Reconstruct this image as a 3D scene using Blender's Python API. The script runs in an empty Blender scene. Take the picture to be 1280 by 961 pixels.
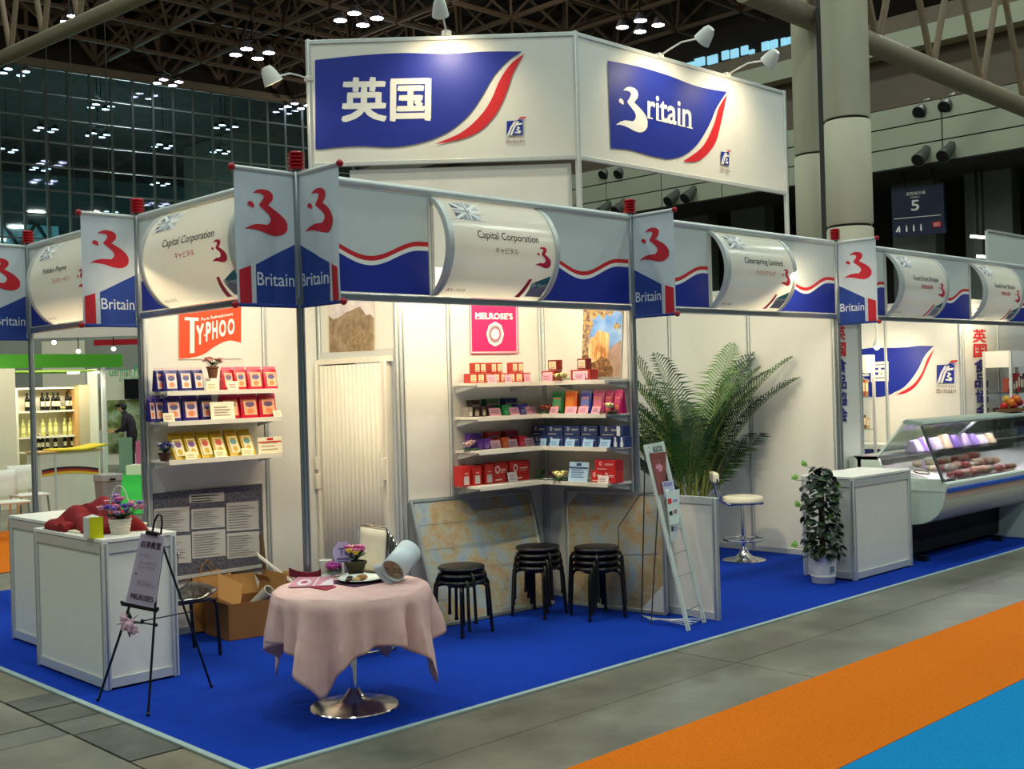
import bpy, bmesh, math, random
from mathutils import Vector, Matrix
from mathutils.geometry import tessellate_polygon
random.seed(7)
V = Vector
SC = bpy.context.scene
COL = SC.collection
R = math.radians
sin, cos, PI = math.sin, math.cos, math.pi

# ---------------------------------------------------------------- camera
CAM = V((-3.7466, -5.5949, 1.7164)); YAW, PIT, ROL, F = 0.80065, 0.00092, -0.02807, 1438.34
_f = V((cos(PIT)*cos(YAW), cos(PIT)*sin(YAW), sin(PIT)))
_r0 = V((sin(YAW), -cos(YAW), 0)); _u0 = _r0.cross(_f)
_r = _r0*cos(ROL) + _u0*sin(ROL); _u = -_r0*sin(ROL) + _u0*cos(ROL)
cd = bpy.data.cameras.new('camera'); cam = bpy.data.objects.new('camera', cd); COL.objects.link(cam)
cam.matrix_world = Matrix(((_r.x, _u.x, -_f.x, CAM.x), (_r.y, _u.y, -_f.y, CAM.y), (_r.z, _u.z, -_f.z, CAM.z), (0, 0, 0, 1)))
cd.sensor_width = 36; cd.sensor_fit = 'HORIZONTAL'; cd.lens = F/1280*36; cd.clip_end = 400
SC.camera = cam
# pixel (1280 x 961 frame) to a point on a plane of the place
def ray(x, y): return _f + _r*((x-640)/F) - _u*((y-480.5)/F)
def onX(x, y, X): d = ray(x, y); return CAM + d*((X-CAM.x)/d.x)
def onY(x, y, Y): d = ray(x, y); return CAM + d*((Y-CAM.y)/d.y)
def onZ(x, y, Z=0): d = ray(x, y); return CAM + d*((Z-CAM.z)/d.z)
def onP(x, y, P, N): d = ray(x, y); return CAM + d*((P-CAM).dot(N)/d.dot(N))
def atD(x, y, D): return CAM + ray(x, y)*D

# ---------------------------------------------------------------- light
SC.view_settings.view_transform = 'Standard'; SC.view_settings.look = 'None'
SC.view_settings.gamma = 1; SC.view_settings.exposure = 0.0; SC.view_settings.use_curve_mapping = False
w = bpy.data.worlds.new('hall_air'); SC.world = w; w.use_nodes = True
w.node_tree.nodes['Background'].inputs[0].default_value = (.55, .72, .70, 1)
w.node_tree.nodes['Background'].inputs[1].default_value = 0.035
def lamp(kind, name, loc, power, color, size=1.0, aim=None, spot=None, blend=.6, sy=None):
    l = bpy.data.lights.new(name, kind); o = bpy.data.objects.new(name, l); COL.objects.link(o)
    l.energy = power; l.color = color; o.location = loc
    if kind == 'AREA':
        l.size = size
        if sy: l.shape = 'RECTANGLE'; l.size_y = sy
        else: l.shape = 'DISK'
    else: l.shadow_soft_size = size
    if kind == 'SPOT': l.spot_size = spot; l.spot_blend = blend
    if aim is not None: o.rotation_euler = (V(aim)-V(loc)).to_track_quat('-Z', 'Y').to_euler()
    o['kind'] = 'helper'
    return o
HALL_C = (.86, 1.0, .92)
for i in range(6):                        # the hall's own high-bay lamps, on a grid overhead
    for j in range(5):
        lamp('AREA', 'hall_light', (-22+i*11, -24+j*11, 20), 560, HALL_C, 1.6)
for x, y in ((10, 25), (30, 8), (35, 35), (12, 52), (45, 55), (60, 22)):       # added points that brighten the roof, for the lamps' sideways and upward light
    lamp('POINT', 'hall_light', (x, y, 17.5), 900, (1.0, .93, .82), .6)
for x, y in ((45, 95), (80, 90), (20, 100)):
    lamp('POINT', 'next_hall_fill', (x, y, 14), 26000, (.8, 1.0, 1.0), .6)  # added fill points that lighten the far hall behind the glass
WARM = (1.0, .82, .55)
# tube lights the stand builder fixed behind the header boards, and spots in the booths
lamp('AREA', 'booth_tube_light', (1.5, .16, 2.62), 35, WARM, 2.4, aim=(1.5, .75, 1.9), sy=.06)
lamp('AREA', 'booth_tube_light', (.18, 1.0, 2.62), 13, WARM, 1.4, aim=(.7, 1.3, 1.9), sy=.06)
lamp('AREA', 'booth_tube_light', (4.4, .2, 2.62), 20, WARM, 2.2, aim=(5.0, 1.0, 1.6), sy=.06)
lamp('SPOT', 'booth_spot_light', (3.35, .16, 2.55), 90, WARM, .05, aim=(5.9, 1.4, 1.3), spot=R(95))
lamp('AREA', 'booth_tube_light', (8.2, .25, 2.62), 60, WARM, 4.0, aim=(8.3, 1.4, 1.5), sy=.1)
lamp('AREA', 'booth_tube_light', (.18, 3.0, 2.62), 20, WARM, 1.4, aim=(.5, 3.0, 1.9), sy=.06)

# ---------------------------------------------------------------- materials
def lin(c):
    c /= 255.0
    return c/12.92 if c <= .04045 else ((c+.055)/1.055)**2.4
MATS = {}
def mat(name, rgb=(200, 200, 200), rough=.5, metal=0.0, var=.05, scale=14.0, spec=.4, emit=0.0, bump=0.0, trans=None, coat=0):
    if name in MATS: return MATS[name]
    m = bpy.data.materials.new(name); m.use_nodes = True; MATS[name] = m
    nt = m.node_tree; N = nt.nodes; b = N['Principled BSDF']
    c = tuple(lin(x) for x in rgb)
    tc = N.new('ShaderNodeTexCoord'); nz = N.new('ShaderNodeTexNoise'); nz.inputs['Scale'].default_value = scale; nz.inputs['Detail'].default_value = 3
    nt.links.new(tc.outputs['Object'], nz.inputs['Vector'])
    mx = N.new('ShaderNodeMix'); mx.data_type = 'RGBA'
    mx.inputs[6].default_value = tuple(x*(1-var*2) for x in c)+(1,); mx.inputs[7].default_value = tuple(min(1, x*(1+var*2)) for x in c)+(1,)
    nt.links.new(nz.outputs['Fac'], mx.inputs[0]); nt.links.new(mx.outputs[2], b.inputs['Base Color'])
    b.inputs['Roughness'].default_value = rough; b.inputs['Metallic'].default_value = metal
    b.inputs['Specular IOR Level'].default_value = spec
    if coat: b.inputs['Coat Weight'].default_value = coat
    if emit:
        b.inputs['Emission Color'].default_value = c+(1,); b.inputs['Emission Strength'].default_value = emit
    if bump:
        bp = N.new('ShaderNodeBump'); bp.inputs['Strength'].default_value = bump; bp.inputs['Distance'].default_value = .01
        nt.links.new(nz.outputs['Fac'], bp.inputs['Height']); nt.links.new(bp.outputs[0], b.inputs['Normal'])
    if trans:                                # thin translucent sheet
        t = N.new('ShaderNodeBsdfTranslucent'); ms = N.new('ShaderNodeMixShader'); ms.inputs[0].default_value = trans
        nt.links.new(mx.outputs[2], t.inputs['Color'])
        nt.links.new(b.outputs[0], ms.inputs[1]); nt.links.new(t.outputs[0], ms.inputs[2])
        nt.links.new(ms.outputs[0], N['Material Output'].inputs['Surface'])
    return m
def ramp_mat(name, stops, scale=6.0, detail=6.0, rough=.5, dist=0.0, kind='noise', stretch=(1, 1, 1), rough_n=.6, spec=.4, bump=0):
    if name in MATS: return MATS[name]
    m = bpy.data.materials.new(name); m.use_nodes = True; MATS[name] = m
    nt = m.node_tree; N = nt.nodes; b = N['Principled BSDF']
    tc = N.new('ShaderNodeTexCoord'); mp = N.new('ShaderNodeMapping'); mp.inputs['Scale'].default_value = stretch
    nt.links.new(tc.outputs['Object'], mp.inputs[0])
    if kind == 'voronoi':
        nz = N.new('ShaderNodeTexVoronoi'); out = nz.outputs['Distance']
    else:
        nz = N.new('ShaderNodeTexNoise'); nz.inputs['Detail'].default_value = detail; nz.inputs['Roughness'].default_value = rough_n
        nz.inputs['Distortion'].default_value = dist; out = nz.outputs['Fac']
    nz.inputs['Scale'].default_value = scale
    nt.links.new(mp.outputs[0], nz.inputs['Vector'])
    cr = N.new('ShaderNodeValToRGB'); e = cr.color_ramp.elements
    while len(e) < len(stops): e.new(.5)
    for k, (p, c) in enumerate(stops): e[k].position = p; e[k].color = tuple(lin(x) for x in c)+(1,)
    nt.links.new(out, cr.inputs[0]); nt.links.new(cr.outputs[0], b.inputs['Base Color'])
    b.inputs['Roughness'].default_value = rough; b.inputs['Specular IOR Level'].default_value = spec
    if bump:
        bp = N.new('ShaderNodeBump'); bp.inputs['Strength'].default_value = bump; bp.inputs['Distance'].default_value = .01
        nt.links.new(out, bp.inputs['Height']); nt.links.new(bp.outputs[0], b.inputs['Normal'])
    return m
def glass_mat(name, tint=(235, 245, 242), gloss=.12, rough=.02):
    if name in MATS: return MATS[name]
    m = bpy.data.materials.new(name); m.use_nodes = True; MATS[name] = m
    nt = m.node_tree; N = nt.nodes; N.remove(N['Principled BSDF'])
    t = N.new('ShaderNodeBsdfTransparent'); t.inputs[0].default_value = tuple(lin(x) for x in tint)+(1,)
    g = N.new('ShaderNodeBsdfGlossy'); g.inputs['Roughness'].default_value = rough
    lw = N.new('ShaderNodeLayerWeight'); lw.inputs[0].default_value = .35
    ma = N.new('ShaderNodeMath'); ma.operation = 'MULTIPLY_ADD'; ma.inputs[1].default_value = .6; ma.inputs[2].default_value = gloss*.5
    nt.links.new(lw.outputs['Fresnel'], ma.inputs[0])
    ms = N.new('ShaderNodeMixShader'); nt.links.new(ma.outputs[0], ms.inputs[0])
    nt.links.new(t.outputs[0], ms.inputs[1]); nt.links.new(g.outputs[0], ms.inputs[2])
    nt.links.new(ms.outputs[0], N['Material Output'].inputs['Surface'])
    return m

# ---------------------------------------------------------------- mesh builder
class MB:
    def __init__(s): s.v = []; s.f = []; s.mi = []; s.k = 0
    def m(s, k): s.k = k; return s
    def add(s, vs, fs):
        o = len(s.v); s.v += [V(p) for p in vs]; s.f += [tuple(i+o for i in f) for f in fs]; s.mi += [s.k]*len(fs); return s
    def poly(s, *p): return s.add(p, [tuple(range(len(p)))])
    def hexa(s, p): return s.add(p, [(0, 3, 2, 1), (4, 5, 6, 7), (0, 1, 5, 4), (1, 2, 6, 5), (2, 3, 7, 6), (3, 0, 4, 7)])
    def box(s, a, b, M=None):
        (x0, y0, z0), (x1, y1, z1) = a, b
        p = [V(q) for q in ((x0, y0, z0), (x1, y0, z0), (x1, y1, z0), (x0, y1, z0), (x0, y0, z1), (x1, y0, z1), (x1, y1, z1), (x0, y1, z1))]
        if M is not None: p = [M @ q for q in p]
        return s.hexa(p)
    def cbox(s, c, d, rz=0, M=None):
        T = Matrix.Translation(c) @ Matrix.Rotation(rz, 4, 'Z')
        if M is not None: T = Matrix.Translation(c) @ M
        return s.box((-d[0]/2, -d[1]/2, -d[2]/2), (d[0]/2, d[1]/2, d[2]/2), T)
    def slab(s, q, n, t):            # quad thickened by t along n
        q = [V(x) for x in q]; n = V(n).normalized()*t
        return s.hexa([x for x in q] + [x+n for x in q])
    def bar(s, p, q, w, h=None, up=(0, 0, 1)):
        p, q = V(p), V(q); h = h or w; d = (q-p).normalized(); u = V(up)
        if abs(d.dot(u)) > .98: u = V((1, 0, 0))
        a = d.cross(u).normalized()*w/2; b = a.cross(d).normalized()*h/2
        return s.hexa([p-a-b, p+a-b, p+a+b, p-a+b, q-a-b, q+a-b, q+a+b, q-a+b])
    def tube(s, pts, r, n=8, closed=False, cap=True):
        pts = [V(p) for p in pts]; k = len(pts); rs = r if isinstance(r, (list, tuple)) else [r]*k
        o = len(s.v); prev = None
        for i, p in enumerate(pts):
            a = pts[(i-1) % k] if (i > 0 or closed) else p; b = pts[(i+1) % k] if (i < k-1 or closed) else p
            d = (b-a).normalized()
            if prev is None:
                u = V((0, 0, 1)) if abs(d.z) < .9 else V((1, 0, 0)); e = d.cross(u).normalized()
            else:
                e = (prev - d*prev.dot(d)).normalized()
            prev = e; g = d.cross(e)
            s.v += [p + (e*cos(2*PI*j/n) + g*sin(2*PI*j/n))*rs[i] for j in range(n)]
        L = k if closed else k-1
        for i in range(L):
            for j in range(n):
                a = o+i*n+j; b = o+i*n+(j+1) % n; c = o+((i+1) % k)*n+(j+1) % n; d = o+((i+1) % k)*n+j
                s.f.append((a, b, c, d)); s.mi.append(s.k)
        if cap and not closed:
            s.f.append(tuple(o+j for j in range(n))[::-1]); s.f.append(tuple(o+(k-1)*n+j for j in range(n))); s.mi += [s.k]*2
        return s
    def lathe(s, prof, c=(0, 0, 0), n=20, M=None, sq=1.0):
        o = len(s.v); c = V(c)
        for r, z in prof:
            for j in range(n):
                p = V((r*cos(2*PI*j/n), r*sin(2*PI*j/n)*sq, z))
                s.v.append(c + (M @ p if M is not None else p))
        for i in range(len(prof)-1):
            for j in range(n):
                s.f.append((o+i*n+j, o+i*n+(j+1) % n, o+(i+1)*n+(j+1) % n, o+(i+1)*n+j)); s.mi.append(s.k)
        if prof[0][0] > 1e-5: s.f.append(tuple(o+j for j in range(n))[::-1]); s.mi.append(s.k)
        if prof[-1][0] > 1e-5: s.f.append(tuple(o+(len(prof)-1)*n+j for j in range(n))); s.mi.append(s.k)
        return s
    def ell(s, c, r, n=10, k=6, M=None):
        r = (r, r, r) if not isinstance(r, (tuple, list)) else r
        o = len(s.v); c = V(c)
        for i in range(k+1):
            t = PI*i/k
            for j in range(n):
                p = V((r[0]*sin(t)*cos(2*PI*j/n), r[1]*sin(t)*sin(2*PI*j/n), -r[2]*cos(t)))
                s.v.append(c + (M @ p if M is not None else p))
        for i in range(k):
            for j in range(n):
                s.f.append((o+i*n+j, o+i*n+(j+1) % n, o+(i+1)*n+(j+1) % n, o+(i+1)*n+j)); s.mi.append(s.k)
        return s
    def grid(s, fn, nu, nv, wrap=False):
        o = len(s.v); cu = nu if wrap else nu+1
        for j in range(nv+1):
            for i in range(cu): s.v.append(V(fn(i/nu, j/nv)))
        for j in range(nv):
            for i in range(nu):
                a = o+j*cu+i; b = o+j*cu+(i+1) % cu
                s.f.append((a, b, b+cu, a+cu)); s.mi.append(s.k)
        return s
    def prism(s, pts, n):            # planar outline pushed along n
        pts = [V(p) for p in pts]; n = V(n); k = len(pts)
        return s.add(pts+[p+n for p in pts], [tuple(range(k))[::-1], tuple(range(k, 2*k))] + [(i, (i+1) % k, k+(i+1) % k, k+i) for i in range(k)])
    def build(s, name, mats, parent=None, label=None, cat=None, group=None, kind=None, bev=0, smooth=True, solid=0, recalc=True, center=True, sub=0):
        me = bpy.data.meshes.new(name)
        if parent is not None and 'M' in ROOT.get(parent.name, {}):
            inv = ROOT[parent.name]['M'].inverted(); s.v = [inv @ p for p in s.v]
        off = V((0, 0, 0))
        if parent is None and center and s.v:
            lo = [min(p[i] for p in s.v) for i in range(3)]; hi = [max(p[i] for p in s.v) for i in range(3)]
            off = V(((lo[0]+hi[0])/2, (lo[1]+hi[1])/2, lo[2])); s.v = [p-off for p in s.v]
        me.from_pydata([tuple(p) for p in s.v], [], s.f)
        if not isinstance(mats, (list, tuple)): mats = [mats]
        for x in mats: me.materials.append(x)
        if len(mats) > 1: me.polygons.foreach_set('material_index', s.mi)
        if recalc:
            b = bmesh.new(); b.from_mesh(me); bmesh.ops.recalc_face_normals(b, faces=b.faces); b.to_mesh(me); b.free()
        if smooth:
            me.shade_smooth(); me.set_sharp_from_angle(angle=R(38))
        o = bpy.data.objects.new(name, me); COL.objects.link(o); o.location = off
        if parent is not None:
            o.parent = parent; ROOT[o.name] = {k: v for k, v in ROOT.get(parent.name, {}).items()}
        else: ROOT[o.name] = {'M': Matrix.Translation(off)}
        if bev:
            md = o.modifiers.new('edge', 'BEVEL'); md.width = bev; md.segments = 2; md.limit_method = 'ANGLE'; md.angle_limit = R(40)
        if solid:
            md = o.modifiers.new('thick', 'SOLIDIFY'); md.thickness = solid; md.offset = 0
        if sub:
            md = o.modifiers.new('soft', 'SUBSURF'); md.levels = sub; md.render_levels = sub
        tag(o, label, cat, group, kind)
        return o
ROOT = {}
def tag(o, label=None, cat=None, group=None, kind=None):
    if label: o['label'] = label
    if cat: o['category'] = cat
    if group: o['group'] = group
    if kind: o['kind'] = kind
    return o
def thing(name, label, cat, loc=(0, 0, 0), rz=0, group=None, kind=None):
    o = bpy.data.objects.new(name, None); COL.objects.link(o); o.empty_display_size = .1
    o.location = loc; o.rotation_euler = (0, 0, rz)
    ROOT[o.name] = {'M': Matrix.Translation(V(loc)) @ Matrix.Rotation(rz, 4, 'Z')}
    return tag(o, label, cat, group, kind)
def setting(name, loc=(0, 0, 0)):
    return thing(name, None, None, loc, kind='structure')
def dup(src, loc, rz=None, label=None, group=None, scale=None, rot=None):
    KIDS = [c for c in bpy.data.objects if c.parent is src] if src.name not in KID else KID[src.name]
    KID[src.name] = KIDS
    r = src.copy(); COL.objects.link(r); r.location = loc
    if rz is not None: r.rotation_euler = (0, 0, rz)
    if rot is not None: r.rotation_euler = rot
    if scale: r.scale = scale if isinstance(scale, (tuple, list)) else (scale,)*3
    if label: r['label'] = label
    if group: r['group'] = group
    for c in KIDS:
        if c.name not in KID: KID[c.name] = [g for g in bpy.data.objects if g.parent is c]
        n = c.copy(); COL.objects.link(n); n.parent = r
        for g in KID[c.name]:
            k = g.copy(); COL.objects.link(k); k.parent = n
    return r
KID = {}
class Once:                                   # the first placing moves the prototype itself, later ones copy it
    def __init__(s, o): s.o = o; s.used = False
    def put(s, loc, rz=0, label=None, group=None, scale=None, rot=None):
        if s.used: return dup(s.o, loc, rz, label, group, scale, rot)
        s.used = True; o = s.o
        _ = [KID.setdefault(o.name, [c for c in bpy.data.objects if c.parent is o])]
        o.location = loc; o.rotation_euler = rot if rot is not None else (0, 0, rz)
        if scale: o.scale = scale if isinstance(scale, (tuple, list)) else (scale,)*3
        if label: o['label'] = label
        if group: o['group'] = group
        return o
ORD = ['first', 'second', 'third', 'fourth', 'fifth', 'sixth', 'seventh', 'eighth', 'ninth', 'tenth', 'eleventh', 'twelfth', 'thirteenth', 'fourteenth', 'fifteenth', 'sixteenth', 'seventeenth', 'eighteenth', 'nineteenth', 'twentieth']

# ---------------------------------------------------------------- flat print and lettering
_fc = bpy.data.curves.new('lettering', 'FONT'); _fo = bpy.data.objects.new('lettering', _fc)
TXT = {}
def text2d(s, bold=0.0, spacing=1.0):        # outline of a string in a unit box (0..w/h, 0..1)
    k = (s, bold, spacing)
    if k not in TXT:
        _fc.body = s; _fc.size = 1; _fc.space_character = spacing; _fc.resolution_u = 3
        me = bpy.data.meshes.new_from_object(_fo)
        vs = [(v.co.x, v.co.y) for v in me.vertices]; fs = [tuple(p.vertices) for p in me.polygons]
        bpy.data.meshes.remove(me)
        if bold:                              # heavier strokes: the outline repeated round a small ring
            v0, f0 = vs, fs; vs, fs = [], []
            for q in range(4):
                o = len(vs); vs += [(x+bold*cos(q*PI/2+.6), y+bold*sin(q*PI/2+.6)) for x, y in v0]; fs += [tuple(i+o for i in f) for f in f0]
        x0 = min(p[0] for p in vs); y0 = min(p[1] for p in vs); x1 = max(p[0] for p in vs); y1 = max(p[1] for p in vs)
        TXT[k] = ([((x-x0)/(x1-x0), (y-y0)/(y1-y0)) for x, y in vs], fs, (x1-x0)/(y1-y0))
    return TXT[k]
class Flat:                                   # 2-D artwork, later laid on a surface; each shape is a film on the one before
    def __init__(s): s.v = []; s.f = []; s.mi = []; s.n = 0
    def tri(s, vs, fs, k):
        groups = [(vs, fs)]
        if len(fs) > 8 and len(fs) % 4 == 0 and len(vs) % 4 == 0 and fs[len(fs)//4] == tuple(i+len(vs)//4 for i in fs[0]):   # fourfold bold text
            m, q = len(vs)//4, len(fs)//4
            groups = [(vs[i*m:(i+1)*m], fs[:q]) for i in range(4)]
        for vs, fs in groups:
            o = len(s.v); s.v += [(x, y, s.n) for x, y in vs]; s.f += [tuple(i+o for i in f) for f in fs]; s.mi += [k]*len(fs); s.n += 1
        return s
    def poly(s, pts, k=0, holes=()):
        loops = [[V((x, y, 0)) for x, y in pts]] + [[V((x, y, 0)) for x, y in h] for h in holes]
        t = tessellate_polygon(loops); flat = [(p.x, p.y) for l in loops for p in l]
        return s.tri(flat, [tuple(q) for q in t], k)
    def rect(s, x0, y0, x1, y1, k=0): return s.tri([(x0, y0), (x1, y0), (x1, y1), (x0, y1)], [(0, 1, 2, 3)], k)
    def disc(s, x, y, rx, ry, k=0, n=20, ri=0):
        if not ri: return s.tri([(x+rx*cos(2*PI*i/n), y+ry*sin(2*PI*i/n)) for i in range(n)], [tuple(range(n))], k)
        a = [(x+rx*cos(2*PI*i/n), y+ry*sin(2*PI*i/n)) for i in range(n)]; b = [(x+ri*rx*cos(2*PI*i/n), y+ri*ry*sin(2*PI*i/n)) for i in range(n)]
        return s.tri(a+b, [(i, (i+1) % n, n+(i+1) % n, n+i) for i in range(n)], k)
    def band(s, top, bot, k=0):               # strip between two polylines of equal length
        n = len(top); return s.tri(list(top)+list(bot), [(n+i, n+i+1, i+1, i) for i in range(n-1)], k)
    def text(s, t, x, y, h, k=0, wd=None, bold=0.0, spacing=1.0, center=False, skew=0):
        vs, fs, a = text2d(t, bold, spacing); ww = wd or a*h
        if center: x -= ww/2
        return s.tri([(x+p*ww+skew*q*h, y+q*h) for p, q in vs], fs, k)
    def lay(s, name, mats, fn, parent=None, film=.00025, cut=None, **kw):
        vs, fs, mi = s.v, s.f, s.mi
        if cut:                               # split along grid lines so that the print follows a bent sheet
            b = bmesh.new(); bv = [b.verts.new(p) for p in vs]; b.verts.ensure_lookup_table()
            for f, k in zip(fs, mi):
                try: q = b.faces.new([bv[i] for i in f]); q.material_index = k
                except ValueError: pass
            for ax, (lo, hi, n) in cut.items():
                for i in range(1, n):
                    c = V((0, 0, 0)); c[ax] = lo+(hi-lo)*i/n; no = V((0, 0, 0)); no[ax] = 1
                    bmesh.ops.bisect_plane(b, geom=b.verts[:]+b.edges[:]+b.faces[:], plane_co=c, plane_no=no, dist=1e-6)
            b.verts.index_update(); vs = [tuple(v.co) for v in b.verts]
            fs = [tuple(v.index for v in f.verts) for f in b.faces]; mi = [f.material_index for f in b.faces]; b.free()
        mb = MB(); ext = max(max(p[0] for p in vs)-min(p[0] for p in vs), max(p[1] for p in vs)-min(p[1] for p in vs))*.01
        for x, y, l in vs:
            p = V(fn(x, y)); n = (V(fn(x+ext, y))-p).cross(V(fn(x, y+ext))-p)
            n.normalize()
            if n.dot(CAM-p) < 0: n = -n
            mb.v.append(p+n*(l*film))
        mb.f = list(fs); mb.mi = list(mi)
        return mb.build(name, mats, parent, smooth=False, recalc=False, **kw)
def frame2d(o, ex, ey, n, d=.002):            # map (u,v) to o + u ex + v ey lifted by d
    o, ex, ey, n = V(o), V(ex), V(ey), V(n).normalized()
    return lambda u, v: o + ex*u + ey*v + n*d
EMBLEM = [(148,228),(175,207),(205,200),(240,205),(262,220),(268,240),(262,262),(245,280),(237,290),(262,305),(300,330),(330,360),(344,390),(342,425),(325,447),(300,460),(275,463),(235,457),(200,445),(165,437),(130,433),(95,437),(130,415),(165,403),(200,402),(230,403),(248,385),(252,365),(240,345),(215,322),(190,302),(183,290),(195,275),(208,255),(212,240),(203,230),(180,226)]
EMBLEM = [((x-95)/250, (463-y)/263) for x, y in EMBLEM]
EDOT = [(118,285),(128,276),(142,278),(152,288),(157,305),(150,313),(138,308),(124,303),(116,296)]
EDOT = [((x-95)/250, (463-y)/263) for x, y in EDOT]
def emblem(fl, x, y, w, h, k):
    fl.poly([(x+p*w, y+q*h) for p, q in EMBLEM], k); fl.poly([(x+p*w, y+q*h) for p, q in EDOT], k)
def board_logo(fl, x, y, w, kb, kr, kw, kt, text=True):   # the small square export-board logo: blue square, white strokes, red flick
    h = w*.95
    fl.poly([(x, y), (x+w*.88, y), (x+w*.88, y+h*.84), (x, y+h*.84)], kb)
    for dx in (0, .16):
        fl.poly([(x+w*(.02+dx), y), (x+w*(.14+dx), y), (x+w*(.30+dx), y+h*.45), (x+w*(.52+dx), y+h*.78), (x+w*(.40+dx), y+h*.80), (x+w*(.2+dx), y+h*.48)], kw)
    fl.poly([(x+w*.5, y+h*.55), (x+w*.84, y+h*.6), (x+w*.84, y+h*.7), (x+w*.5, y+h*.66)], kw)
    fl.poly([(x+w*.44, y+h*.12), (x+w*.74, y+h*.08), (x+w*.8, y+h*.22), (x+w*.62, y+h*.3), (x+w*.74, y+h*.4), (x+w*.62, y+h*.5), (x+w*.52, y+h*.46), (x+w*.6, y+h*.4), (x+w*.5, y+h*.3), (x+w*.66, y+h*.2), (x+w*.44, y+h*.18)], kw)
    fl.poly([(x+w*.6, y+h*.92), (x+w*1.02, y+h*.96), (x+w*1.06, y+h*1.04), (x+w*.74, y+h*1.03)], kr)
    fl.poly([(x+w*.5, y+h*.8), (x+w*.62, y+h*.9), (x+w*.95, y+h*.9), (x+w*.75, y+h*.84)], kb)
    if text:
        fl.text('FOOD from', x, y-h*.2, h*.1, kt, wd=w*.95); fl.text('Britain', x, y-h*.46, h*.2, kt, wd=w*.97, bold=.01)
# ---------------------------------------------------------------- shared materials
M_white = mat('white_panel', (226, 224, 214), .45, var=.02)
M_alu = mat('aluminium', (178, 186, 190), .32, .85, var=.04)
M_aluw = mat('pale_aluminium', (205, 208, 204), .4, .3, var=.03)
M_black = mat('black_paint', (18, 18, 20), .4, var=.1)
M_chrome = mat('chrome', (225, 226, 230), .12, 1.0, var=.02)
M_red = mat('sign_red', (205, 32, 40), .5, var=.04)
M_darkred = mat('plastic_red', (165, 18, 32), .35, var=.05)
M_blue = mat('sign_blue', (28, 46, 148), .45, var=.04)
M_navy = mat('banner_blue', (34, 66, 140), .8, var=.05)
M_bannerred = mat('banner_red', (186, 36, 48), .8, var=.05)
M_print = mat('print_white', (240, 238, 230), .6, var=.02)
M_ink = mat('print_black', (40, 38, 40), .6, var=.05)
M_slate = mat('print_slate', (92, 98, 120), .6); M_slate2 = mat('print_slate_pale', (160, 162, 172), .6); M_slate3 = mat('print_slate_faint', (205, 203, 203), .6)
M_header = mat('header_grey', (205, 212, 208), .45, var=.02)
M_teal = mat('print_teal', (40, 120, 130), .6); M_greyink = mat('print_grey', (140, 140, 155), .6)
M_pinkred = mat('print_crimson', (206, 34, 70), .55)
M_bow = mat('bow_sign_sheet', (248, 242, 226), .18, var=.01, trans=.26, spec=.5)
M_lampglow = mat('lamp_glow', (255, 250, 240), emit=14)

# ---------------------------------------------------------------- hall shell
HFLOOR = ramp_mat('concrete', [(.3, (84, 82, 72)), (.5, (108, 105, 92)), (.7, (130, 126, 111))], 1.6, 8, .38, rough_n=.65, spec=.5)
HSTRIP = ramp_mat('concrete_cover', [(.3, (84, 84, 78)), (.5, (108, 107, 98)), (.7, (128, 125, 112))], 2.2, 8, .45, rough_n=.65, spec=.45)
HJOINT = mat('floor_joint', (44, 44, 40), .8)
fl = setting('floor')
MB().box((-60, -60, -.08), (90, 100, -.012)).build('subfloor', HJOINT, fl)
HF2 = ramp_mat('concrete_warm', [(.3, (92, 86, 70)), (.5, (116, 109, 90)), (.7, (136, 128, 108))], 2.0, 8, .42, rough_n=.7, spec=.45)
HF3 = ramp_mat('concrete_dark', [(.3, (64, 64, 58)), (.5, (84, 84, 76)), (.7, (104, 102, 92))], 2.4, 8, .42, rough_n=.7, spec=.45)
def slab_piece(x0, y0, x1, y1, m, g=.008, dz=0.0):
    MB().box((x0+g, y0+g, -.012), (x1-g, y1-g, dz)).build('slab', m, fl)
ys = [-7.4, -5.2, -3.4, -1.95, -.42, .21, .5, .82, 1.13, 2.4, 3.7, 5.2, 6.9, 9, 12]
for a, b in zip(ys[:-1], ys[1:]): slab_piece(-1.305, a, -1.0, b, (HF3, HSTRIP, HF2, HF3, HSTRIP)[int(a*7) % 5], dz=random.uniform(-.003, .001))
for a, b in ((-9, -6), (-6, -2.9), (-2.9, .24), (.24, .51), (.51, 3.4), (3.4, 6.5), (6.5, 10), (10, 16)):
    for c, d in ((-3.6, -1.305), (-6.6, -3.6), (-9.9, -6.6)):
        slab_piece(c, a, d, b, HSTRIP if b-a < .4 else (HFLOOR, HF2, HFLOOR)[int((a+c)*3) % 3], dz=random.uniform(-.003, .0))
xs = [-1.0+3.05*i for i in range(9)]
for a, b in zip(xs[:-1], xs[1:]):
    for c, d in ((-1.5, -.9), (-2.2, -1.5), (-5, -2.2), (-9, -5)):
        slab_piece(a, c, b, d, HFLOOR, g=.003, dz=random.uniform(-.002, 0))
MB().box((23.4, -60, -.012), (90, 100, -.004)).box((-60, -60, -.012), (23.4, -9, -.004)).box((-60, 16, -.012), (23.4, 100, -.004)).box((-60, -9, -.012), (-9.9, 16, -.004)).box((-1, -.9, -.012), (23.4, 16, -.004)).build('far_floor', HFLOOR, fl)

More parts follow.
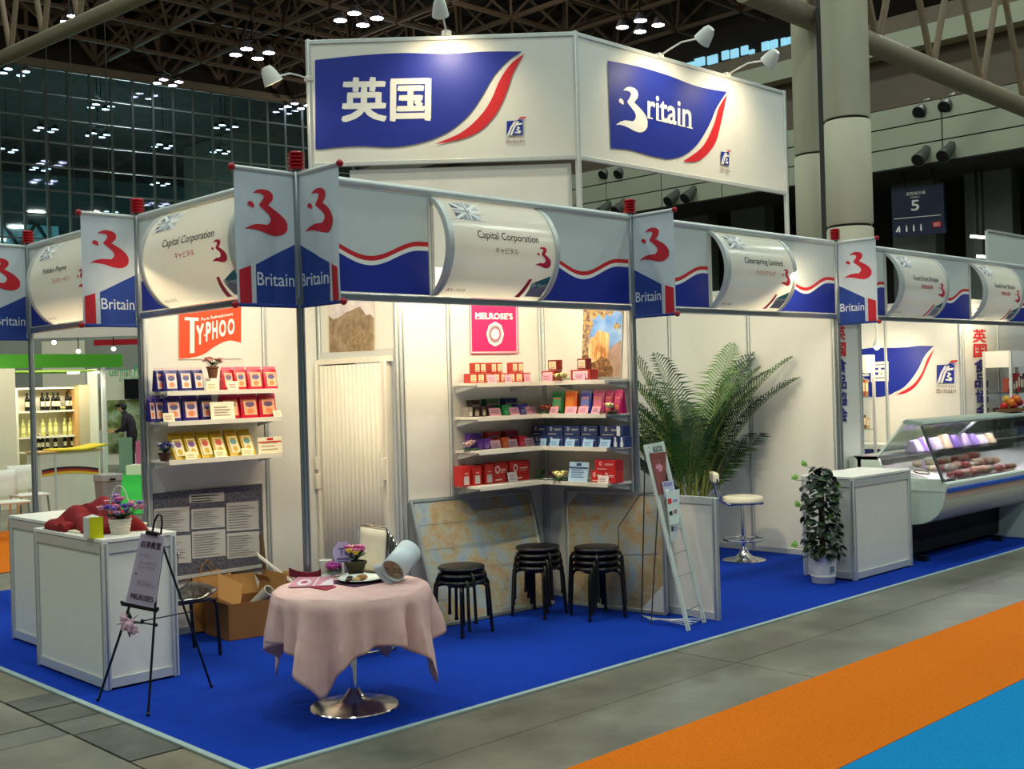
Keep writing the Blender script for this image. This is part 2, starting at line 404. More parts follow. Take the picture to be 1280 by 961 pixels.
CARP = ramp_mat('blue_carpet_pile', [(.3, (6, 42, 132)), (.7, (12, 56, 168))], 180, 3, .95, spec=.1, bump=.3)
ORAN = ramp_mat('orange_carpet_pile', [(.3, (190, 90, 12)), (.7, (216, 116, 20))], 120, 3, .95, spec=.1, bump=.3)
AQUA = ramp_mat('aqua_carpet_pile', [(.3, (8, 112, 170)), (.7, (16, 136, 194))], 120, 3, .95, spec=.1, bump=.3)
EDGE = mat('carpet_tape', (150, 168, 166), .6, var=.08)
c = thing('carpet', 'royal blue carpet under the whole trade stand with grey edge tape', 'carpet', (-1.02, -1.02, 0))
CY = onZ(4, 739).y
MB().box((-1.0, -1.0, .0), (13, CY, .008)).build('pile', CARP, c)
MB().box((-1.03, -1.03, .0), (13, -.995, .0095)).build('edge_tape', EDGE, c)
MB().box((-1.03, -.995, .0), (-.995, CY, .0095)).build('edge_tape', EDGE, c)
MB().box((-9, -2.945, 0), (22, -2.05, .006)).build('orange_carpet', ORAN, label='orange aisle carpet strip between concrete floor and aqua carpet', cat='carpet')
MB().box((-9, -6, 0), (22, -2.95, .006)).build('aqua_carpet', AQUA, label='aqua blue aisle carpet in the bottom corner beside the orange strip', cat='carpet')
MB().box((-6, 6.15, 0), (2.6, 9.8, .006)).build('orange_carpet', ORAN, label='far orange carpet patch behind the white counters at the left', cat='carpet')

# glass wall between the halls
STEEL = mat('mullion_steel', (96, 108, 98), .5, .2); BROWN = mat('truss_brown', (112, 94, 74), .7, var=.15); TAN = mat('beam_tan', (128, 118, 98), .6, var=.1)
DECK = mat('roof_deck', (26, 22, 18), .9, var=.2, scale=.6)
GH = YAW-R(51.5); gd = V((cos(GH), sin(GH), 0)); gn = V((gd.y, -gd.x, 0))
if gn.dot(_f) > 0: gn = -gn
G0 = atD(190, 105, 75.0); G0.z = 0
ztop = atD(190, 105, 75.0).z
wg = setting('window_1', G0)
PW, PH, N0, N1, NR = 1.36, 1.5, -18, 42, 9
GLS = glass_mat('dark_glass', (165, 186, 184), .10, .03)
pane = None
zb = ztop-PH*NR
rest = MB()
for i in range(N0, N1):
    for j in range(NR):
        p = G0 + gd*(i*PW); z = zb+j*PH
        if not -9 <= i < 14:                   # panes hidden behind the stand
            rest.slab([p+gd*.06+V((0, 0, z+.06)), p+gd*(PW-.06)+V((0, 0, z+.06)), p+gd*(PW-.06)+V((0, 0, z+PH-.06)), p+gd*.06+V((0, 0, z+PH-.06))], gn, .03); continue
        if pane is None:
            pane = MB().slab([p+gd*.06+V((0, 0, z+.06)), p+gd*(PW-.06)+V((0, 0, z+.06)), p+gd*(PW-.06)+V((0, 0, z+PH-.06)), p+gd*.06+V((0, 0, z+PH-.06))], gn, .03).build('pane', GLS, wg)
            pz = (i, j)
        else:
            q = pane.copy(); COL.objects.link(q); q.parent = wg
            q.location = gd*((i-pz[0])*PW) + V((0, 0, (j-pz[1])*PH))
rest.build('pane_row', GLS, wg, kind='stuff')
mv = MB()
for i in range(N0, N1+1): p = G0+gd*(i*PW); mv.bar(p+V((0, 0, zb-.2)), p+V((0, 0, ztop)), .13, .2, up=gn)
mv.build('mullion', STEEL, wg)
mv = MB()
for j in range(NR+1): z = V((0, 0, zb+j*PH)); mv.bar(G0+gd*N0*PW+z, G0+gd*N1*PW+z, .14, .09)
mv.build('transom', STEEL, wg)
MB().bar(G0+gd*N0*PW+V((0, 0, ztop+.25)), G0+gd*N1*PW+V((0, 0, ztop+.25)), .5, .5).build('head_beam', TAN, wg)
wl = setting('wall_glass_base', G0)
MB().bar(G0+gd*N0*PW+V((0, 0, zb/2-.1)), G0+gd*N1*PW+V((0, 0, zb/2-.1)), .5, zb-.2).build('lower_wall', mat('hall_lower_wall', (86, 70, 58), .8, scale=.4, var=.1), wl)
MB().bar(G0+gd*N0*PW-gn*0.0+V((0, 0, zb-.6)), G0+gd*N1*PW+V((0, 0, zb-.6)), .9, .9).build('ledge', BROWN, wl)
# truss under the roof above the glass
tr = MB()
for i in range(N0, N1, 3):
    a = G0+gd*(i*PW)+gn*1.2; b = G0+gd*((i+1.5)*PW)+gn*1.2; c2 = G0+gd*((i+3)*PW)+gn*1.2
    tr.bar(a+V((0, 0, ztop+.6)), b+V((0, 0, ztop+3.2)), .2); tr.bar(b+V((0, 0, ztop+3.2)), c2+V((0, 0, ztop+.6)), .2); tr.bar(a+V((0, 0, ztop+.6)), a+V((0, 0, ztop+3.2)), .2)
tr.bar(G0+gd*N0*PW+gn*1.2+V((0, 0, ztop+3.2)), G0+gd*N1*PW+gn*1.2+V((0, 0, ztop+3.2)), .35)
tr.build('trim_1', BROWN, kind='structure')
MB().bar(G0+gd*N0*PW+V((0, 0, ztop+2.5)), G0+gd*N1*PW+V((0, 0, ztop+2.5)), .2, 4.2).build('upper_wall', mat('upper_wall_dark', (44, 38, 30), .9, scale=.4, var=.15), wg)
# far hall behind the glass: lit band of clerestory glass with its truss
fb = setting('wall_far_hall', G0-gn*60)
B0 = G0-gn*60
MB().bar(B0+gd*-70+V((0, 0, 13)), B0+gd*110+V((0, 0, 13)), .6, 30).build('hall_end', mat('far_hall_wall', (52, 66, 66), .9, scale=.2, var=.2), fb)
MB().bar(B0+gn*1+gd*-70+V((0, 0, 19.6)), B0+gn*1+gd*12+V((0, 0, 19.6)), .3, 2.6).build('window_band', mat('clerestory_glow', (120, 165, 180), emit=.35), fb)
tt = MB()
for i in range(22):
    a = B0+gn*2+gd*(-68+i*3.6)
    tt.bar(a+V((0, 0, 18.2)), a+gd*1.8+V((0, 0, 21)), .3); tt.bar(a+gd*1.8+V((0, 0, 21)), a+gd*3.6+V((0, 0, 18.2)), .3)
tt.build('window_truss', mat('far_truss', (30, 36, 36), .8), fb)
# roof: deck and space frame
RZ = ztop+.5
MB().box((-60, -60, RZ+4.2), (140, 140, RZ+4.5)).build('ceiling', DECK, kind='structure')
sf = MB(); S = 4.6
for i in range(30):
    for j in range(32):
        P = V((-4+i*S, -42+j*S, RZ)); 
        if (P-G0).dot(gn) < 2.0: continue
        if P.x+P.y < 40 or (P-CAM).dot(_r)/max(1, (P-CAM).dot(_f)) > .62: continue
        T = P+V((S/2, S/2, 3.2))
        for q in (V((S, 0, 0)), V((0, S, 0))):
            sf.bar(P, P+q, .2); sf.bar(T, T+q, .2)
        for q in (P, P+V((S, 0, 0)), P+V((0, S, 0)), P+V((S, S, 0))): sf.bar(q, T, .14)
sf.build('roof_lattice', BROWN, kind='structure')
# big bottom chords of the main trusses with their web
def big_truss(name, a, b, r, n, rise, lean):
    t = setting(name, a)
    MB().tube([a, b], r, 14).build('chord', TAN, t)
    d = (b-a)/n
    for i in range(n):
        top = a+d*(i+.5)+V((0, 0, rise))+lean
        MB().tube([a+d*i, top], .075, 8).build('web_bar', BROWN, t); MB().tube([top, a+d*(i+1)], .075, 8).build('web_bar', BROWN, t)
    MB().tube([a+V((0, 0, rise))+lean, b+V((0, 0, rise))+lean], .2, 10).build('top_chord', BROWN, t)
big_truss('beam_1', atD(-60, 100, 33), atD(200, -15, 26), .19, 6, 3.2, V((0, 0, 0)))
big_truss('beam_2', atD(930, -12, 20.5), atD(1330, 155, 29.5), .22, 6, 3.0, V((0, 0, 0)))
# right-hand hall wall: panelled band over a dark opening
XW = atD(981, 234, 36).x
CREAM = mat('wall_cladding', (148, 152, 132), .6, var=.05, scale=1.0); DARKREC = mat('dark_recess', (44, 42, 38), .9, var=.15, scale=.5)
wr = setting('wall_right_hall', (XW, 10, 0))
zl = onX(981, 234, XW).z; zh = onX(1250, 100, XW).z+1.3
ya, yb = onX(1420, 160, XW).y, onX(560, 234, XW).y
RH = .60
pm = None; k = 0
yy = ya
while yy < yb:
    for j in range(3):
        z0 = zl+j*RH
        if pm is None:
            pm = MB().box((XW, yy+.02, z0+.02), (XW+.3, yy+2.48, z0+RH-.02)).build('panel', CREAM, wr); py = (yy, z0)
        else:
            q = pm.copy(); COL.objects.link(q); q.parent = wr; q.location = (0, yy-py[0], z0-py[1])
    yy += 2.5
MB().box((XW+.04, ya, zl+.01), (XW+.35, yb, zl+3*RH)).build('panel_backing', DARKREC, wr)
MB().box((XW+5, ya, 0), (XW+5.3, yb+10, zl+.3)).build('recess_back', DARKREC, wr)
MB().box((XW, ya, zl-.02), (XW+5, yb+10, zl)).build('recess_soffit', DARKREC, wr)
MB().box((XW+3, ya, zl+3*RH), (XW+3.3, yb+10, zl+3*RH+3.6)).build('upper_wall', mat('upper_wall_brown', (92, 82, 70), .8, scale=.8, var=.1), wr)
MB().box((XW+2.4, ya, zl+3*RH+2.3), (XW+3, yb+10, zl+3*RH+2.9)).build('upper_beam', CREAM, wr)
MB().box((XW, ya, zl+3*RH-.05), (XW+3.2, yb+10, zl+3*RH)).build('gallery_floor', BROWN, wr)
for yq in (onX(1205, 250, XW+1).y, onX(1290, 250, XW+1).y, onX(1110, 260, XW+1).y, onX(900, 262, XW+1).y, onX(830, 262, XW+1).y):
    MB().box((XW+2.6, yq-.7, 0), (XW+3.2, yq+.7, zl)).build('pier', mat('pier_grey', (92, 98, 94), .7), wr)
MB().box((XW+26, -40, 0), (XW+26.3, 100, RZ+4)).build('end_wall', mat('end_wall_dark', (50, 46, 40), .9, scale=.5, var=.12), wr)
for px0, px1, py in ((858, 866, 80), (868, 880, 80), (884, 896, 77), (902, 910, 71), (913, 922, 69), (926, 934, 65), (936, 942, 64), (952, 960, 60), (962, 971, 58), (976, 981, 55), (983, 988, 54), (1085, 1092, 58)):
    q0, q1 = onX(px0, py+4, XW+25.8), onX(px1, py+3, XW+25.8)
    MB().box((XW+25.8, q1.y, q0.z), (XW+25.95, q0.y, q0.z+.25+.25*((px0 % 3) > 0))).build('clerestory_pane', mat('clerestory_daylight', (150, 215, 240), emit=.9), wr)
PIL = mat('pillar_concrete', (192, 186, 162), .7, var=.06, scale=2)
def pillar(name, px, D, r):
    p = atD(px, 300, D); t = setting(name, (p.x, p.y, 0))
    for z0, z1 in ((0, 2.4), (2.44, 4.22), (4.26, 6.02), (6.06, 26)):
        MB().lathe([(r-.02, z0), (r, z0+.03), (r, z1-.03), (r-.02, z1)], (p.x, p.y, 0), 28).build('drum', PIL, t)
    MB().lathe([(r-.04, 0), (r-.04, 26)], (p.x, p.y, 0), 20).build('core', DARKREC, t)
pillar('pillar_1', 1063, 19.5, .385); pillar('pillar_2', 1022, 22.5, .40)
pd = atD(1037, 300, 21.5); MB().box((pd.x-.1, pd.y-.1, 0), (pd.x+.1, pd.y+.1, 26)).build('downpipe', mat('pipe_dark', (50, 50, 46), .6), kind='structure')
# navy hall sign with the number 5
SX = XW+.7
so = onX(1116, 296, SX); sx = onX(1181, 291, SX)-so; sy = onX(1114, 236, SX)-so
sg = thing('hall_sign', 'navy hanging hall sign reading 5 beside the round concrete pillar', 'sign', so)
sn = V((-1, 0, 0))
MB().slab([so, so+sx, so+sx+sy, so+sy], -sn, .12).build('board', mat('sign_navy', (28, 36, 66), .5), sg)
q1, q2_ = so+sx*.25+sy, so+sx*.8+sy; [MB().bar(q_, V((q_.x, q_.y, zl)), .05).build('hanger', M_black, sg) for q_ in (q1, q2_)]
a = Flat(); a.text('5', .38, .50, .22, 0, wd=.16, bold=.02); a.rect(.04, .36, .94, .375, 0); a.text('国際展示場', .3, .82, .07, 0, wd=.36); a.text('HALL', .38, .76, .04, 0, wd=.18)
for i, q in enumerate((.1, .24, .38, .52)):
    a.disc(q+.04, .2, .012, .018, 0, 10); a.rect(q+.025, .08, q+.055, .18, 0)
a.poly([(.06, .09), (.1, .09), (.15, .19), (.11, .19)], 0); a.rect(.78, .13, .94, .24, 1); a.text('出口', .81, .15, .07, 0, wd=.1)
a.lay('lettering', [M_print, M_red], frame2d(so, sx, sy, sn, .01), sg)
# speakers and floods on the panel wall
HORN = mat('speaker_grey', (70, 72, 66), .5)
def horn(px, py, label, up=0):
    p = onX(px, py, XW-.05+up); t = thing('wall_speaker', label, 'loudspeaker', p)
    d = V((-.75, .1, -.55)).normalized()
    MB().tube([p+V((.1, 0, .1)), p+d*.15], [.13, .15], 14).tube([p+d*.15, p+d*.48], [.17, .20], 16).build('horn', HORN, t)
    MB().tube([p+d*.482, p+d*.488], [.175, .12], 16).build('mouth', M_black, t)
for px, py, lb in ((1157, 190, 'left horn speaker of the pair on the cream panels above the navy sign'), (1188, 185, 'right horn speaker of the pair on the cream panels above the navy sign'),
                   (845, 243, 'left horn speaker under the Britain sign board, of the pair near its middle'), (866, 239, 'right horn speaker under the Britain sign board, of the pair near its middle'),
                   (760, 257, 'low horn speaker just right of the sign tower post'), (779, 255, 'low horn speaker beside the red post cap, second from the tower post')):
    horn(px, py, lb)
for px, py, lb in ((1158, 131, 'round dark speaker on the upper gallery, left of the pair by the beam'), (1190, 124, 'round dark speaker on the upper gallery, right of the pair by the beam'), (763, 211, 'round dark speaker below the left end of the Britain board'), (782, 210, 'round dark speaker below the Britain board, second along')):
    horn(px, py, lb, .35)
# pendant lamp clusters: in this hall and, seen through the glass, in the next
clp = thing('lamp_cluster', 'cluster', 'ceiling lamp')
for q, (dx, dy) in enumerate(((-.9, 0), (0, .9), (.9, 0), (0, -.9))):
    h = MB().lathe([(.06, .42), (.14, .40), (.22, .25), (.33, .05), (.36, 0), (.33, .0)], (dx, dy, -.4), 14).build('lamp_shade', mat('lamp_housing', (120, 118, 125), .4), clp)
    MB().lathe([(0, 0), (.31, .0), (.31, .04)], (dx, dy, -.4), 14).build('lamp_lens', mat('lens_glow', (225, 228, 255), emit=45), h)
MB().bar((-.9, 0, .35), (.9, 0, .35), .05).bar((0, -.9, .35), (0, .9, .35), .05).bar((0, 0, .35), (0, 0, 6.9), .05).build('hanger_cross', M_black, clp)
CL = Once(clp)
def clus(px, py, z, label, s=1.0):
    p = onZ(px, py, z); CL.put(p, R(40), label, 'pendant lamp clusters', s)
clus(315, 58, 20, 'bright four-lamp pendant cluster hanging above the left end of the sign tower')
clus(448, 14, 20, 'four-lamp pendant cluster over the white board with the Chinese characters')
clus(800, 23, 20, 'four-lamp pendant cluster over the blue Britain board')
for i, (px, py) in enumerate(((57, 157), (126, 128), (210, 97), (282, 154), (204, 178), (200, 226), (277, 185), (122, 164), (372, 127), (8, 183), (18, 84), (100, 18), (137, 262), (50, 207))):
    clus(px, py, 22 if py > 60 else 20, ['lamp cluster behind the glass wall, %s from the top left' % ORD[i]][0], .8)
# ---------------------------------------------------------------- stand walls (posts, panels, rails)
def stand_wall(name, p0, p1, z1, splits, thing_=None, z0=0.0, holes=(), trim=True):
    """wall from p0 to p1 in plan; splits = distances of the posts; holes = bays left open"""
    p0, p1 = V((p0[0], p0[1], 0)), V((p1[0], p1[1], 0)); L = (p1-p0).length; d = (p1-p0)/L; n = V((-d.y, d.x, 0))
    t = thing_ or setting(name, p0)
    for s in splits:
        c = p0+d*s
        MB().bar(c+V((0, 0, z0)), c+V((0, 0, z1)), .038, .038, up=d).build('post', M_aluw, t, bev=.006)
        MB().bar(c+V((0, 0, z0)), c+V((0, 0, z1-.01)), .008, .044, up=n).bar(c+V((0, 0, z0)), c+V((0, 0, z1-.01)), .044, .008, up=n).build('post_groove', M_alu, t)
    for i, (a, b) in enumerate(zip(splits[:-1], splits[1:])):
        if i in holes: continue
        A, B = p0+d*(a+.019), p0+d*(b-.019)
        MB().bar(A+V((0, 0, (z0+z1)/2)), B+V((0, 0, (z0+z1)/2)), .008, z1-z0-.05).build('panel', M_white, t)
        MB().bar(A+V((0, 0, z0+.035)), B+V((0, 0, z0+.035)), .03, .05).build('bottom_rail', M_aluw, t)
        MB().bar(A+V((0, 0, z1-.025)), B+V((0, 0, z1-.025)), .03, .05).build('top_rail', M_aluw, t)
    return t
ZW = 2.62
stand_wall('wall_back', (0.03, 1.98), (1.485, 1.98), ZW, [0, .96, 1.455])
wc = stand_wall('wall_closet', (1.485, 1.98), (1.485, .99), ZW, [.022, .99], holes=(0,))
MB().bar((1.485, 1.95, 2.30), (1.485, 1.01, 2.30), .008, .60).build('panel', M_white, wc)
MB().bar((1.485, 1.95, 1.985), (1.485, 1.01, 1.985), .034, .06).build('header_rail', M_aluw, wc)
MB().bar((1.485, 1.95, 2.6), (1.485, 1.01, 2.6), .03, .05).build('top_rail', M_aluw, wc)
stand_wall('wall_middle', (1.485, .99), (2.97, .99), ZW, [0.04, .495, 1.485])
stand_wall('wall_right', (2.97, .95), (2.97, 0), ZW, [.0, .91])
stand_wall('wall_far', (5.94, 2.95), (5.94, .03), ZW, [0, .97, 1.96, 2.9])
stand_wall('wall_rear', (2.97, 3.0), (5.94, 3.0), ZW, [0.03, .99, 1.98, 2.94])
stand_wall('wall_storage', (2.97, 2.97), (2.97, 1.03), ZW, [0, .97, 1.94])
# low partition that runs out to the carpet edge
lp = thing('partition', 'low white partition panel with metal end post between the two booths', 'partition', (2.97, -.4, 0))
stand_wall('x', (2.97, -.03), (2.97, -.725), .88, [0.0, .675], thing_=lp)
# accordion door
ac = thing('accordion_door', 'cream pleated accordion door closing off the storage closet', 'door', (1.485, 1.5, 0))
pts = []; NPL = 15
Y0, Y1 = 1.92, 1.12
M_door = mat('cream_vinyl', (240, 232, 212), .5, var=.03)
for k in range(NPL):
    ya, yb = Y0+(Y1-Y0)*k/NPL, Y0+(Y1-Y0)*(k+1)/NPL
    ym = (ya+yb)/2
    MB().grid(lambda u, v, ya=ya, yb=yb: (1.46-.022*sin(PI*u), ya+(yb-ya)*u, .03+1.88*v), 6, 1).build('slat', M_door, ac, solid=.004)
MB().bar((1.45, 1.95, .02), (1.45, 1.95, 1.93), .03, .05).bar((1.455, 1.085, .02), (1.455, 1.085, 1.93), .05, .07, up=(1, 0, 0)).build('lead_rail', M_door, ac, bev=.006)
MB().bar((1.46, 1.97, 1.94), (1.46, 1.02, 1.94), .04, .04).build('track', M_door, ac)
MB().box((1.385, 1.07, 1.05), (1.43, 1.10, 1.22)).box((1.375, 1.075, 1.0), (1.40, 1.095, 1.27)).build('handle', M_door, ac, bev=.006)
MB().box((1.40, 1.925, .95), (1.44, 1.96, 1.07)).box((1.40, 1.93, 1.1), (1.43, 1.955, 1.2)).build('latch', M_door, ac, bev=.005)

# ---------------------------------------------------------------- stand posts with red ribbed caps
ZB, ZT = 2.252, 2.982
def stand_post(x, y, label):
    t = thing('post', label, 'post', (x, y, 0))
    prof = []
    for k in range(8):
        a = PI/8+k*PI/4
        prof += [(x+.024*cos(a-.26), y+.024*sin(a-.26)), (x+.024*cos(a+.26), y+.024*sin(a+.26)), (x+.016*cos(a+.32), y+.016*sin(a+.32)), (x+.016*cos(a+.46), y+.016*sin(a+.46))]
    MB().prism([(a, b, .01) for a, b in prof], (0, 0, ZT+.03)).build('shaft', M_alu, t)
    MB().lathe([(.03, 0), (.03, .012), (.022, .02)], (x, y, 0), 12).build('foot', M_alu, t)
    pf = []
    for k in range(5): pf += [(.034, k*.021), (.048, k*.021+.004), (.048, k*.021+.012), (.034, k*.021+.016)]
    MB().lathe([(0, 0)]+pf+[(.03, .105), (0, .105)], (x, y, ZT+.01), 18).build('cap', M_darkred, t)
    MB().bar((x, y, ZB), (x, y, ZT), .05, .05).build('clamp', M_alu, t, bev=.008)
    return t
POSTS = [(0, 0, 'metal corner post with ribbed red cap between two banners'), (2.97, 0, 'metal post with red cap at the right end of the first front header'),
         (5.94, 0, 'metal post with red cap between palm booth and deli case booth'), (0, 1.98, 'metal post with red cap beside the left wall shelves'), (0, 3.92, 'far left metal post with red cap in front of the wine booth')]
for p in POSTS: stand_post(*p)

# ---------------------------------------------------------------- header boards
def header(name_label, p0, d, n, segs):
    p0, d, n = V(p0), V(d), V(n)
    t = thing('header_board', name_label, 'header board', p0)
    L = sum(s[1] for s in segs); z0, z1 = ZB+.05, ZT-.05; H = z1-z0
    up = V((0, 0, 1))
    a, b = p0+d*.02, p0+d*(L-.02)
    MB().bar(a+up*(ZB+.022), b+up*(ZB+.022), .05, .045).build('bottom_rail', M_alu, t, bev=.008)
    MB().tube([a+up*(ZT-.022), b+up*(ZT-.022)], .026, 10).build('top_rail', M_aluw, t)
    u = 0
    for kind, ln, txt in segs:
        q = p0+d*u
        if kind == 'flat':
            i0, i1 = txt[0], txt[1]
            pn = MB().bar(q+d*.012+up*((z0+z1)/2), q+d*(ln-.012)+up*((z0+z1)/2), .01, H).build('flat_panel', M_header, t)
            MB().bar(q+d*.01+up*z0, q+d*.01+up*z1, .02, .02).bar(q+d*(ln-.01)+up*z0, q+d*(ln-.01)+up*z1, .02, .02).build('stile', M_aluw, t)
            f = Flat(); N = 24
            wv = lambda x: .42+.09*cos(2*PI*1.13*max(-.05, min(.885, x)))
            xs_ = [i0+(i1-i0)*k/N for k in range(N+1)]
            X_ = [.022+(ln-.044)*k/N for k in range(N+1)]
            f.band([(X_[k], H*(wv(xs_[k])+.025)) for k in range(N+1)], [(X_[k], H*(wv(xs_[k])-.022)) for k in range(N+1)], 0)
            f.band([(X_[k], H*(wv(xs_[k])-.022)) for k in range(N+1)], [(X_[k], H*(wv(xs_[k])-.065)) for k in range(N+1)], 1)
            f.band([(X_[k], H*(wv(xs_[k])-.065)) for k in range(N+1)], [(X_[k], .004) for k in range(N+1)], 2)
            f.lay('print', [M_red, M_print, M_blue], frame2d(q+up*z0+n*.005, d, up, n, .0015), pn)
        else:
            B = .185
            prof = lambda v: B*(1-((2*v-1)**2))**.75 if 0 < v < 1 else 0.0
            bow = lambda x, v, o=0.0: q+d*x+up*(z0+H*v)+n*(prof(v)+o)
            pn = MB().grid(lambda a_, b_: bow(.03+(ln-.06)*a_, b_), 1, 24).build('sign_panel', M_bow, t)
            for x in (.015, ln-.015):
                r_ = MB()
                for k in range(24):
                    A, Bq = bow(x, k/24, .012), bow(x, (k+1)/24, .012); A2, B2 = bow(x, k/24, -.03), bow(x, (k+1)/24, -.03)
                    r_.add([A-d*.02, A+d*.02, Bq+d*.02, Bq-d*.02, A2-d*.02, A2+d*.02, B2+d*.02, B2-d*.02], [(0, 1, 2, 3), (4, 7, 6, 5), (0, 4, 5, 1), (3, 2, 6, 7), (0, 3, 7, 4), (1, 5, 6, 2)])
                r_.build('arch_rib', M_aluw, t)
                MB().bar(q+d*x+up*z0, q+d*x+up*z1, .022, .022).build('stile', M_aluw, t)
            title, kana, kred, code = txt
            f = Flat(); W = ln; LM = [M_ink, M_print, M_slate, M_slate2, M_slate3, mat('print_brown', (120, 92, 84), .6), M_pinkred, M_teal, M_greyink]
            # faded union flag, upper left
            fx, fy, fw, fh = .10*W, .76, .24*W, .19
            for c in range(4):
                k = (2, 3, 3, 4)[c]; x0, x1 = fx+fw*c/4, fx+fw*(c+1)/4
                for (ya, yb) in ((.02, .36), (.64, .98)): f.rect(x0+.004, fy+fh*ya, x1-.001 if c < 3 else x1-.01, fy+fh*yb, k)
            for sx_, sy_ in ((0, 0), (0, 1), (1, 0), (1, 1)):
                x0, y0 = fx+fw*sx_, fy+fh*sy_; x1, y1 = fx+fw*(.42 if sx_ == 0 else .58), fy+fh*(.42 if sy_ == 0 else .58)
                ww = .022
                f.poly([(x0-ww, y0), (x0+ww, y0), (x1+ww, y1), (x1-ww, y1)], 1)
            f.rect(fx+fw*.42, fy, fx+fw*.58, fy+fh, 1); f.rect(fx, fy+fh*.40, fx+fw, fy+fh*.6, 1)
            f.rect(fx+fw*.455, fy, fx+fw*.53, fy+fh, 3); f.rect(fx, fy+fh*.45, fx+fw*.6, fy+fh*.55, 3)
            f.lay('flag_print', LM, lambda x, v: bow(x, v, .0015), pn, cut={1: (0, 1, 24)}); f = Flat()
            f.text(title, W*.25, .555, .105 if 'p' in title or 'g' in title else .084, 0, wd=W*.56*min(1.0, len(title)/18), bold=.006)
            f.text(kana, W*.40, .435, .064, 6 if kred else 5, wd=W*.21*len(kana)/5 if len(kana) < 8 else W*.28, bold=.006)
            f.text(code, W*.07, .045, .03, 5)
            f.lay('lettering', LM, lambda x, v: bow(x, v, .0015), pn, cut={1: (0, 1, 24)}, kind='stuff'); f = Flat()
            emblem(f, W*.775, .32, W*.155, .225, 6)
            f.lay('emblem', LM, lambda x, v: bow(x, v, .0015), pn, cut={1: (0, 1, 24)}); f = Flat()
            f.poly([(W*.80, .16), (W*.955, .245), (W*.955, .12), (W*.80, .12)], 7)
            f.poly([(W*.80, .12), (W*.955, .12), (W*.955, .03), (W*.80, .03)], 8)
            f.text('Britain', W*.81, .125, .04, 1, wd=W*.14)
            f.poly([(W*.755, .20), (W*.785, .205), (W*.76, .02), (W*.71, .02)], 6)
            f.lay('corner_print', LM, lambda x, v: bow(x, v, .0015), pn, cut={1: (0, 1, 24)})
        u += ln
    return t
X3, Y3, NX, NY = V((1, 0, 0)), V((0, -1, 0)), V((-1, 0, 0)), V((0, -1, 0))
header('long white header with bowed Capital Corporation sign above the tea shelves', (.02, 0, 0), X3, NY,
       [('flat', .97, (-.05, .95)), ('bow', .99, ('Capital Corporation', 'キャピタル', 0, 'AN-101K')), ('flat', .97, (0, 1))])
header('header with bowed Clearspring Limited sign above the palm', (2.99, 0, 0), X3, NY,
       [('flat', .96, (-.05, .95)), ('bow', 1.0, ('Clearspring Limited', 'クリアスプリング', 1, 'AN-102')), ('flat', .97, (0, 1))])
header('header with two bowed Food from Britain signs above the deli case', (5.96, 0, 0), X3, NY,
       [('flat', .90, (-.05, .95)), ('bow', 1.0, ('Food from Britain', '英国食品協会', 1, 'AN-103')), ('flat', .90, (0, 1)), ('bow', 1.0, ('Food from Britain', '英国食品協会', 1, 'AN-104')), ('flat', .97, (0, 1)), ('bow', 1.0, ('Food from Britain', '英国食品協会', 1, 'AN-105'))])
header('short header with bowed Capital Corporation sign above the left wall shelves', (0, 1.96, 0), V((0, -1, 0)), NX,
       [('flat', .38, (.62, 1.0)), ('bow', 1.17, ('Capital Corporation', 'キャピタル', 1, 'AN-101K')), ('flat', .39, (0, .4))])
header('far short header with bowed Fiddes Payne sign left of the shelves', (0, 3.90, 0), V((0, -1, 0)), NX,
       [('flat', .42, (.58, 1.0)), ('bow', 1.15, ('Fiddes Payne', 'フィデス・ペイン', 1, 'AN-100')), ('flat', .33, (0, .35))])
header('farthest header board at the left edge behind a banner', (0, 5.88, 0), V((0, -1, 0)), NX, [('flat', .5, (.5, 1.0)), ('bow', .96, ('Fiddes Payne', 'フィデス・ペイン', 1, 'AN-099')), ('flat', .48, (0, .5))])

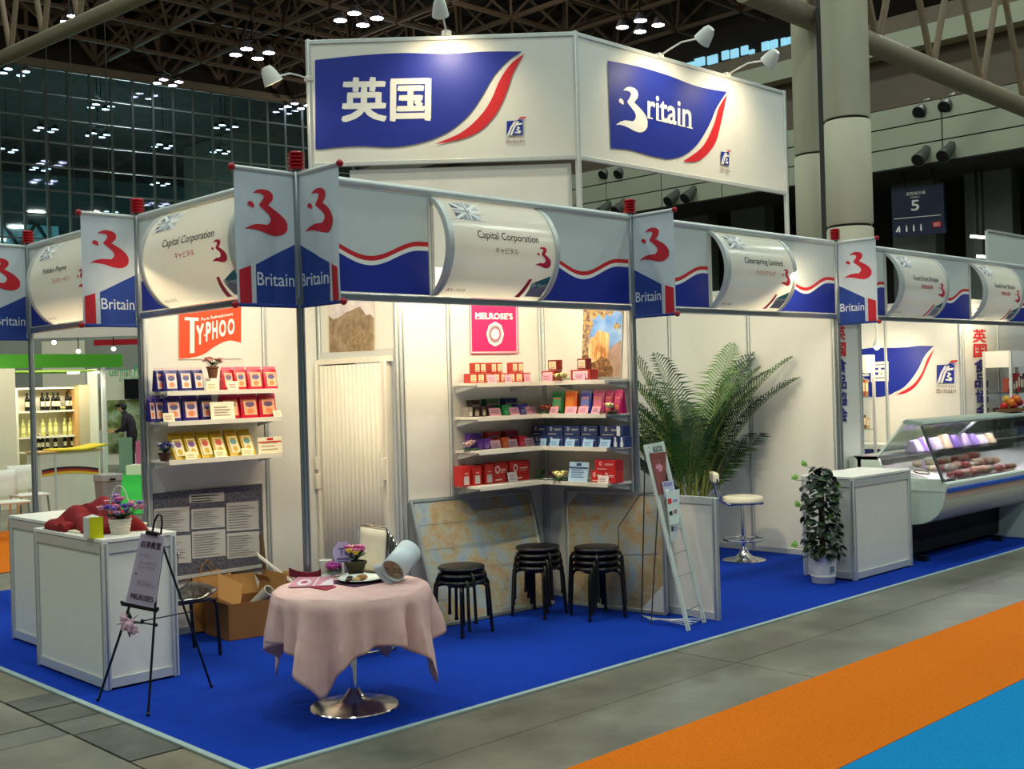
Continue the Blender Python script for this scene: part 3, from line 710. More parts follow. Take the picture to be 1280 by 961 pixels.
# ---------------------------------------------------------------- banners that stand out from the posts
M_cloth = mat('banner_cloth', (196, 206, 212), .85, var=.03, trans=.12)
M_bblue = mat('banner_print_blue', (34, 62, 138), .85, var=.03); M_bred = mat('banner_print_red', (188, 34, 48), .85); M_bwhite = mat('banner_print_white', (206, 214, 222), .85)
def banner(label, x, y, dirv, vis, seed, amp=.012):
    """vis = print reads with the post at its right (R) or its left (L)"""
    d = V(dirv); n = V((0, 0, 1)).cross(d)      # side normal
    if (CAM-V((x, y, 2.5))).dot(n) < 0: n = -n
    t = thing('banner', label, 'banner', (x, y, 2.2)); W, H = .41, .75; zt = ZT-.005
    rnd = random.Random(seed); p1, p2 = rnd.random()*6, rnd.random()*6
    def fn(u, v):                              # u: 0 at the post .. 1 outer end, v: 0 bottom .. 1 top
        k = (1-v)*(.25+.75*v)*1.3
        g = amp*k*(sin(2.6*u*PI+p1+1.4*v)+.6*sin(5*u*PI+p2+2*v))
        sh = -.05*u*sin(v*PI)*(amp/.012-1)*.25 if amp > .013 else 0
        return V((x, y, zt-.02-H*(1-v)))+d*(.028+u*(W-.028)+sh*(1-v))+n*g
    MB().grid(fn, 22, 26).build('cloth', M_cloth, t)
    f = Flat()
    if vis == 'R': U = lambda p: 1-p             # p measured left to right on the print
    else: U = lambda p: p
    def P(pts): return [(U(a), b) for a, b in pts]
    # emblem and lettering keep reading left to right
    E = [(.14+p*.74, .525+q*.345) for p, q in EMBLEM]; D = [(.14+p*.74, .525+q*.345) for p, q in EDOT]
    f.poly(P(E), 1); f.poly(P(D), 1)
    if vis == 'R':
        f.poly(P([(.32, .005), (.99, .005), (.99, .47), (.32, .30)]), 0); f.poly(P([(.035, .01), (.24, .005), (.235, .29), (.035, .255)]), 1)
        tx = .335
    else:
        f.poly(P([(.01, .005), (.68, .005), (.68, .30), (.01, .47)]), 0); f.poly(P([(.76, .005), (.965, .01), (.965, .255), (.765, .29)]), 1)
        tx = .03
    vs, fs, a_ = text2d('Britain', .006)
    f.tri([(U(tx+p*.63), .145+q*.10) for p, q in vs], fs, 2)
    dd = .003
    f.lay('print', [M_bblue, M_bred, M_bwhite], lambda u, v: fn(u, v)+n*dd, t, cut={0: (0, 1, 22), 1: (0, 1, 26)})
    top = V((x, y, zt-.012)); bot = V((x, y, zt-.022-H))
    MB().tube([top+d*.02, top+d*(W+.005)], .013, 10).build('rod', M_aluw, t)
    MB().tube([bot+d*.02, bot+d*(W+.005)], .011, 10).build('bottom_rod', M_bblue, t)
    MB().ell(top+d*(W+.012), .021, 12, 8).build('end_cap', M_darkred, t); MB().ell(bot+d*(W+.012), .021, 12, 8).build('end_cap', M_darkred, t)
    return t
banner('pale banner with red emblem left of the corner post', 0, 0, (-1, 0, 0), 'R', 1, .012)
banner('creased pale banner with red emblem right of the corner post', 0, 0, (0, -1, 0), 'L', 2, .020)
banner('pale Britain banner on the post left of the palm booth', 2.97, 0, (0, -1, 0), 'L', 3, .006)
banner('pale Britain banner on the post left of the deli case booth', 5.94, 0, (0, -1, 0), 'L', 4, .004)
banner('pale Britain banner between the Fiddes Payne and the left Capital sign', 0, 1.98, (-1, 0, 0), 'R', 5, .008)
banner('pale Britain banner cut off at the far left over the wine booth', 0, 3.92, (-1, 0, 0), 'R', 6, .006)

# ---------------------------------------------------------------- sign tower behind the booths
TY = 2.475
c0 = onY(718, 40, TY); c0b = onY(727, 199, TY); zt, zbm = c0.z, onY(741, 202, TY).z
xr = onY(981, 180, TY).x; xl = (onY(720, 100, TY)).x
dl = V((-1, 1, 0)).normalized(); nl = V((-1, -1, 0)).normalized()
Pc = V((xl, TY, 0))
eL = onP(387, 120, Pc, nl); LL = (V((eL.x, eL.y, 0))-Pc).length
tw = thing('sign_tower', 'tall white two-sided sign tower with blue boards rising behind the booths', 'sign tower', Pc)
up = V((0, 0, 1))
def tower_face(a, b, n, m):
    d = (b-a).normalized(); L = (b-a).length
    for k in range(m):
        A, B = a+d*(L*k/m+.012), a+d*(L*(k+1)/m-.012)
        MB().bar(A+up*(zbm+.05+(zt-zbm)/2-.05), B+up*((zt+zbm)/2), .012, zt-zbm-.08).build('panel', M_white, tw)
    for z in (zbm+.02, zt-.02): MB().bar(a+up*z, b+up*z, .04, .045).build('rail', M_aluw, tw, bev=.006)
Pl, Pr = Pc+dl*LL, V((xr, TY, 0))
tower_face(Pc, Pl, nl, 1); tower_face(Pc, Pr, V((0, -1, 0)), 1)
for q, z0 in ((Pc, .012), (Pl, .012), (Pr, .012)):
    MB().bar(q+up*z0, q+up*(zt+.01), .05, .05, up=(1, 0, 0)).build('post', M_aluw, tw, bev=.008)
Pb = Pl+V((1, 1, 0)).normalized()*.0+V((2.8, 0, 0)); 
MB().bar(Pl+up*(zt-.02), Pl+V((2.0, 1.2, 0))+up*(zt-.02), .04, .045).bar(Pr+up*(zt-.02), Pr+V((0, 2.5, 0))+up*(zt-.02), .04, .045).build('back_rail', M_aluw, tw)
def trace(P, n, d=.012):
    n = V(n)
    return lambda x, y: onP(x, y, P+n*(.006+d), n)
def curve(pts, k=6):                       # smooth outline through points (Catmull-Rom, open)
    o = []
    for i in range(len(pts)-1):
        p0, p1, p2, p3 = pts[max(i-1, 0)], pts[i], pts[i+1], pts[min(i+2, len(pts)-1)]
        for j in range(k):
            t = j/k
            o.append(tuple(.5*((2*p1[c])+(-p0[c]+p2[c])*t+(2*p0[c]-5*p1[c]+4*p2[c]-p3[c])*t*t+(-p0[c]+3*p1[c]-3*p2[c]+p3[c])*t**3) for c in (0, 1)))
    return o+[pts[-1]]
def z2(x, y): return (370+x/3.2, y/3.2)
def z3(x, y): return (740+x/3.204, y/3.204)
f = Flat()
topc = curve([z2(76, 240), z2(250, 222), z2(420, 212), z2(600, 215), z2(760, 206), z2(905, 206)])
rgt = curve([z2(905, 206), z2(850, 240), z2(790, 305), z2(740, 390), z2(690, 460), z2(620, 520), z2(550, 555)])
bot = curve([z2(550, 555), z2(480, 575), z2(380, 588), z2(240, 584), z2(78, 598)])
f.poly(topc[:-1]+rgt[:-1]+bot, 0)
sw = curve([z2(914, 214), z2(860, 255), z2(815, 320), z2(780, 400), z2(735, 465), z2(660, 530), z2(553, 577)])
sb = curve([z2(553, 577), z2(660, 556), z2(740, 520), z2(800, 455), z2(840, 375), z2(870, 290), z2(914, 214)])
f.poly(sw[:-1]+sb[:-1], 1)
f.lay('print', [M_blue, M_red], trace(Pc, nl), tw)
f = Flat(); vs, fs, _a = text2d('英国', .035)
A, B, C_ = z2(180, 490), z2(540, 483), z2(182, 310)
f.tri([(A[0]+p*(B[0]-A[0])+q*(C_[0]-A[0]), A[1]+p*(B[1]-A[1])+q*(C_[1]-A[1])) for p, q in vs], fs, 0)
f.lay('lettering', [M_print], trace(Pc, nl, .016), tw)
def logo_at(A, B, T, P, n, parent, name='logo'):
    """A,B bottom corners of the square and T its top-left corner, in pixels"""
    g = Flat(); board_logo(g, 0, 0, 1.0, 0, 1, 2, 3)
    mp = trace(P, n, .014)
    q = lambda u, v: mp(A[0]+u*(B[0]-A[0])+v*(T[0]-A[0])/.8, A[1]+u*(B[1]-A[1])+v*(T[1]-A[1])/.8)
    g.lay(name, [M_blue, M_red, M_print, mat('print_logo_brown', (150, 120, 112), .6)], q, parent)
logo_at(z2(842, 542), z2(916, 538), z2(843, 484), Pc, nl, tw)
f = Flat()
tc_ = curve([z3(64, 243), z3(180, 265), z3(300, 300), z3(420, 345), z3(540, 368)])
rc_ = curve([z3(540, 368), z3(500, 430), z3(470, 500), z3(420, 580), z3(360, 625), z3(300, 637)])
bc_ = curve([z3(300, 637), z3(230, 622), z3(150, 600), z3(76, 593)])
f.poly(tc_[:-1]+rc_[:-1]+bc_, 0)
f.poly(curve([z3(541, 378), z3(510, 430), z3(485, 510), z3(440, 590), z3(365, 646)])[:-1]+curve([z3(365, 646), z3(430, 642), z3(490, 580), z3(515, 500), z3(541, 378)])[:-1], 1)
f.lay('print', [M_blue, M_red], trace(Pc, (0, -1, 0)), tw)
f = Flat()
def em3(p, q): return z3(95+p*128+2*q, 528-q*178+18*(p-.6))
f.poly([em3(p, q) for p, q in EMBLEM], 0); f.poly([em3(p, q) for p, q in EDOT], 0)
vs, fs, _a = text2d('ritain', .02)
A, B, C_ = z3(222, 475), z3(398, 516), z3(222, 375)
f.tri([(A[0]+p*(B[0]-A[0])+q*(C_[0]-A[0]), A[1]+p*(B[1]-A[1])+q*(C_[1]-A[1])) for p, q in vs], fs, 0)
# slab serifs of the lettering
for sx_, sy_ in ((232, 475), (279, 487), (310, 494), (362, 507), (391, 514)):
    q = z3(sx_, sy_); f.poly([(q[0]-3.6, q[1]-2.4), (q[0]+3.6, q[1]-.8), (q[0]+3.6, q[1]+.8), (q[0]-3.6, q[1]-.8)], 0)
f.lay('lettering', [M_print], trace(Pc, (0, -1, 0), .016), tw)
logo_at(z3(516, 656), z3(553, 664), z3(517, 606), Pc, V((0, -1, 0)), tw)
# white storage wall under the left board
ws = setting('wall_tower', Pc)
q0 = Pc+dl*.10-nl*.06; q1 = Pc+dl*(LL*.86)-nl*.06
zl_ = onP(600, 208, q0, nl).z
MB().bar(q0+up*(zl_/2+.01), q1+up*(zl_/2+.01), .02, zl_-.02).build('panel', M_white, ws)
MB().bar(q0+up*(zl_-.02), q1+up*(zl_-.02), .03, .04).bar(q0+up*.012, q0+up*zl_, .04).build('frame', M_aluw, ws)
# arm spots on the tower and the header
M_lampw = mat('lamp_white', (214, 214, 206), .35, var=.02); M_bulb = mat('halogen_glow', (255, 232, 190), emit=18)
def arm_lamp(label, base, head, aim, power):
    t = thing('arm_lamp', label, 'spotlight', base)
    mid = base.lerp(head, .5)+V((0, 0, .05))
    MB().tube([base, base+(head-base)*.25+V((0, 0, .03)), mid, head], .010, 8).build('arm', M_lampw, t)
    MB().box(base-V((.04, .04, .03)), base+V((.04, .04, .03))).build('clamp', M_lampw, t, bev=.01)
    d = (V(aim)-head).normalized(); Q = d.to_track_quat('Z', 'Y').to_matrix()
    MB().lathe([(.0, -.12), (.04, -.115), (.06, -.07), (.075, .0), (.085, .06), (.078, .06), (.06, -.02)], head, 16, Q, sq=1.25).build('lamp_shade', M_lampw, t)
    MB().lathe([(0, .02), (.068, .02), (.068, .03)], head, 16, Q, sq=1.25).build('bulb', M_bulb, t)
    lamp('SPOT', 'arm_lamp_light', head+d*.08, power, WARM, .05, aim, R(120), .9)
pl_ = onP(558, 42, Pc, nl); hl = onP(550, 12, Pc+nl*.65, nl)
arm_lamp('white arm spotlight over the Chinese lettered board', pl_, hl, Pc+dl*(LL*.48)+up*(zt-.75), 50)
hl2 = onP(339, 97, Pl+nl*.35, nl); arm_lamp('white arm spotlight jutting out from the left end of the tower', Pl+up*(zt-.40), hl2, Pl+up*(zt-1.2)+nl*.1, 8)
for (bx, by, hx, hy, lb) in ((824, 68, 881, 46, 'left white arm spotlight over the blue Britain board'), (908, 90, 963, 74, 'right white arm spotlight over the blue Britain board')):
    b_ = onY(bx, by, TY); h_ = onY(hx, hy, TY-.75)
    arm_lamp(lb, V((b_.x, TY, zt)), h_, (b_.x-.1, TY, zt-.6), 48)
# ---------------------------------------------------------------- posters on the stand walls
def q2(s, ox, oy): return lambda x, y: (ox+x/s, oy+y/s)
def quadmap(A, B, C_, D):      # unit square to a pixel quad (A bottom-left, B bottom-right, C top-right, D top-left)
    return lambda p, q: tuple(A[i]*(1-p)*(1-q)+B[i]*p*(1-q)+C_[i]*p*q+D[i]*(1-p)*q for i in (0, 1))
def textq(f, t, k, A, B, C_, D, bold=0.0, spacing=1.0):
    vs, fs, _ = text2d(t, bold, spacing); m = quadmap(A, B, C_, D); f.tri([m(p, q) for p, q in vs], fs, k)
def rectq(f, k, A, B, C_, D): f.tri([A, B, C_, D], [(0, 1, 2, 3)], k)
def pl(axis, c, lift=.0): return (lambda x, y: onX(x, y, c-lift)) if axis == 'X' else (lambda x, y: onY(x, y, c-lift))
def poster(label, axis, c, quad, th=.012, m=None, name='poster', cat='poster'):
    mp = pl(axis, c, .008); P = [mp(*p) for p in quad]
    n = V((-1, 0, 0)) if axis == 'X' else V((0, -1, 0))
    base = (P[0]+P[1])/2
    t = thing(name, label, cat, base)
    MB().slab(P, n, th).build('board', m or M_white, t)
    return t, pl(axis, c, .008+th+.0012)
z = q2(4.575, 170, 380)
t, mp = poster('orange red poster with white lettering above the left wall shelves', 'Y', 1.98, [z(243, 316), z(604, 312), z(604, -60), z(243, -60)], .006)
f = Flat()
f.poly([z(246, -55), z(601, -55)]+curve([z(601, 221), z(540, 209), z(490, 222), z(440, 250), z(390, 285), z(330, 304), z(247, 313)]), 0)
f.poly([z(278, 74), z(358, 78), z(358, 96), z(334, 96), z(334, 279), z(308, 281), z(308, 94), z(278, 92)], 1)
for ch, x0, x1, ybl, ybr, ytl, ytr in (('Y', 343, 388, 237, 226, 124, 108), ('P', 398, 428, 216, 209, 104, 98), ('H', 434, 466, 205, 196, 97, 92), ('O', 474, 514, 192, 182, 92, 88), ('O', 522, 562, 180, 170, 86, 80)):
    textq(f, ch, 1, z(x0, ybl), z(x1, ybr), z(x1, ytr), z(x0, ytl), .045)
f.disc(*z(391, 178), 1.1, 1.3, 1, 8)
textq(f, 'Pure Refreshment', 1, z(370, 97), z(552, 64), z(552, 46), z(370, 78), .02)
f.lay('print', [mat('poster_orange', (236, 70, 22), .5, var=.03), M_print], mp, t)

z = q2(8.74, 560, 370)
t, mp = poster('crimson poster with white oval badge above the corner shelves', 'Y', .99, [z(247, 632), z(764, 626), z(752, -60), z(236, -60)], .012, mat('poster_pink_edge', (222, 120, 150), .5))
f = Flat(); rectq(f, 0, z(262, 606), z(748, 604), z(738, -50), z(252, -50))
for a_, b_, c_, d_ in ((z(252, 618), z(756, 614), z(756, 607), z(252, 610)),): rectq(f, 1, a_, b_, c_, d_)
rectq(f, 1, z(750, 614), z(756, 614), z(746, -50), z(740, -50)); rectq(f, 1, z(252, 618), z(260, 618), z(250, -50), z(242, -50))
f.lay('print', [mat('poster_crimson', (204, 34, 104), .5, var=.06, scale=3), M_print], mp, t)
f = Flat(); textq(f, "MELROSE'S", 1, z(296, 252), z(708, 258), z(704, 186), z(296, 176), .06, 1.05)
for x_ in (304, 330, 356, 388, 420, 446, 498, 590, 632):
    f.poly([z(x_-9, 252), z(x_+13, 252), z(x_+13, 244), z(x_-9, 244)], 1)
oc = []
for k in range(40):
    a = 2*PI*k/40; rr = 1+.03*cos(8*a); oc.append(z(511+92*rr*cos(a), 415+130*rr*sin(a)))
f.poly(oc, 1); c_ = z(511, 415)
f.disc(c_[0], c_[1], 8.1, 11.2, 0, 32, .93); f.disc(c_[0], c_[1], 6.4, 8.6, 2, 32, .78); f.disc(c_[0], c_[1], 6.9, 9.6, 0, 32, .9)
f.lay('lettering', [M_ink, M_print, mat('poster_badge_pink', (226, 120, 150), .5)], lambda x, y: mp(x, y)+V((0, -.001, 0)), t)

SKYP = ramp_mat('poster_sky', [(.35, (96, 150, 222)), (.6, (150, 190, 235)), (.75, (226, 226, 232))], 6, 4, .45)
LEAFP = ramp_mat('poster_leaves', [(.3, (70, 50, 44)), (.45, (140, 110, 104)), (.55, (200, 176, 90)), (.7, (150, 150, 190))], 34, 6, .45)
STONEP = ramp_mat('poster_stone', [(.3, (160, 90, 50)), (.5, (228, 176, 112)), (.7, (246, 220, 166))], 16, 5, .45, stretch=(1, 1, .4))
MISTP = ramp_mat('poster_mist', [(.3, (150, 122, 104)), (.7, (188, 160, 144))], 8, 4, .45)
BUSHP = ramp_mat('poster_bush', [(.3, (70, 40, 32)), (.5, (120, 90, 50)), (.65, (178, 120, 90))], 40, 5, .45)
z = q2(8.74, 660, 370)
t, mp = poster('tall photo poster of a golden stone building under blue sky on the shelf corner wall', 'X', 2.97, [z(580, 892), z(1022, 886), z(1046, 110), z(598, 106)], .008)
f = Flat(); rectq(f, 0, z(590, 882), z(1010, 878), z(1034, 100), z(608, 100))
f.poly([z(604, 150), z(690, 230), z(715, 300), z(680, 400), z(660, 520), z(655, 640), z(592, 650)], 1)
f.poly([z(606, 100), z(1034, 100), z(1032, 190), z(960, 150), z(900, 220), z(850, 200), z(820, 262), z(780, 190), z(720, 262), z(640, 180), z(605, 200)], 1)
f.poly([z(930, 320), z(970, 290), z(1020, 320), z(1000, 350), z(950, 365)], 1)
f.poly([z(870, 640), z(900, 560), z(960, 520), z(1020, 480), z(1012, 878), z(860, 878)], 3)
f.poly([z(655, 800), z(665, 520), z(680, 455), z(735, 440), z(742, 400), z(775, 378), z(790, 362), z(803, 385), z(875, 400), z(888, 420), z(885, 520), z(880, 600), z(870, 720), z(860, 780)], 2)
for x_ in (745, 795, 835): f.poly([z(x_, 560), z(x_+6, 560), z(x_+4, 720), z(x_-2, 720)], 4)
f.poly([z(592, 650), z(655, 640), z(700, 730), z(760, 700), z(800, 650), z(880, 690), z(930, 800), z(920, 879), z(590, 881)], 4)
f.lay('print', [SKYP, LEAFP, STONEP, MISTP, BUSHP], mp, t)

z = q2(2.914, 360, 370)
t, mp = poster('sepia landscape photo poster with trees above the accordion door', 'X', 1.485, [z(150, 213), z(318, 205), z(313, -8), z(146, -8)], .008, mat('poster_cream_edge', (224, 208, 178), .6))
f = Flat(); rectq(f, 0, z(151, 207), z(314, 199), z(311, -6), z(147, -6))
f.poly([z(148, 70), z(165, 85), z(185, 78), z(210, 60), z(235, 50), z(262, 38), z(285, 70), z(300, 66), z(312, 80), z(314, 198), z(151, 206)], 1)
f.poly([z(215, 130), z(235, 110), z(262, 120), z(280, 150), z(270, 199), z(220, 202)], 2)
f.lay('print', [ramp_mat('sepia_sky', [(.35, (196, 184, 190)), (.6, (226, 216, 210))], 6, 4, .5), ramp_mat('sepia_trees', [(.3, (104, 84, 58)), (.5, (146, 124, 94)), (.7, (172, 152, 120))], 12, 6, .5), ramp_mat('sepia_field', [(.3, (96, 76, 54)), (.6, (160, 136, 100))], 50, 5, .5)], mp, t)

# schedule board
PLAID = ramp_mat('slate_plaid', [(.35, (58, 58, 72)), (.65, (104, 104, 118))], 60, 2, .6)
t = thing('notice_board', 'slate notice board with six printed sheets low on the left wall', 'notice board', (.49, 1.97, .42))
MB().box((.05, 1.955, .425), (.925, 1.972, 1.03)).build('board', PLAID, t)
MB().box((.05, 1.94, .405), (.93, 1.972, .428)).build('ledge', M_aluw, t)
PAPER = mat('paper_grey', (186, 184, 180), .7, var=.02); PTXT = mat('paper_text', (132, 130, 132), .7)
lift = lambda x, y: onY(x, y, 1.9535)
z = q2(3.845, 170, 570)
for A, B, C_, D in ((( 86, 368), (256, 362), (256, 243), (86, 254)), ((266, 352), (426, 340), (425, 246), (266, 256)), ((436, 362), (590, 350), (588, 214), (434, 226)),
                    ((88, 520), (266, 512), (262, 378), (88, 392)), ((270, 494), (432, 478), (428, 350), (268, 364)), ((438, 494), (594, 480), (592, 360), (436, 372)), ((255, 226), (424, 216), (423, 173), (255, 184))):
    P = [lift(*z(*q)) for q in (A, B, C_, D)]
    sh = MB().slab(P, (0, -1, 0), .002).build('sheet', PAPER, t)
    fx = Flat(); m = quadmap(*[z(*q) for q in (A, B, C_, D)])
    nrow = 3 if A[1] == 226 else 9
    rnd = random.Random(A[0])
    for k in range(nrow):
        q0, q1 = .08+.86*k/nrow, .08+.86*(k+.45)/nrow
        rectq(fx, 0, m(.06, q0), m(.5+.44*rnd.random(), q0), m(.5+.4*rnd.random(), q1), m(.06, q1))
    fx.lay('print', [PTXT if nrow > 3 else M_ink], lambda x, y: onY(x, y, 1.9505), sh)

# framed maps leaning on the walls
MAPM = ramp_mat('map_print', [(.30, (116, 140, 164)), (.44, (146, 160, 170)), (.49, (160, 156, 128)), (.54, (168, 136, 104)), (.60, (134, 138, 92)), (.67, (166, 150, 120)), (.75, (140, 112, 100))], 3.0, 12, .35, dist=.25, rough_n=.82)
MAPL = mat('map_road', (150, 96, 90), .5); MAPG = mat('map_grid', (120, 132, 140), .5)
def framed_map(label, P, seed):        # P: BL, BR, TR, TL
    t = thing('framed_map', label, 'map', (P[0]+P[1])/2)
    n = (P[1]-P[0]).cross(P[3]-P[0]).normalized()
    if n.dot(CAM-P[0]) < 0: n = -n
    MB().slab([p-n*.012 for p in P], n, .012).build('board', M_aluw, t)
    ins = [P[0]+(P[2]-P[0])*.02, P[1]+(P[3]-P[1])*.02, P[2]+(P[0]-P[2])*.02, P[3]+(P[1]-P[3])*.02]
    pr = MB().slab(ins, n, .002).build('map_sheet', MAPM, t)
    for a, b in ((0, 1), (1, 2), (2, 3), (3, 0)): MB().bar(P[a], P[b], .022, .022, up=n).build('frame_bar', M_alu, t)
    f = Flat(); rnd = random.Random(seed)
    for k in range(1, 5): f.rect(0.02, k/5-.002, .98, k/5+.001, 1)
    for k in range(1, 4): f.rect(k/4-.0015, .02, k/4+.001, .98, 1)
    for k in range(16):
        x, y, a = rnd.uniform(.1, .9), rnd.uniform(.1, .9), rnd.uniform(0, 6)
        pts_ = []
        for s in range(7):
            pts_.append((x, y)); a += rnd.uniform(-.6, .6); x = min(.97, max(.03, x+.05*cos(a))); y = min(.97, max(.03, y+.05*sin(a)))
        for (xa, ya), (xb, yb) in zip(pts_[:-1], pts_[1:]):
            f.poly([(xa, ya-.0018), (xb, yb-.0018), (xb, yb+.0018), (xa, ya+.0018)], 0)
    f.lay('print', [MAPL, MAPG], lambda u, v: P[0]*(1-u)*(1-v)+P[1]*u*(1-v)+P[2]*u*v+P[3]*(1-u)*v+n*.0035, pr)
    return t
bl, br = onZ(541, 788), onZ(693, 757); bl = V((1.53, .66, .022)); br = V((2.66, .62, .022))
framed_map('framed road map leaning on the wall behind the two round stool stacks', [bl, br, onY(662, 614, .955), onY(513, 627, .955)], 3)
framed_map('framed road map leaning on the right wall beside the brochure rack', [V((2.75, .54, .022)), V((2.86, -.33, .022)), onX(828, 618, 2.93), onX(707, 612, 2.935)], 5)

# ---------------------------------------------------------------- wall shelves
M_shelf = mat('shelf_white', (224, 218, 204), .45, var=.02)
def shelf(label, pts, zt, fronts, brackets):
    c = sum((V((x, y, 0)) for x, y in pts), V())/len(pts)
    t = thing('wall_shelf', label, 'shelf', (c.x, c.y, zt-.022))
    MB().prism([(x, y, zt-.02) for x, y in pts], (0, 0, .02)).build('board', M_shelf, t, bev=.003)
    for a, b in fronts: MB().bar((a[0], a[1], zt-.014), (b[0], b[1], zt-.014), .006, .032).build('front_lip', M_shelf, t)
    for a, b in brackets:      # a at the wall, b towards the front
        a, b = V((a[0], a[1], zt-.021)), V((b[0], b[1], zt-.021)); d = b-a
        s = (V((0, 0, 1)).cross(d)).normalized()*.003
        MB().prism([a+s, a+d*.85+s, a+d*.8-V((0, 0, .012))+s, a-V((0, 0, .05))+s], -2*s).build('bracket', M_aluw, t)
TZ = [1.742, 1.535, 1.268]
for zz, lb in zip(TZ, ('top', 'middle', 'bottom')):
    shelf('%s white shelf of the three on the left wall under the orange poster' % lb, [(.035, 1.955), (.03, 1.68), (.93, 1.68), (.93, 1.955)], zz, [((.03, 1.678), (.93, 1.678))], [((.06, 1.955), (.06, 1.69)), ((.90, 1.955), (.90, 1.69))])
MZ = [1.742, 1.488, 1.238, .972]
for zz, lb in zip(MZ, ('topmost', 'second', 'third', 'lowest')):
    shelf('%s white shelf on the left side of the shelf corner' % lb, [(2.0, .965), (1.99, .69), (2.668, .69), (2.945, .965)], zz, [((1.99, .688), (2.668, .688))], [((2.02, .965), (2.02, .70)), ((2.6, .965), (2.6, .70))])
    shelf('%s white shelf on the right side of the shelf corner' % lb, [(2.948, .962), (2.672, .687), (2.672, .035), (2.945, .03)], zz, [((2.670, .687), (2.670, .035))], [((2.945, .62), (2.69, .62)), ((2.945, .055), (2.70, .055))])

# ---------------------------------------------------------------- packets, tins and cards on the shelves
PMATS = {}
def pm(rgb, rough=.35): return mat('pack_%02x%02x%02x' % rgb, rgb, rough, var=.04)
CREAMP = (236, 220, 186); PINKC = (240, 176, 196); LBLUE = (170, 206, 236)
def span(face, px0, px1, py, front):
    if face == 'Y': a, b = onY(px0, py, front), onY(px1, py, front); return a.x, abs(b.x-a.x), V((1, 0, 0)), V((0, -1, 0))
    a, b = onX(px0, py, front), onX(px1, py, front); return a.y, abs(b.y-a.y), V((0, -1, 0)), V((-1, 0, 0))
def org(face, a, front, zz): return V((a, front, zz)) if face == 'Y' else V((front, a, zz))
def carton(label, face, px0, px1, py, front, zz, h, d, col, style='panel', lab=CREAMP, acc=(60, 50, 60), cat='box', name='tea_box', group=None, lean=0.0, end=None):
    a, W, ex, n = span(face, px0, px1, py, front); o = org(face, a, front, zz+.0005)
    up = V((0, 0, 1)); W -= .002
    t = thing(name, label, cat, o+ex*W/2-n*d/2, group=group)
    p = [o, o+ex*W, o+ex*W-n*d, o-n*d]
    b = MB().hexa(p+[q+up*h for q in p]).build('body', pm(col), t, bev=.0015)
    f = Flat()
    if style == 'panel': f.rect(.12, .14, .88, .86, 0); f.disc(.5, .55, .2, .17, 1, 14); f.disc(.5, .55, .13, .11, 0, 14); f.rect(.2, .2, .8, .28, 2)
    elif style == 'disc': f.disc(.28, .66, .16*h/W if h < W else .2, .2, 0, 16); f.disc(.28, .66, .09*h/W if h < W else .12, .11, 2, 12); f.rect(.5, .6, .92, .66, 0); f.rect(.5, .5, .85, .53, 0); f.rect(.1, .12, .6, .18, 0)
    elif style == 'low': f.rect(.2, .08, .8, .5, 0); f.rect(.3, .6, .7, .66, 1)
    elif style == 'band': f.rect(0.02, .62, .98, .72, 0); f.rect(.2, .4, .8, .46, 0)
    f.lay('printed_label', [pm(lab), pm(acc), pm(col)], lambda u, v: o+ex*W*u+up*h*v+n*.0012, t)
    if end:
        MB().slab([o+ex*(W*end[0])+up*h*.05+n*.001, o+ex*(W*end[1])+up*h*.05+n*.001, o+ex*(W*end[1])+up*h*.95+n*.001, o+ex*(W*end[0])+up*h*.95+n*.001], n, .001).build('end_label', pm((214, 220, 228)), t)
    return t
def pouch(label, face, px0, px1, py, front, zz, h, d, col, lab=(236, 200, 170), acc=(60, 60, 130), top=(220, 200, 205), group=None, name='tea_pouch', leanback=.0, tilt=0.0, acc2=(230, 130, 80)):
    a, W, ex, n = span(face, px0, px1, py, front); o = org(face, a, front, zz+.0005); up = V((0, 0, 1)); W -= .003
    t = thing(name, label, 'pouch', o+ex*W/2-n*d/2, group=group)
    def sec(s, v):            # half depth and half width at height share v
        dep = d*(1-v)**.6*.5+.002; return dep
    def fn(u, v):
        k = 2*PI*u; dep = sec(0, v); x = W/2*(1-.05*sin(PI*v))*max(-1, min(1, 1.35*cos(k))); y = dep*max(-1, min(1, 1.5*sin(k)))
        return o+ex*(W/2+x)+up*(h*v)-n*(d/2+leanback*v+(-y))
    mb = MB().grid(lambda u, v: fn(u, v*.88), 12, 6, wrap=True)
    b = mb.build('bag', pm(col, .25), t)
    yb = d/2+leanback*.94
    MB().slab([o+up*h*.86-n*yb, o+ex*W+up*h*.86-n*yb, o+ex*W+up*h-n*yb, o+up*h-n*yb], n, .004).build('top_seal', pm(top, .25), t)
    f = Flat(); f.rect(.14, .12, .86, .74, 0); f.disc(.5, .55, .26, .12, 1, 14); f.disc(.5, .27, .2, .11, 2, 14); f.rect(.22, .64, .78, .7, 2)
    f.lay('printed_label', [pm(lab), pm(acc), pm(acc2)], lambda u, v: o+ex*W*u+up*h*v-n*(d/2+leanback*v-sec(0, v)*min(1, 1.5)-.004), t, cut={1: (0, 1, 5)})
    return t
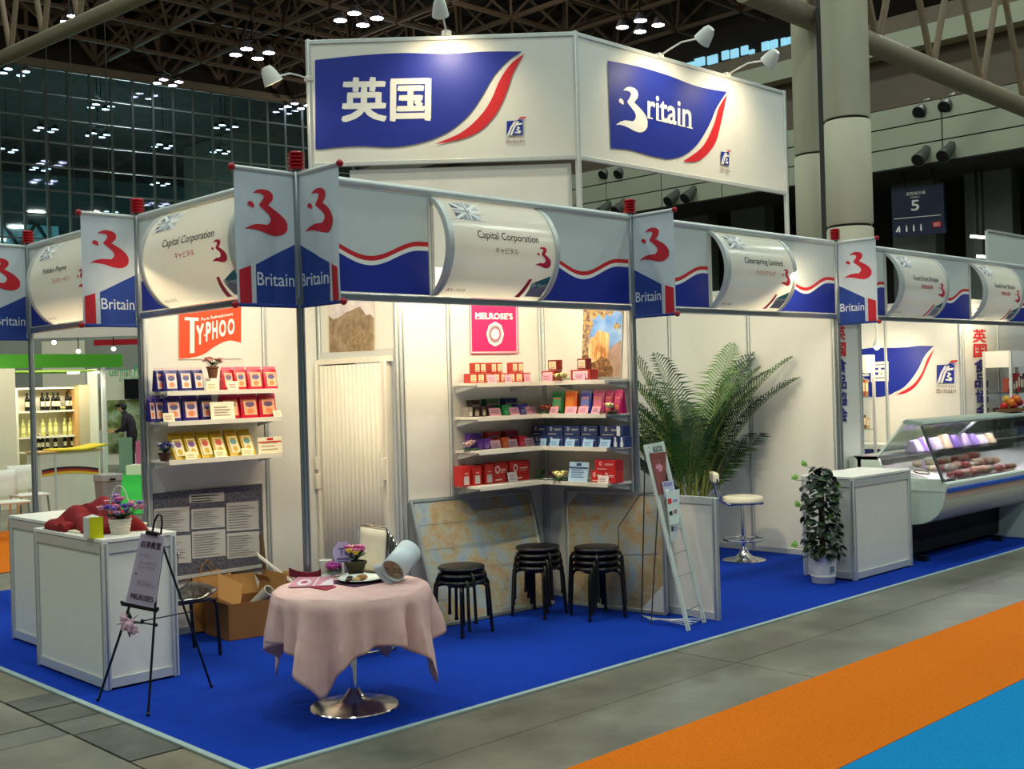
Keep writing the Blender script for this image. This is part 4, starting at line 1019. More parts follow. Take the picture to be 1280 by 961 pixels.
def card(label, face, px0, px1, py, front, zz, h, col=PINKC, lean=.25, group=None, ink=(150, 96, 120), lines=3, band=None):
    a, W, ex, n = span(face, px0, px1, py, front); o = org(face, a, front, zz+.0005); up = (V((0, 0, 1))*cos(lean)-n*sin(lean))
    t = thing('price_card', label, 'price card', o+ex*W/2, group=group)
    nn = ex.cross(up).normalized(); nn = nn if nn.dot(n) > 0 else -nn
    MB().slab([o, o+ex*W, o+ex*W+up*h, o+up*h], -nn, .003).slab([o-n*.03*0-nn*.004, o+ex*W-nn*.004, o+ex*W-n*(.02+h*sin(lean)), o-n*(.02+h*sin(lean))], V((0, 0, 1)), .002).build('sheet', pm(col, .6), t)
    f = Flat()
    for k in range(lines): f.rect(.14, .2+.6*k/lines, .8-.1*(k % 2), .2+.6*k/lines+.07, 0)
    if band: f.rect(.02, .66, .98, .74, 1); f.rect(.38, .8, .64, .94, 1)
    f.lay('lettering', [pm(ink, .6), pm(band or ink)], lambda u, v: o+ex*W*u+up*h*v+nn*.0015, t)
    return t
def petals(mb, c, r, k, n=5, tilt=0.0):
    c = V(c)
    for i in range(n):
        a = 2*PI*i/n+tilt; d = V((cos(a), sin(a), .3)); s = V((-sin(a), cos(a), 0))
        mb.m(k).add([c, c+d*r*.6+s*r*.38, c+d*r+V((0, 0, r*.25)), c+d*r*.6-s*r*.38], [(0, 1, 2, 3)])
def rosette(mb, c, r, k, kc=None):
    c = V(c); mb.m(k).ell(c+V((0, 0, r*.15)), (r*.62, r*.62, r*.5), 8, 5); petals(mb, c, r, k, 6); petals(mb, c+V((0, 0, r*.2)), r*.72, k, 5, .5); petals(mb, c+V((0, 0, r*.4)), r*.42, kc if kc is not None else k, 4, .2)
def leaf(mb, c, d, L, w, k, droop=.3):
    c, d = V(c), V(d).normalized(); s = d.cross(V((0, 0, 1)))
    s = s.normalized() if s.length > .05 else V((1, 0, 0)); g = V((0, 0, -droop*L))
    mb.m(k).add([c, c+d*L*.4+s*w/2+g*.1, c+d*L+g, c+d*L*.4-s*w/2+g*.1, c+d*L*.45+g*.05+V((0, 0, w*.12))], [(0, 1, 4), (1, 2, 4), (2, 3, 4), (3, 0, 4)])
LEAFG = mat('leaf_green', (52, 96, 44), .5, var=.25, scale=40); LEAFD = mat('leaf_dark', (30, 56, 30), .45, var=.25, scale=40)
def posy(label, c, r, col, col2, name='flower_posy', nfl=3, seed=0):
    c = V(c); t = thing(name, label, 'flowers', c); rnd = random.Random(seed)
    for i in range(nfl):
        a = 2*PI*i/nfl+rnd.random(); q = c+V((cos(a)*r*.55, sin(a)*r*.4, r*.45+rnd.random()*r*.3))
        mb = MB(); rosette(mb, q, r*.55, 0, 1); mb.build('flower', [pm(col, .6), pm(col2, .6)], t, solid=.001)
    for i in range(7):
        mb = MB(); a = 2*PI*i/7; leaf(mb, c+V((0, 0, .006)), (cos(a), sin(a), .25), r*1.25, r*.5, 0, .2); mb.build('leaf', LEAFG, t, solid=.001)
    return t
Yf, Xf = .835, 2.705
# topmost left: three pairs stacked on a row of eight
zt_ = MZ[0]
for i in range(8):
    p0 = 587.5+9.55*i
    carton('%s cream and red tea tin from the left below the crimson poster' % ORD[i], 'Y', p0, p0+9, 476, Yf, zt_, .072, .07, (190, 60, 44), 'panel', CREAMP, (206, 150, 60), name='tea_tin', cat='tin')
for i, p0 in enumerate((593.3, 600.6, 614, 621.3, 640.3, 647.6)):
    carton('upper tea tin, %s of six standing on the tin row under the crimson poster' % ORD[i], 'Y', p0, p0+7, 462, Yf+.005, zt_+.0735, .08, .06, (186, 52, 40), 'panel', CREAMP, (206, 150, 60), name='tea_tin', cat='tin')
for i, (a, b) in enumerate(((610, 621.5), (631.5, 640), (656, 664))):
    card('pink price card before the tea tin row, %s from the left' % ORD[i], 'Y', a, b, 477, Yf-.025, zt_, .06, PINKC, .15)
# topmost right
carton('wide cream tea box below the small tin at the shelf corner', 'X', 677, 693, 474, Xf, zt_, .08, .09, (168, 40, 38), 'panel', (240, 214, 214), (200, 120, 130))
carton('wide cream tea box under a small tin beside the photo poster', 'X', 713.5, 738, 474, Xf, zt_, .08, .09, (168, 40, 38), 'panel', (244, 220, 214), (200, 120, 130))
carton('small square tin on the wide box at the shelf corner', 'X', 685, 696.5, 459, Xf+.01, zt_+.0815, .082, .06, (130, 40, 34), 'panel', CREAMP, (200, 130, 60), name='tea_tin', cat='tin')
carton('small square tin on the wide box in front of the photo poster', 'X', 721.5, 733, 458, Xf+.01, zt_+.0815, .082, .06, (130, 40, 34), 'panel', CREAMP, (200, 130, 60), name='tea_tin', cat='tin')
card('pink price card on the wide tea box at the shelf corner', 'X', 677.5, 690, 474, Xf-.02, zt_, .06, PINKC, .1)
card('pink price card on the wide tea box beside the photo poster', 'X', 717.5, 731, 474, Xf-.02, zt_, .06, PINKC, .1)
p = onX(702, 473, Xf-.01); posy('cream yellow roses lying on the topmost corner shelf', (p.x, p.y, zt_), .07, (238, 226, 150), (222, 200, 90), nfl=3, seed=4)
# second left
zt_ = MZ[1]
for lb, a, b, h, col, fr, st in (('tall black tea box at the back left of the second corner shelf', 590, 600.5, .125, (30, 26, 26), .82, 'band'), ('tall dark green tea box at the back of the second corner shelf', 608, 624, .13, (24, 84, 52), .82, 'band'), ('tall navy tea box at the back of the second corner shelf', 631.5, 647, .13, (34, 40, 104), .82, 'band')):
    carton(lb, 'Y', a, b, 515, .898, zt_, h, .06, col, st, (150, 150, 140))
for lb, a, b, h, col, lab in (('slim grey and white tea box at the left end of the second corner shelf', 585.5, 591.3, .075, (150, 140, 132), (236, 230, 220)), ('small black tea box with white foot, second shelf front left', 592.4, 600.5, .078, (38, 28, 28), (190, 170, 160)), ('small brown black tea box beside the black one on the second shelf', 602.5, 608.5, .076, (66, 52, 46), (190, 180, 160)),
    ('small dark plum tea box behind a pink card on the second shelf', 609.5, 618, .078, (52, 34, 40), (120, 80, 90)), ('small bright green tea box on the second corner shelf', 628.5, 640, .08, (26, 140, 74), (90, 190, 120)), ('small violet blue tea box on the second corner shelf', 649.5, 660, .08, (72, 66, 168), (150, 150, 220))):
    carton(lb, 'Y', a, b, 520, Yf, zt_, h, .06, col, 'low', lab, lab)
for i, (a, b) in enumerate(((613, 627), (638.5, 650), (659, 670.5))):
    card('pink price card on the second shelf, %s from the left' % ORD[i], 'Y', a, b, 519, Yf-.025, zt_, .062, PINKC, .3)
p = onX(678, 516, Xf-.01); posy('dried brown roses in the corner of the second shelf', (2.74, .70, zt_), .07, (150, 70, 56), (190, 130, 110), nfl=3, seed=8)
# second right: foil pouches
for lb, a, b, col, top in (('green foil tea pouch, leftmost of the foil row on the second shelf', 688.5, 703.5, (36, 110, 62), (90, 160, 110)), ('orange foil tea pouch on the second corner shelf', 704.5, 720, (232, 92, 26), (240, 140, 60)), ('blue and red foil tea pouch on the second corner shelf', 724, 738, (44, 60, 158), (120, 130, 200)),
    ('rose pink foil tea pouch on the second corner shelf', 739.5, 754, (204, 72, 132), (226, 120, 150)), ('crimson foil tea pouch next to the rose pink one', 755, 765.5, (190, 24, 92), (206, 70, 120)), ('crimson foil tea pouch at the right end of the foil row', 766, 777, (178, 22, 92), (200, 60, 120))):
    pouch(lb, 'X', a, b, 513, Xf+.05, zt_, .175, .07, col, top, top, top)
for i, (a, b) in enumerate(((686.5, 696.5), (705.5, 719.5), (722, 734), (738.5, 749))):
    card('pink price card before the foil pouches, %s from the left' % ORD[i], 'X', a, b, 513, Xf+.0, zt_, .058, PINKC, .35)
p = onX(762, 514, Xf+.02); posy('pale yellow rose with leaves before the crimson pouches', (p.x, p.y, zt_), .075, (240, 234, 170), (222, 206, 120), nfl=2, seed=5)
# third left
zt_ = MZ[2]
for lb, a, b, h, col in (('tall purple tea box at the back left of the third corner shelf', 588, 602.5, .12, (92, 44, 150)), ('tall red tea box at the back of the third corner shelf', 610, 625.5, .125, (168, 44, 40)), ('tall wine red tea box at the back of the third corner shelf', 632.5, 648, .125, (140, 22, 56))):
    carton(lb, 'Y', a, b, 556, .898, zt_, h, .06, col, 'band', (160, 120, 150))
for lb, a, b, col, lab in (('small purple tea box leaning at the left of the third shelf', 597.5, 604.5, (84, 40, 140), (120, 80, 170)), ('small bright purple tea box on the third corner shelf', 605, 614.5, (112, 52, 172), (160, 120, 200)), ('small orange tea box on the third corner shelf', 628, 637.5, (240, 96, 30), (250, 150, 80)), ('small scarlet tea box on the third corner shelf', 649, 658, (226, 30, 54), (240, 100, 110))):
    carton(lb, 'Y', a, b, 561, Yf, zt_, .08, .06, col, 'low', lab, lab)
for i, (a, b) in enumerate(((615, 627), (637, 648), (657.5, 669))):
    card('pink price card on the third shelf, %s from the left' % ORD[i], 'Y', a, b, 560, Yf-.02, zt_, .065, (236, 190, 206), .3)
p = onY(588, 562, Yf-.01); posy('pale pink rose lying at the left end of the third shelf', (p.x, p.y, zt_), .075, (224, 186, 176), (206, 150, 150), nfl=2, seed=6)
# third right: navy boxes in two rows
for i, (a, b) in enumerate(((665, 682.5), (683.5, 704), (705, 725), (726.5, 747), (750, 779))):
    e = (.74, .88) if i == 4 else None
    carton('navy tea box, %s from the left in the upper row of the third corner shelf' % ORD[i], 'X', a, b, 545, Xf+.01, zt_+.0815, .078, .08, (40, 54, 96), 'disc', (206, 204, 196), (150, 96, 84), end=e)
for i, (a, b) in enumerate(((667, 683), (684, 704), (705, 725), (726, 746), (747, 765), (766, 773), (774, 781))):
    carton('navy tea box, %s from the left in the lower row of the third corner shelf' % ORD[i], 'X', a, b, 557, Xf, zt_, .08, .085, (44, 62, 112), 'disc' if i < 5 else 'low', (196, 204, 214), (150, 96, 84), end=(.35, .65) if i > 4 else None)
for i, (a, b) in enumerate(((675, 682), (687, 698), (706, 717.5), (728, 740.5), (749, 762))):
    card('pale blue price card before the navy boxes, %s from the left' % ORD[i], 'X', a, b, 557, Xf-.02, zt_, .058, LBLUE, .25, ink=(90, 130, 180))
# lowest left
zt_ = MZ[3]
for i, (a, b) in enumerate(((578, 588.5), (592, 602.5), (607, 617.5))):
    carton('narrow red tea box with grey label, %s from the left on the lowest shelf' % ORD[i], 'Y', a, b, 604, Yf-.01, zt_, .15, .10, (206, 44, 38), 'low', (206, 200, 196), (230, 190, 180))
for i, (a, b) in enumerate(((588.8, 591.8), (602.8, 606.8), (617.8, 634), (638, 662.5))):
    if i < 2: continue
    carton('wide red tea box with round badge, %s on the lowest shelf' % ('left one' if i == 2 else 'right one'), 'Y', a, b, 603, Yf+.0, zt_, .155, .12, (206, 42, 40), 'disc', (244, 226, 214), (190, 60, 50))
for i, (a, b) in enumerate(((588, 592.5), (602.5, 607.5), (633, 639))):
    carton('red tea box set back, in the %s gap of the lowest shelf row' % ORD[i], 'Y', a, b, 603, Yf+.03, zt_, .15, .09, (186, 36, 36), 'disc', (230, 214, 206), (190, 60, 50))
card('white price card before the wide red boxes on the lowest shelf', 'Y', 636, 647.5, 603, Yf-.03, zt_, .075, (238, 226, 222), .2)
p = onY(669, 600, .72); posy('dark green leaf sprig in the corner of the lowest shelf', (2.74, .78, zt_), .075, (60, 90, 50), (40, 70, 40), nfl=2, seed=9)
# lowest right
p = onX(689, 600, Xf+.02); cs = thing('tea_cup', 'dark red tea in a glass cup on a white saucer on the lowest shelf', 'cup', (p.x, p.y, zt_))
MB().lathe([(.03, 0), (.035, .004), (.068, .012), (.066, .015), (.03, .007), (0, .007)], (p.x, p.y, zt_), 20).build('saucer', mat('china', (232, 228, 220), .2), cs)
MB().lathe([(.02, .016), (.036, .03), (.044, .062), (.0, .062)], (p.x, p.y, zt_), 18).build('tea', mat('tea_red', (96, 18, 16), .1), cs)
MB().lathe([(.021, .014), (.038, .028), (.047, .068), (.045, .068)], (p.x, p.y, zt_), 18).tube([(p.x-.046, p.y, zt_+.058), (p.x-.066, p.y, zt_+.05), (p.x-.062, p.y, zt_+.034), (p.x-.04, p.y, zt_+.032)], .004, 6).build('cup', glass_mat('cup_glass', (235, 225, 220), .2), cs)
p = onX(701, 600, Xf); posy('cream yellow blossoms beside the tea cup on the lowest shelf', (p.x, p.y, zt_), .075, (240, 230, 160), (220, 190, 90), nfl=4, seed=3)
card('large pale blue sign card standing on the lowest corner shelf', 'X', 710, 734, 604, Xf-.02, zt_, .15, (178, 208, 232), .18, ink=(120, 150, 190), lines=5, band=(50, 70, 120))
carton('left lower red tea box beside the blue sign card', 'X', 739, 754, 605, Xf, zt_, .088, .09, (206, 40, 40), 'disc', (240, 230, 216), (190, 60, 50))
carton('right lower red tea box of the small stack by the blue card', 'X', 754.3, 769.5, 605, Xf, zt_, .088, .09, (206, 40, 40), 'disc', (240, 230, 216), (190, 60, 50))
carton('red tea box lying on top of the small stack by the blue card', 'X', 744, 769.5, 592, Xf+.005, zt_+.0895, .08, .09, (196, 34, 40), 'disc', (236, 214, 200), (190, 60, 50))
card('white price card leaning on the small red box stack', 'X', 747, 760, 604, Xf-.02, zt_, .055, (240, 226, 220), .2)

# ---------------------------------------------------------------- left wall shelves: pouches, cards, flower pots
BP, RP, YP = (44, 40, 112), (214, 28, 60), (214, 176, 28)
YT = 1.74
zt_ = TZ[0]
for i, (a, b) in enumerate(((196, 207), (206.5, 224.5), (225.5, 242), (243, 256.5))):
    pouch('blue tea pouch with white top, %s from the left on the top left shelf' % ORD[i], 'Y', a, b, 487, YT+(.05 if i == 0 else 0), zt_, .165, .08, BP, (220, 200, 196), (70, 66, 120), (226, 206, 206), name='tea_pouch')
for i, (a, b) in enumerate(((280, 294), (295, 310), (311.5, 330), (332, 348.5))):
    pouch('red tea pouch, %s from the flowerpot on the top left wall shelf' % ORD[i], 'Y', a, b, 485, YT+(.03 if i == 0 else 0), zt_, .165, .08, RP, (240, 190, 150), (90, 70, 130), (232, 120, 140))
def flower_pot(label, c, r, h, fcols, n, seed, pot=(110, 66, 44), spread=1.6, lift=1.0):
    c = V(c); t = thing('flower_pot', label, 'flower pot', c); rnd = random.Random(seed)
    MB().lathe([(r*.6, 0), (r*.66, .004), (r*.94, h*.82), (r*1.06, h*.84), (r*1.06, h), (r*.9, h), (r*.86, h*.88), (0, h*.86)], c, 18).build('pot', mat('terracotta_%d' % pot[0], pot, .7, var=.1), t)
    for i in range(n):
        a, k = rnd.random()*2*PI, rnd.random()**.5; q = c+V((cos(a)*r*spread*k, sin(a)*r*spread*k, h+r*lift*(1.5-k*.8)+r*.5*rnd.random()))
        st = MB().tube([c+V((0, 0, h*.85)), q], .0018, 4); st.build('stem', LEAFD, t)
        mb = MB(); rosette(mb, q, r*.48, 0, 1); cc = fcols[i % len(fcols)]; mb.build('flower', [pm(cc, .6), pm(tuple(min(255, int(x*1.12)) for x in cc), .6)], t, solid=.0008)
    for i in range(n):
        mb = MB(); a = rnd.random()*2*PI; leaf(mb, c+V((0, 0, h+r*.1)), (cos(a), sin(a), .6+rnd.random()), r*1.5, r*.5, 0, .3); mb.build('leaf', LEAFG if i % 2 else LEAFD, t, solid=.0008)
    return t
p = onY(267, 478, YT-.02)
MB().box((p.x-.035, p.y-.02, zt_), (p.x+.035, p.y+.04, zt_+.085)).build('display_block', M_white, label='small white block that lifts the brown flowerpot on the top shelf', cat='block', bev=.003)
flower_pot('brown flowerpot with pink blossoms on the top left wall shelf', (p.x, p.y+.01, zt_+.0855), .042, .085, [(214, 160, 150), (190, 120, 110), (224, 190, 170)], 14, 2, spread=1.5, lift=.9)
card('cream price card under the flowerpot on the top left wall shelf', 'Y', 258.5, 272.5, 487, YT-.05, zt_, .065, (240, 232, 196), .12, ink=(170, 150, 120))
card('cream price card at the first red pouch on the top left wall shelf', 'Y', 285, 298.5, 486, YT-.05, zt_, .062, (242, 232, 206), .25, ink=(200, 90, 90))
zt_ = TZ[1]
for i, (a, b) in enumerate(((188, 196), (195, 207.5), (208.5, 229), (230, 250.5), (252, 268.5))):
    pouch('violet tea pouch, %s from the left on the middle left shelf' % ORD[i], 'Y', a, b, 530, YT+(.07, .06, 0, 0, .02)[i], zt_, .178, .08, (52, 40, 118), (226, 196, 186), (80, 66, 130), (110, 90, 160))
for i, (a, b) in enumerate(((278, 302), (303, 325), (326, 348))):
    pouch('crimson tea pouch, %s from the large card on the middle left shelf' % ORD[i], 'Y', a, b, 527, YT+(.02 if i == 0 else 0), zt_, .18, .09, (206, 24, 56), (240, 178, 136), (90, 60, 110), (226, 90, 120))
card('cream price card with red edge before the violet pouches', 'Y', 205, 219, 531, YT-.045, zt_, .06, (242, 234, 200), .2, ink=(190, 110, 90))
card('large cream card standing mid shelf between violet and crimson pouches', 'Y', 264.5, 294.5, 530, YT-.045, zt_, .125, (244, 238, 210), .14, ink=(170, 150, 130), lines=4)
card('small cream card at the right end of the middle left wall shelf', 'Y', 343, 353, 528, YT-.04, zt_, .05, (244, 238, 214), .4, ink=(170, 160, 140))
zt_ = TZ[2]
for i, (a, b) in enumerate(((220, 236), (237, 252.5), (254, 269.5), (270.5, 287), (289.5, 305), (306.5, 322))):
    pouch('yellow tea pouch, %s from the left on the bottom left shelf' % ORD[i], 'Y', a, b, 575, YT-.01, zt_, .185, .06, YP, (244, 232, 190), ((130, 80, 150), (130, 80, 150), (220, 90, 70), (220, 90, 70), (110, 160, 150), (110, 160, 150))[i], (196, 160, 30), leanback=.09, acc2=(206, 170, 40))
for i, (a, b) in enumerate(((233, 247), (269.5, 284), (303.5, 318))):
    card('cream price card before the yellow pouches, %s from the left' % ORD[i], 'Y', a, b, 576, YT-.045, zt_, .055, (244, 238, 190), .4, ink=(180, 150, 100))
card('cream sign card with red stripe at the right end of the bottom left wall shelf', 'Y', 323.5, 353.5, 573, YT-.0, zt_, .12, (244, 236, 206), .1, ink=(180, 160, 130), band=(206, 30, 36))
p = onY(206, 578, YT-.02); flower_pot('dark little pot with blue and white flowers on the bottom left wall shelf', (p.x, p.y, zt_), .045, .055, [(36, 40, 110), (220, 220, 230), (50, 50, 130)], 12, 5, (70, 34, 26), 1.3, .9)
# ---------------------------------------------------------------- white system counters
def counter(label, x0, y0, x1, y1, h):
    t = thing('counter', label, 'counter', ((x0+x1)/2, (y0+y1)/2, .009)); zb = .012
    P = [(x0+.02, y0+.02), (x1-.02, y0+.02), (x1-.02, y1-.02), (x0+.02, y1-.02)]
    for x, y in P:
        MB().bar((x, y, zb), (x, y, h-.02), .04, .04, up=(1, 0, 0)).build('post', M_aluw, t, bev=.006)
        MB().bar((x, y, zb+.01), (x, y, h-.03), .043, .008, up=(1, 0, 0)).bar((x, y, zb+.01), (x, y, h-.03), .008, .043, up=(1, 0, 0)).build('post_groove', M_alu, t)
        MB().lathe([(.018, 0), (.018, .012)], (x, y, .0095), 10).build('foot', M_alu, t)
    for i in range(4):
        a, b = V((*P[i], 0)), V((*P[(i+1) % 4], 0)); d = (b-a).normalized(); a += d*.02; b -= d*.02
        up = V((0, 0, 1))
        MB().bar(a+up*(h/2), b+up*(h/2), .008, h-.1).build('panel', M_white, t)
        MB().bar(a+up*.05, b+up*.05, .03, .055).build('bottom_rail', M_aluw, t); MB().bar(a+up*(h-.055), b+up*(h-.055), .03, .06).build('top_rail', M_aluw, t)
    MB().box((x0, y0, h-.022), (x1, y1, h)).build('worktop', mat('counter_top', (232, 230, 222), .35, var=.02), t, bev=.003)
    return t
CH = .89
counter('white counter nearest the carpet corner with red cloth on top', -.83, .86, -.36, 1.86, CH)
counter('second white counter set back behind the one with the red cloth', -.62, 1.90, -.12, 2.84, CH)
counter('white counter beside the ivy pot and the deli case', 4.93, -.69, 5.93, -.19, .875)

# red cloth, booklet, carton and flower basket on the first counter
CLOTH = mat('red_cloth', (134, 18, 22), .85, var=.15, scale=6)
z = q2(9.143, 50, 590)
def oncounter(x, y): return onZ(*z(x, y), CH)
t = thing('cloth', 'crumpled dark red cloth heaped on the white counter', 'cloth', (-.62, 1.45, CH))
A0 = V((-.60, 1.42, CH+.002))
def heap(u, v):
    x, y = (u-.5)*2, (v-.5)*2
    hgt = (max(0, 1-abs(x)**3.2)**.5)*(max(0, 1-abs(y)**3.2)**.5)
    top = .135+.035*sin(2.2*y+.5+1.2*x)+.022*sin(5.1*x-3.7*y)+.014*sin(9*y+4*x)
    if x < -.15: top *= .82
    return A0+V((.155*x+.018*sin(5*y+1)*(1-hgt), .34*y+.02*sin(6*x)*(1-hgt), top*hgt))
MB().grid(heap, 30, 30).build('folded_cloth', CLOTH, t, solid=.006)
def heap2(u, v):
    x, y = (u-.5)*2, (v-.5)*2; hgt = max(0, 1-x*x)**.5*max(0, 1-y*y)**.5
    return V((-.74, 1.58, CH+.004))+V((.075*x, .16*y, .075*hgt**.6*(.8+.2*sin(4*y+2*x)+.1*sin(9*y))))
MB().grid(heap2, 14, 16).build('cloth_fold', CLOTH, t, solid=.004)
MB().box((-.79, 1.28, CH+.0005), (-.60, 1.60, CH+.012)).build('booklet', mat('booklet_cream', (226, 214, 180), .6), label='cream booklet lying half under the red cloth', cat='booklet', bev=.002)
p0, p1, p2 = oncounter(490, 748), oncounter(570, 762), oncounter(692, 755)
t = thing('carton', 'small yellow and white carton at the counter corner', 'carton', p1)
hh = CH+.115; up = V((0, 0, 1)); bx = p1+V((0, 0, .0005)); ex = (p2-p1); ex.z = 0; ey = (p0-p1); ey.z = 0; ey = ey.normalized()*.085; ex = ex.normalized()*.075
MB().slab([bx, bx+ex, bx+ex+up*.125, bx+up*.125], ey.normalized(), .004).build('front_side', mat('carton_yellow', (214, 210, 20), .5), t)
mb = MB(); q = [bx+ey*.02, bx+ex*.99+ey*.02, bx+ex*.99+ey, bx+ey]
mb.hexa(q+[p+up*.118 for p in q]); mb.build('body', mat('carton_white', (214, 214, 210), .5), t)
q = [p+up*.119 for p in q]; MB().add(q+[(q[0]+q[1])/2+up*.02+ey*.5, (q[0]+q[1])/2+up*.02+ey*.5], [(0, 1, 2, 3), (0, 1, 4), (1, 2, 4), (2, 3, 4), (3, 0, 4)]).build('roof_flap', mat('carton_white', ()), t)
bc = oncounter(915, 700); bc = V((-.50, .97, CH))
bc = oncounter(918, 705)
t = thing('flower_basket', 'white wicker basket of pink and purple flowers on the counter', 'flower basket', bc)
wb = MB(); WICK = mat('wicker_white', (214, 206, 190), .8, var=.1, scale=60, bump=.4)
for k in range(8):
    r = .048+.016*k/8; zz = bc.z+.006+k*.0115
    wb.tube([(bc.x+r*cos(2*PI*j/18)*(1+.03*(-1)**(j+k)), bc.y+r*sin(2*PI*j/18)*(1+.03*(-1)**(j+k)), zz) for j in range(18)], .0065, 6, closed=True)
wb.build('basket', WICK, t)
MB().lathe([(0, .004), (.045, .004), (.058, .085), (0, .088)], bc, 16).build('basket_lining', mat('basket_moss', (60, 66, 40), .9, var=.2), t)
MB().tube([bc+V((.062*cos(PI*k/14)*.73, -.062*cos(PI*k/14)*.70, .09+.20*sin(PI*k/14))) for k in range(15)], .004, 6).build('basket_handle', WICK, t)
rnd = random.Random(3)
for i in range(26):
    a = rnd.random()*2*PI; k = rnd.random(); r = .03+.10*k; q = bc+V((cos(a)*r, sin(a)*r, .12+.11*rnd.random()*(1.1-.5*k)))
    col = ((206, 110, 150), (196, 150, 200), (86, 66, 160), (222, 150, 170), (130, 100, 180))[i % 5]
    mb = MB(); rosette(mb, q, .022+.010*rnd.random(), 0, 1); mb.build('flower', [pm(col, .6), pm(tuple(int(x*.85) for x in col), .6)], t, solid=.001)
    MB().tube([bc+V((0, 0, .08)), q], .0015, 4).build('stem', LEAFD, t)
    mb = MB(); leaf(mb, bc+V((0, 0, .085)), (cos(a+1), sin(a+1), .9), .09+.05*k, .03, 0, .4); mb.build('leaf', LEAFG if i % 2 else LEAFD, t, solid=.001)
q = oncounter(1060, 655); MB().box(q+V((-.025, -.02, 0)), q+V((.025, .02, .045))).build('small_box', mat('violet_box', (82, 60, 110), .5), label='small violet box right of the flower basket', cat='box', bev=.003)
q = oncounter(1150, 660); posy('little cream blossoms at the right end of the counter top', q, .045, (236, 226, 196), (222, 206, 160), nfl=4, seed=21)

# ---------------------------------------------------------------- easel with the sign
t = thing('easel', 'black metal tripod easel in front of the white counter', 'easel', (-.72, .45, .009))
zf = .010
FL, FR, FB = V((-.95, .70, zf)), V((-.90, .20, zf)), V((-.37, .47, zf))
apx = onY(196, 668, .46)
top = V((-.735, .46, .93))
c1, c2 = onP(197, 655, V((-.80, .45, 1)), _f), onP(190, 655, V((-.80, .45, 1)), _f)
EX = _r.copy(); EX.z = 0; EX.normalize()          # board faces the aisle
bt = onP(190, 668, V((-.80, .42, .9)), V((_f.x, _f.y, 0)))
def ep(x, y, back=0.0): return onP(x, y, V((-.86, .40, .9))+V((_f.x, _f.y, 0)).normalized()*back, V((_f.x, _f.y, 0)))
EB = mat('easel_black', (22, 20, 24), .35)
MB().tube([FL, ep(162, 757)], .007, 8).build('leg', EB, t); MB().tube([FR, ep(195, 745), ep(203, 690)], .007, 8).build('leg', EB, t); MB().tube([FB, ep(198, 667, .06)], .007, 8).build('leg', EB, t)
MB().tube([ep(162, 757), ep(190, 668)], .006, 8).build('upright', EB, t)
hd = [ep(190, 668, .01), ep(193, 652, .01), ep(196, 645, .01), ep(199.5, 642.5, .01), ep(202, 645, .01), ep(202.5, 655, .01), ep(201, 668, .01)]
MB().tube(hd, .006, 8).build('top_loop', EB, t)
MB().bar(ep(152, 754), ep(197, 763), .016, .02).bar(ep(152, 754), ep(152.5, 751), .012).bar(ep(197, 763), ep(197, 759), .012).build('sign_ledge', EB, t)
MB().tube([ep(163, 776, .0), ep(195, 781, 0)], .005, 6).tube([ep(178, 776), ep(240, 764, .2)], .004, 6).build('brace', EB, t)
for q in (FL, FR, FB): MB().ell(q+V((0, 0, .008)), .011, 8, 6).build('foot_cap', M_black, t)
for q in (ep(178, 776), ep(195, 781)): MB().ell(q, .011, 8, 6).build('wing_nut', EB, t)
z7 = q2(6.86, 150, 640)
P = [ep(*z7(48, 772), -.012), ep(*z7(300, 825), -.012), ep(*z7(386, 205), -.012), ep(*z7(180, 180), -.012)]
t = thing('sign_card', 'pale lilac sign card in a clear sleeve clipped to the easel', 'sign', P[0])
nE = V((-_f.x, -_f.y, 0)).normalized()
MB().slab(P, nE, .003).build('card', mat('sign_lilac', (238, 230, 244), .5, var=.02), t)
f = Flat(); m = quadmap(z7(48, 772), z7(300, 825), z7(386, 205), z7(180, 180))
textq(f, '紅茶教室', 0, m(.1, .80), m(.9, .80), m(.9, .90), m(.1, .90), .03)
textq(f, "MELROSE'S", 0, m(.12, .07), m(.9, .07), m(.9, .15), m(.12, .15), .03)
for y, x0, x1 in ((.70, .1, .55), (.60, .2, .8), (.535, .18, .8), (.30, .25, .85), (.33, .25, .7)): textq(f, 'ティータイム', 1, m(x0, y-.02), m(x1, y-.02), m(x1, y+.02), m(x0, y+.02), .01)
rectq(f, 0, m(.12, .42), m(.18, .42), m(.18, .44), m(.12, .44))
f.lay('lettering', [mat('sign_ink', (70, 40, 84), .6), mat('sign_ink_faint', (140, 124, 150), .6)], lambda x, y: ep(x, y, -.0165), t)
MB().slab([p+nE*.006 for p in P], nE, .001).build('sleeve', glass_mat('clear_sleeve', (252, 250, 253), .02, .2), t)
MB().bar(ep(183, 665, -.012), ep(198, 668, -.012), .03, .02).build('clip', EB, t)
cc = ep(161, 779, -.02); t = thing('corsage', 'pink rose corsage tied to the left leg of the easel', 'corsage', cc)
for dx, dz, r in ((0, 0, .045), (-.025, .04, .026), (.028, -.03, .03)):
    q = cc+EX*dx+V((0, 0, dz-.01)); mb = MB(); rosette(mb, V((0, 0, 0)), r, 0, 1)
    T = Matrix.Rotation(R(75), 4, EX); mb.v = [q+(Matrix.Rotation(R(70), 4, EX) @ p) for p in mb.v]
    mb.build('flower', [pm((200, 160, 176), .6), pm((222, 196, 204), .6)], t, solid=.001)
for i in range(8):
    a = 2*PI*i/8; mb = MB(); leaf(mb, cc+nE*-.008, EX*cos(a)+V((0, 0, sin(a))), .075, .035, 0, .1); mb.build('leaf', LEAFD, t, solid=.001)

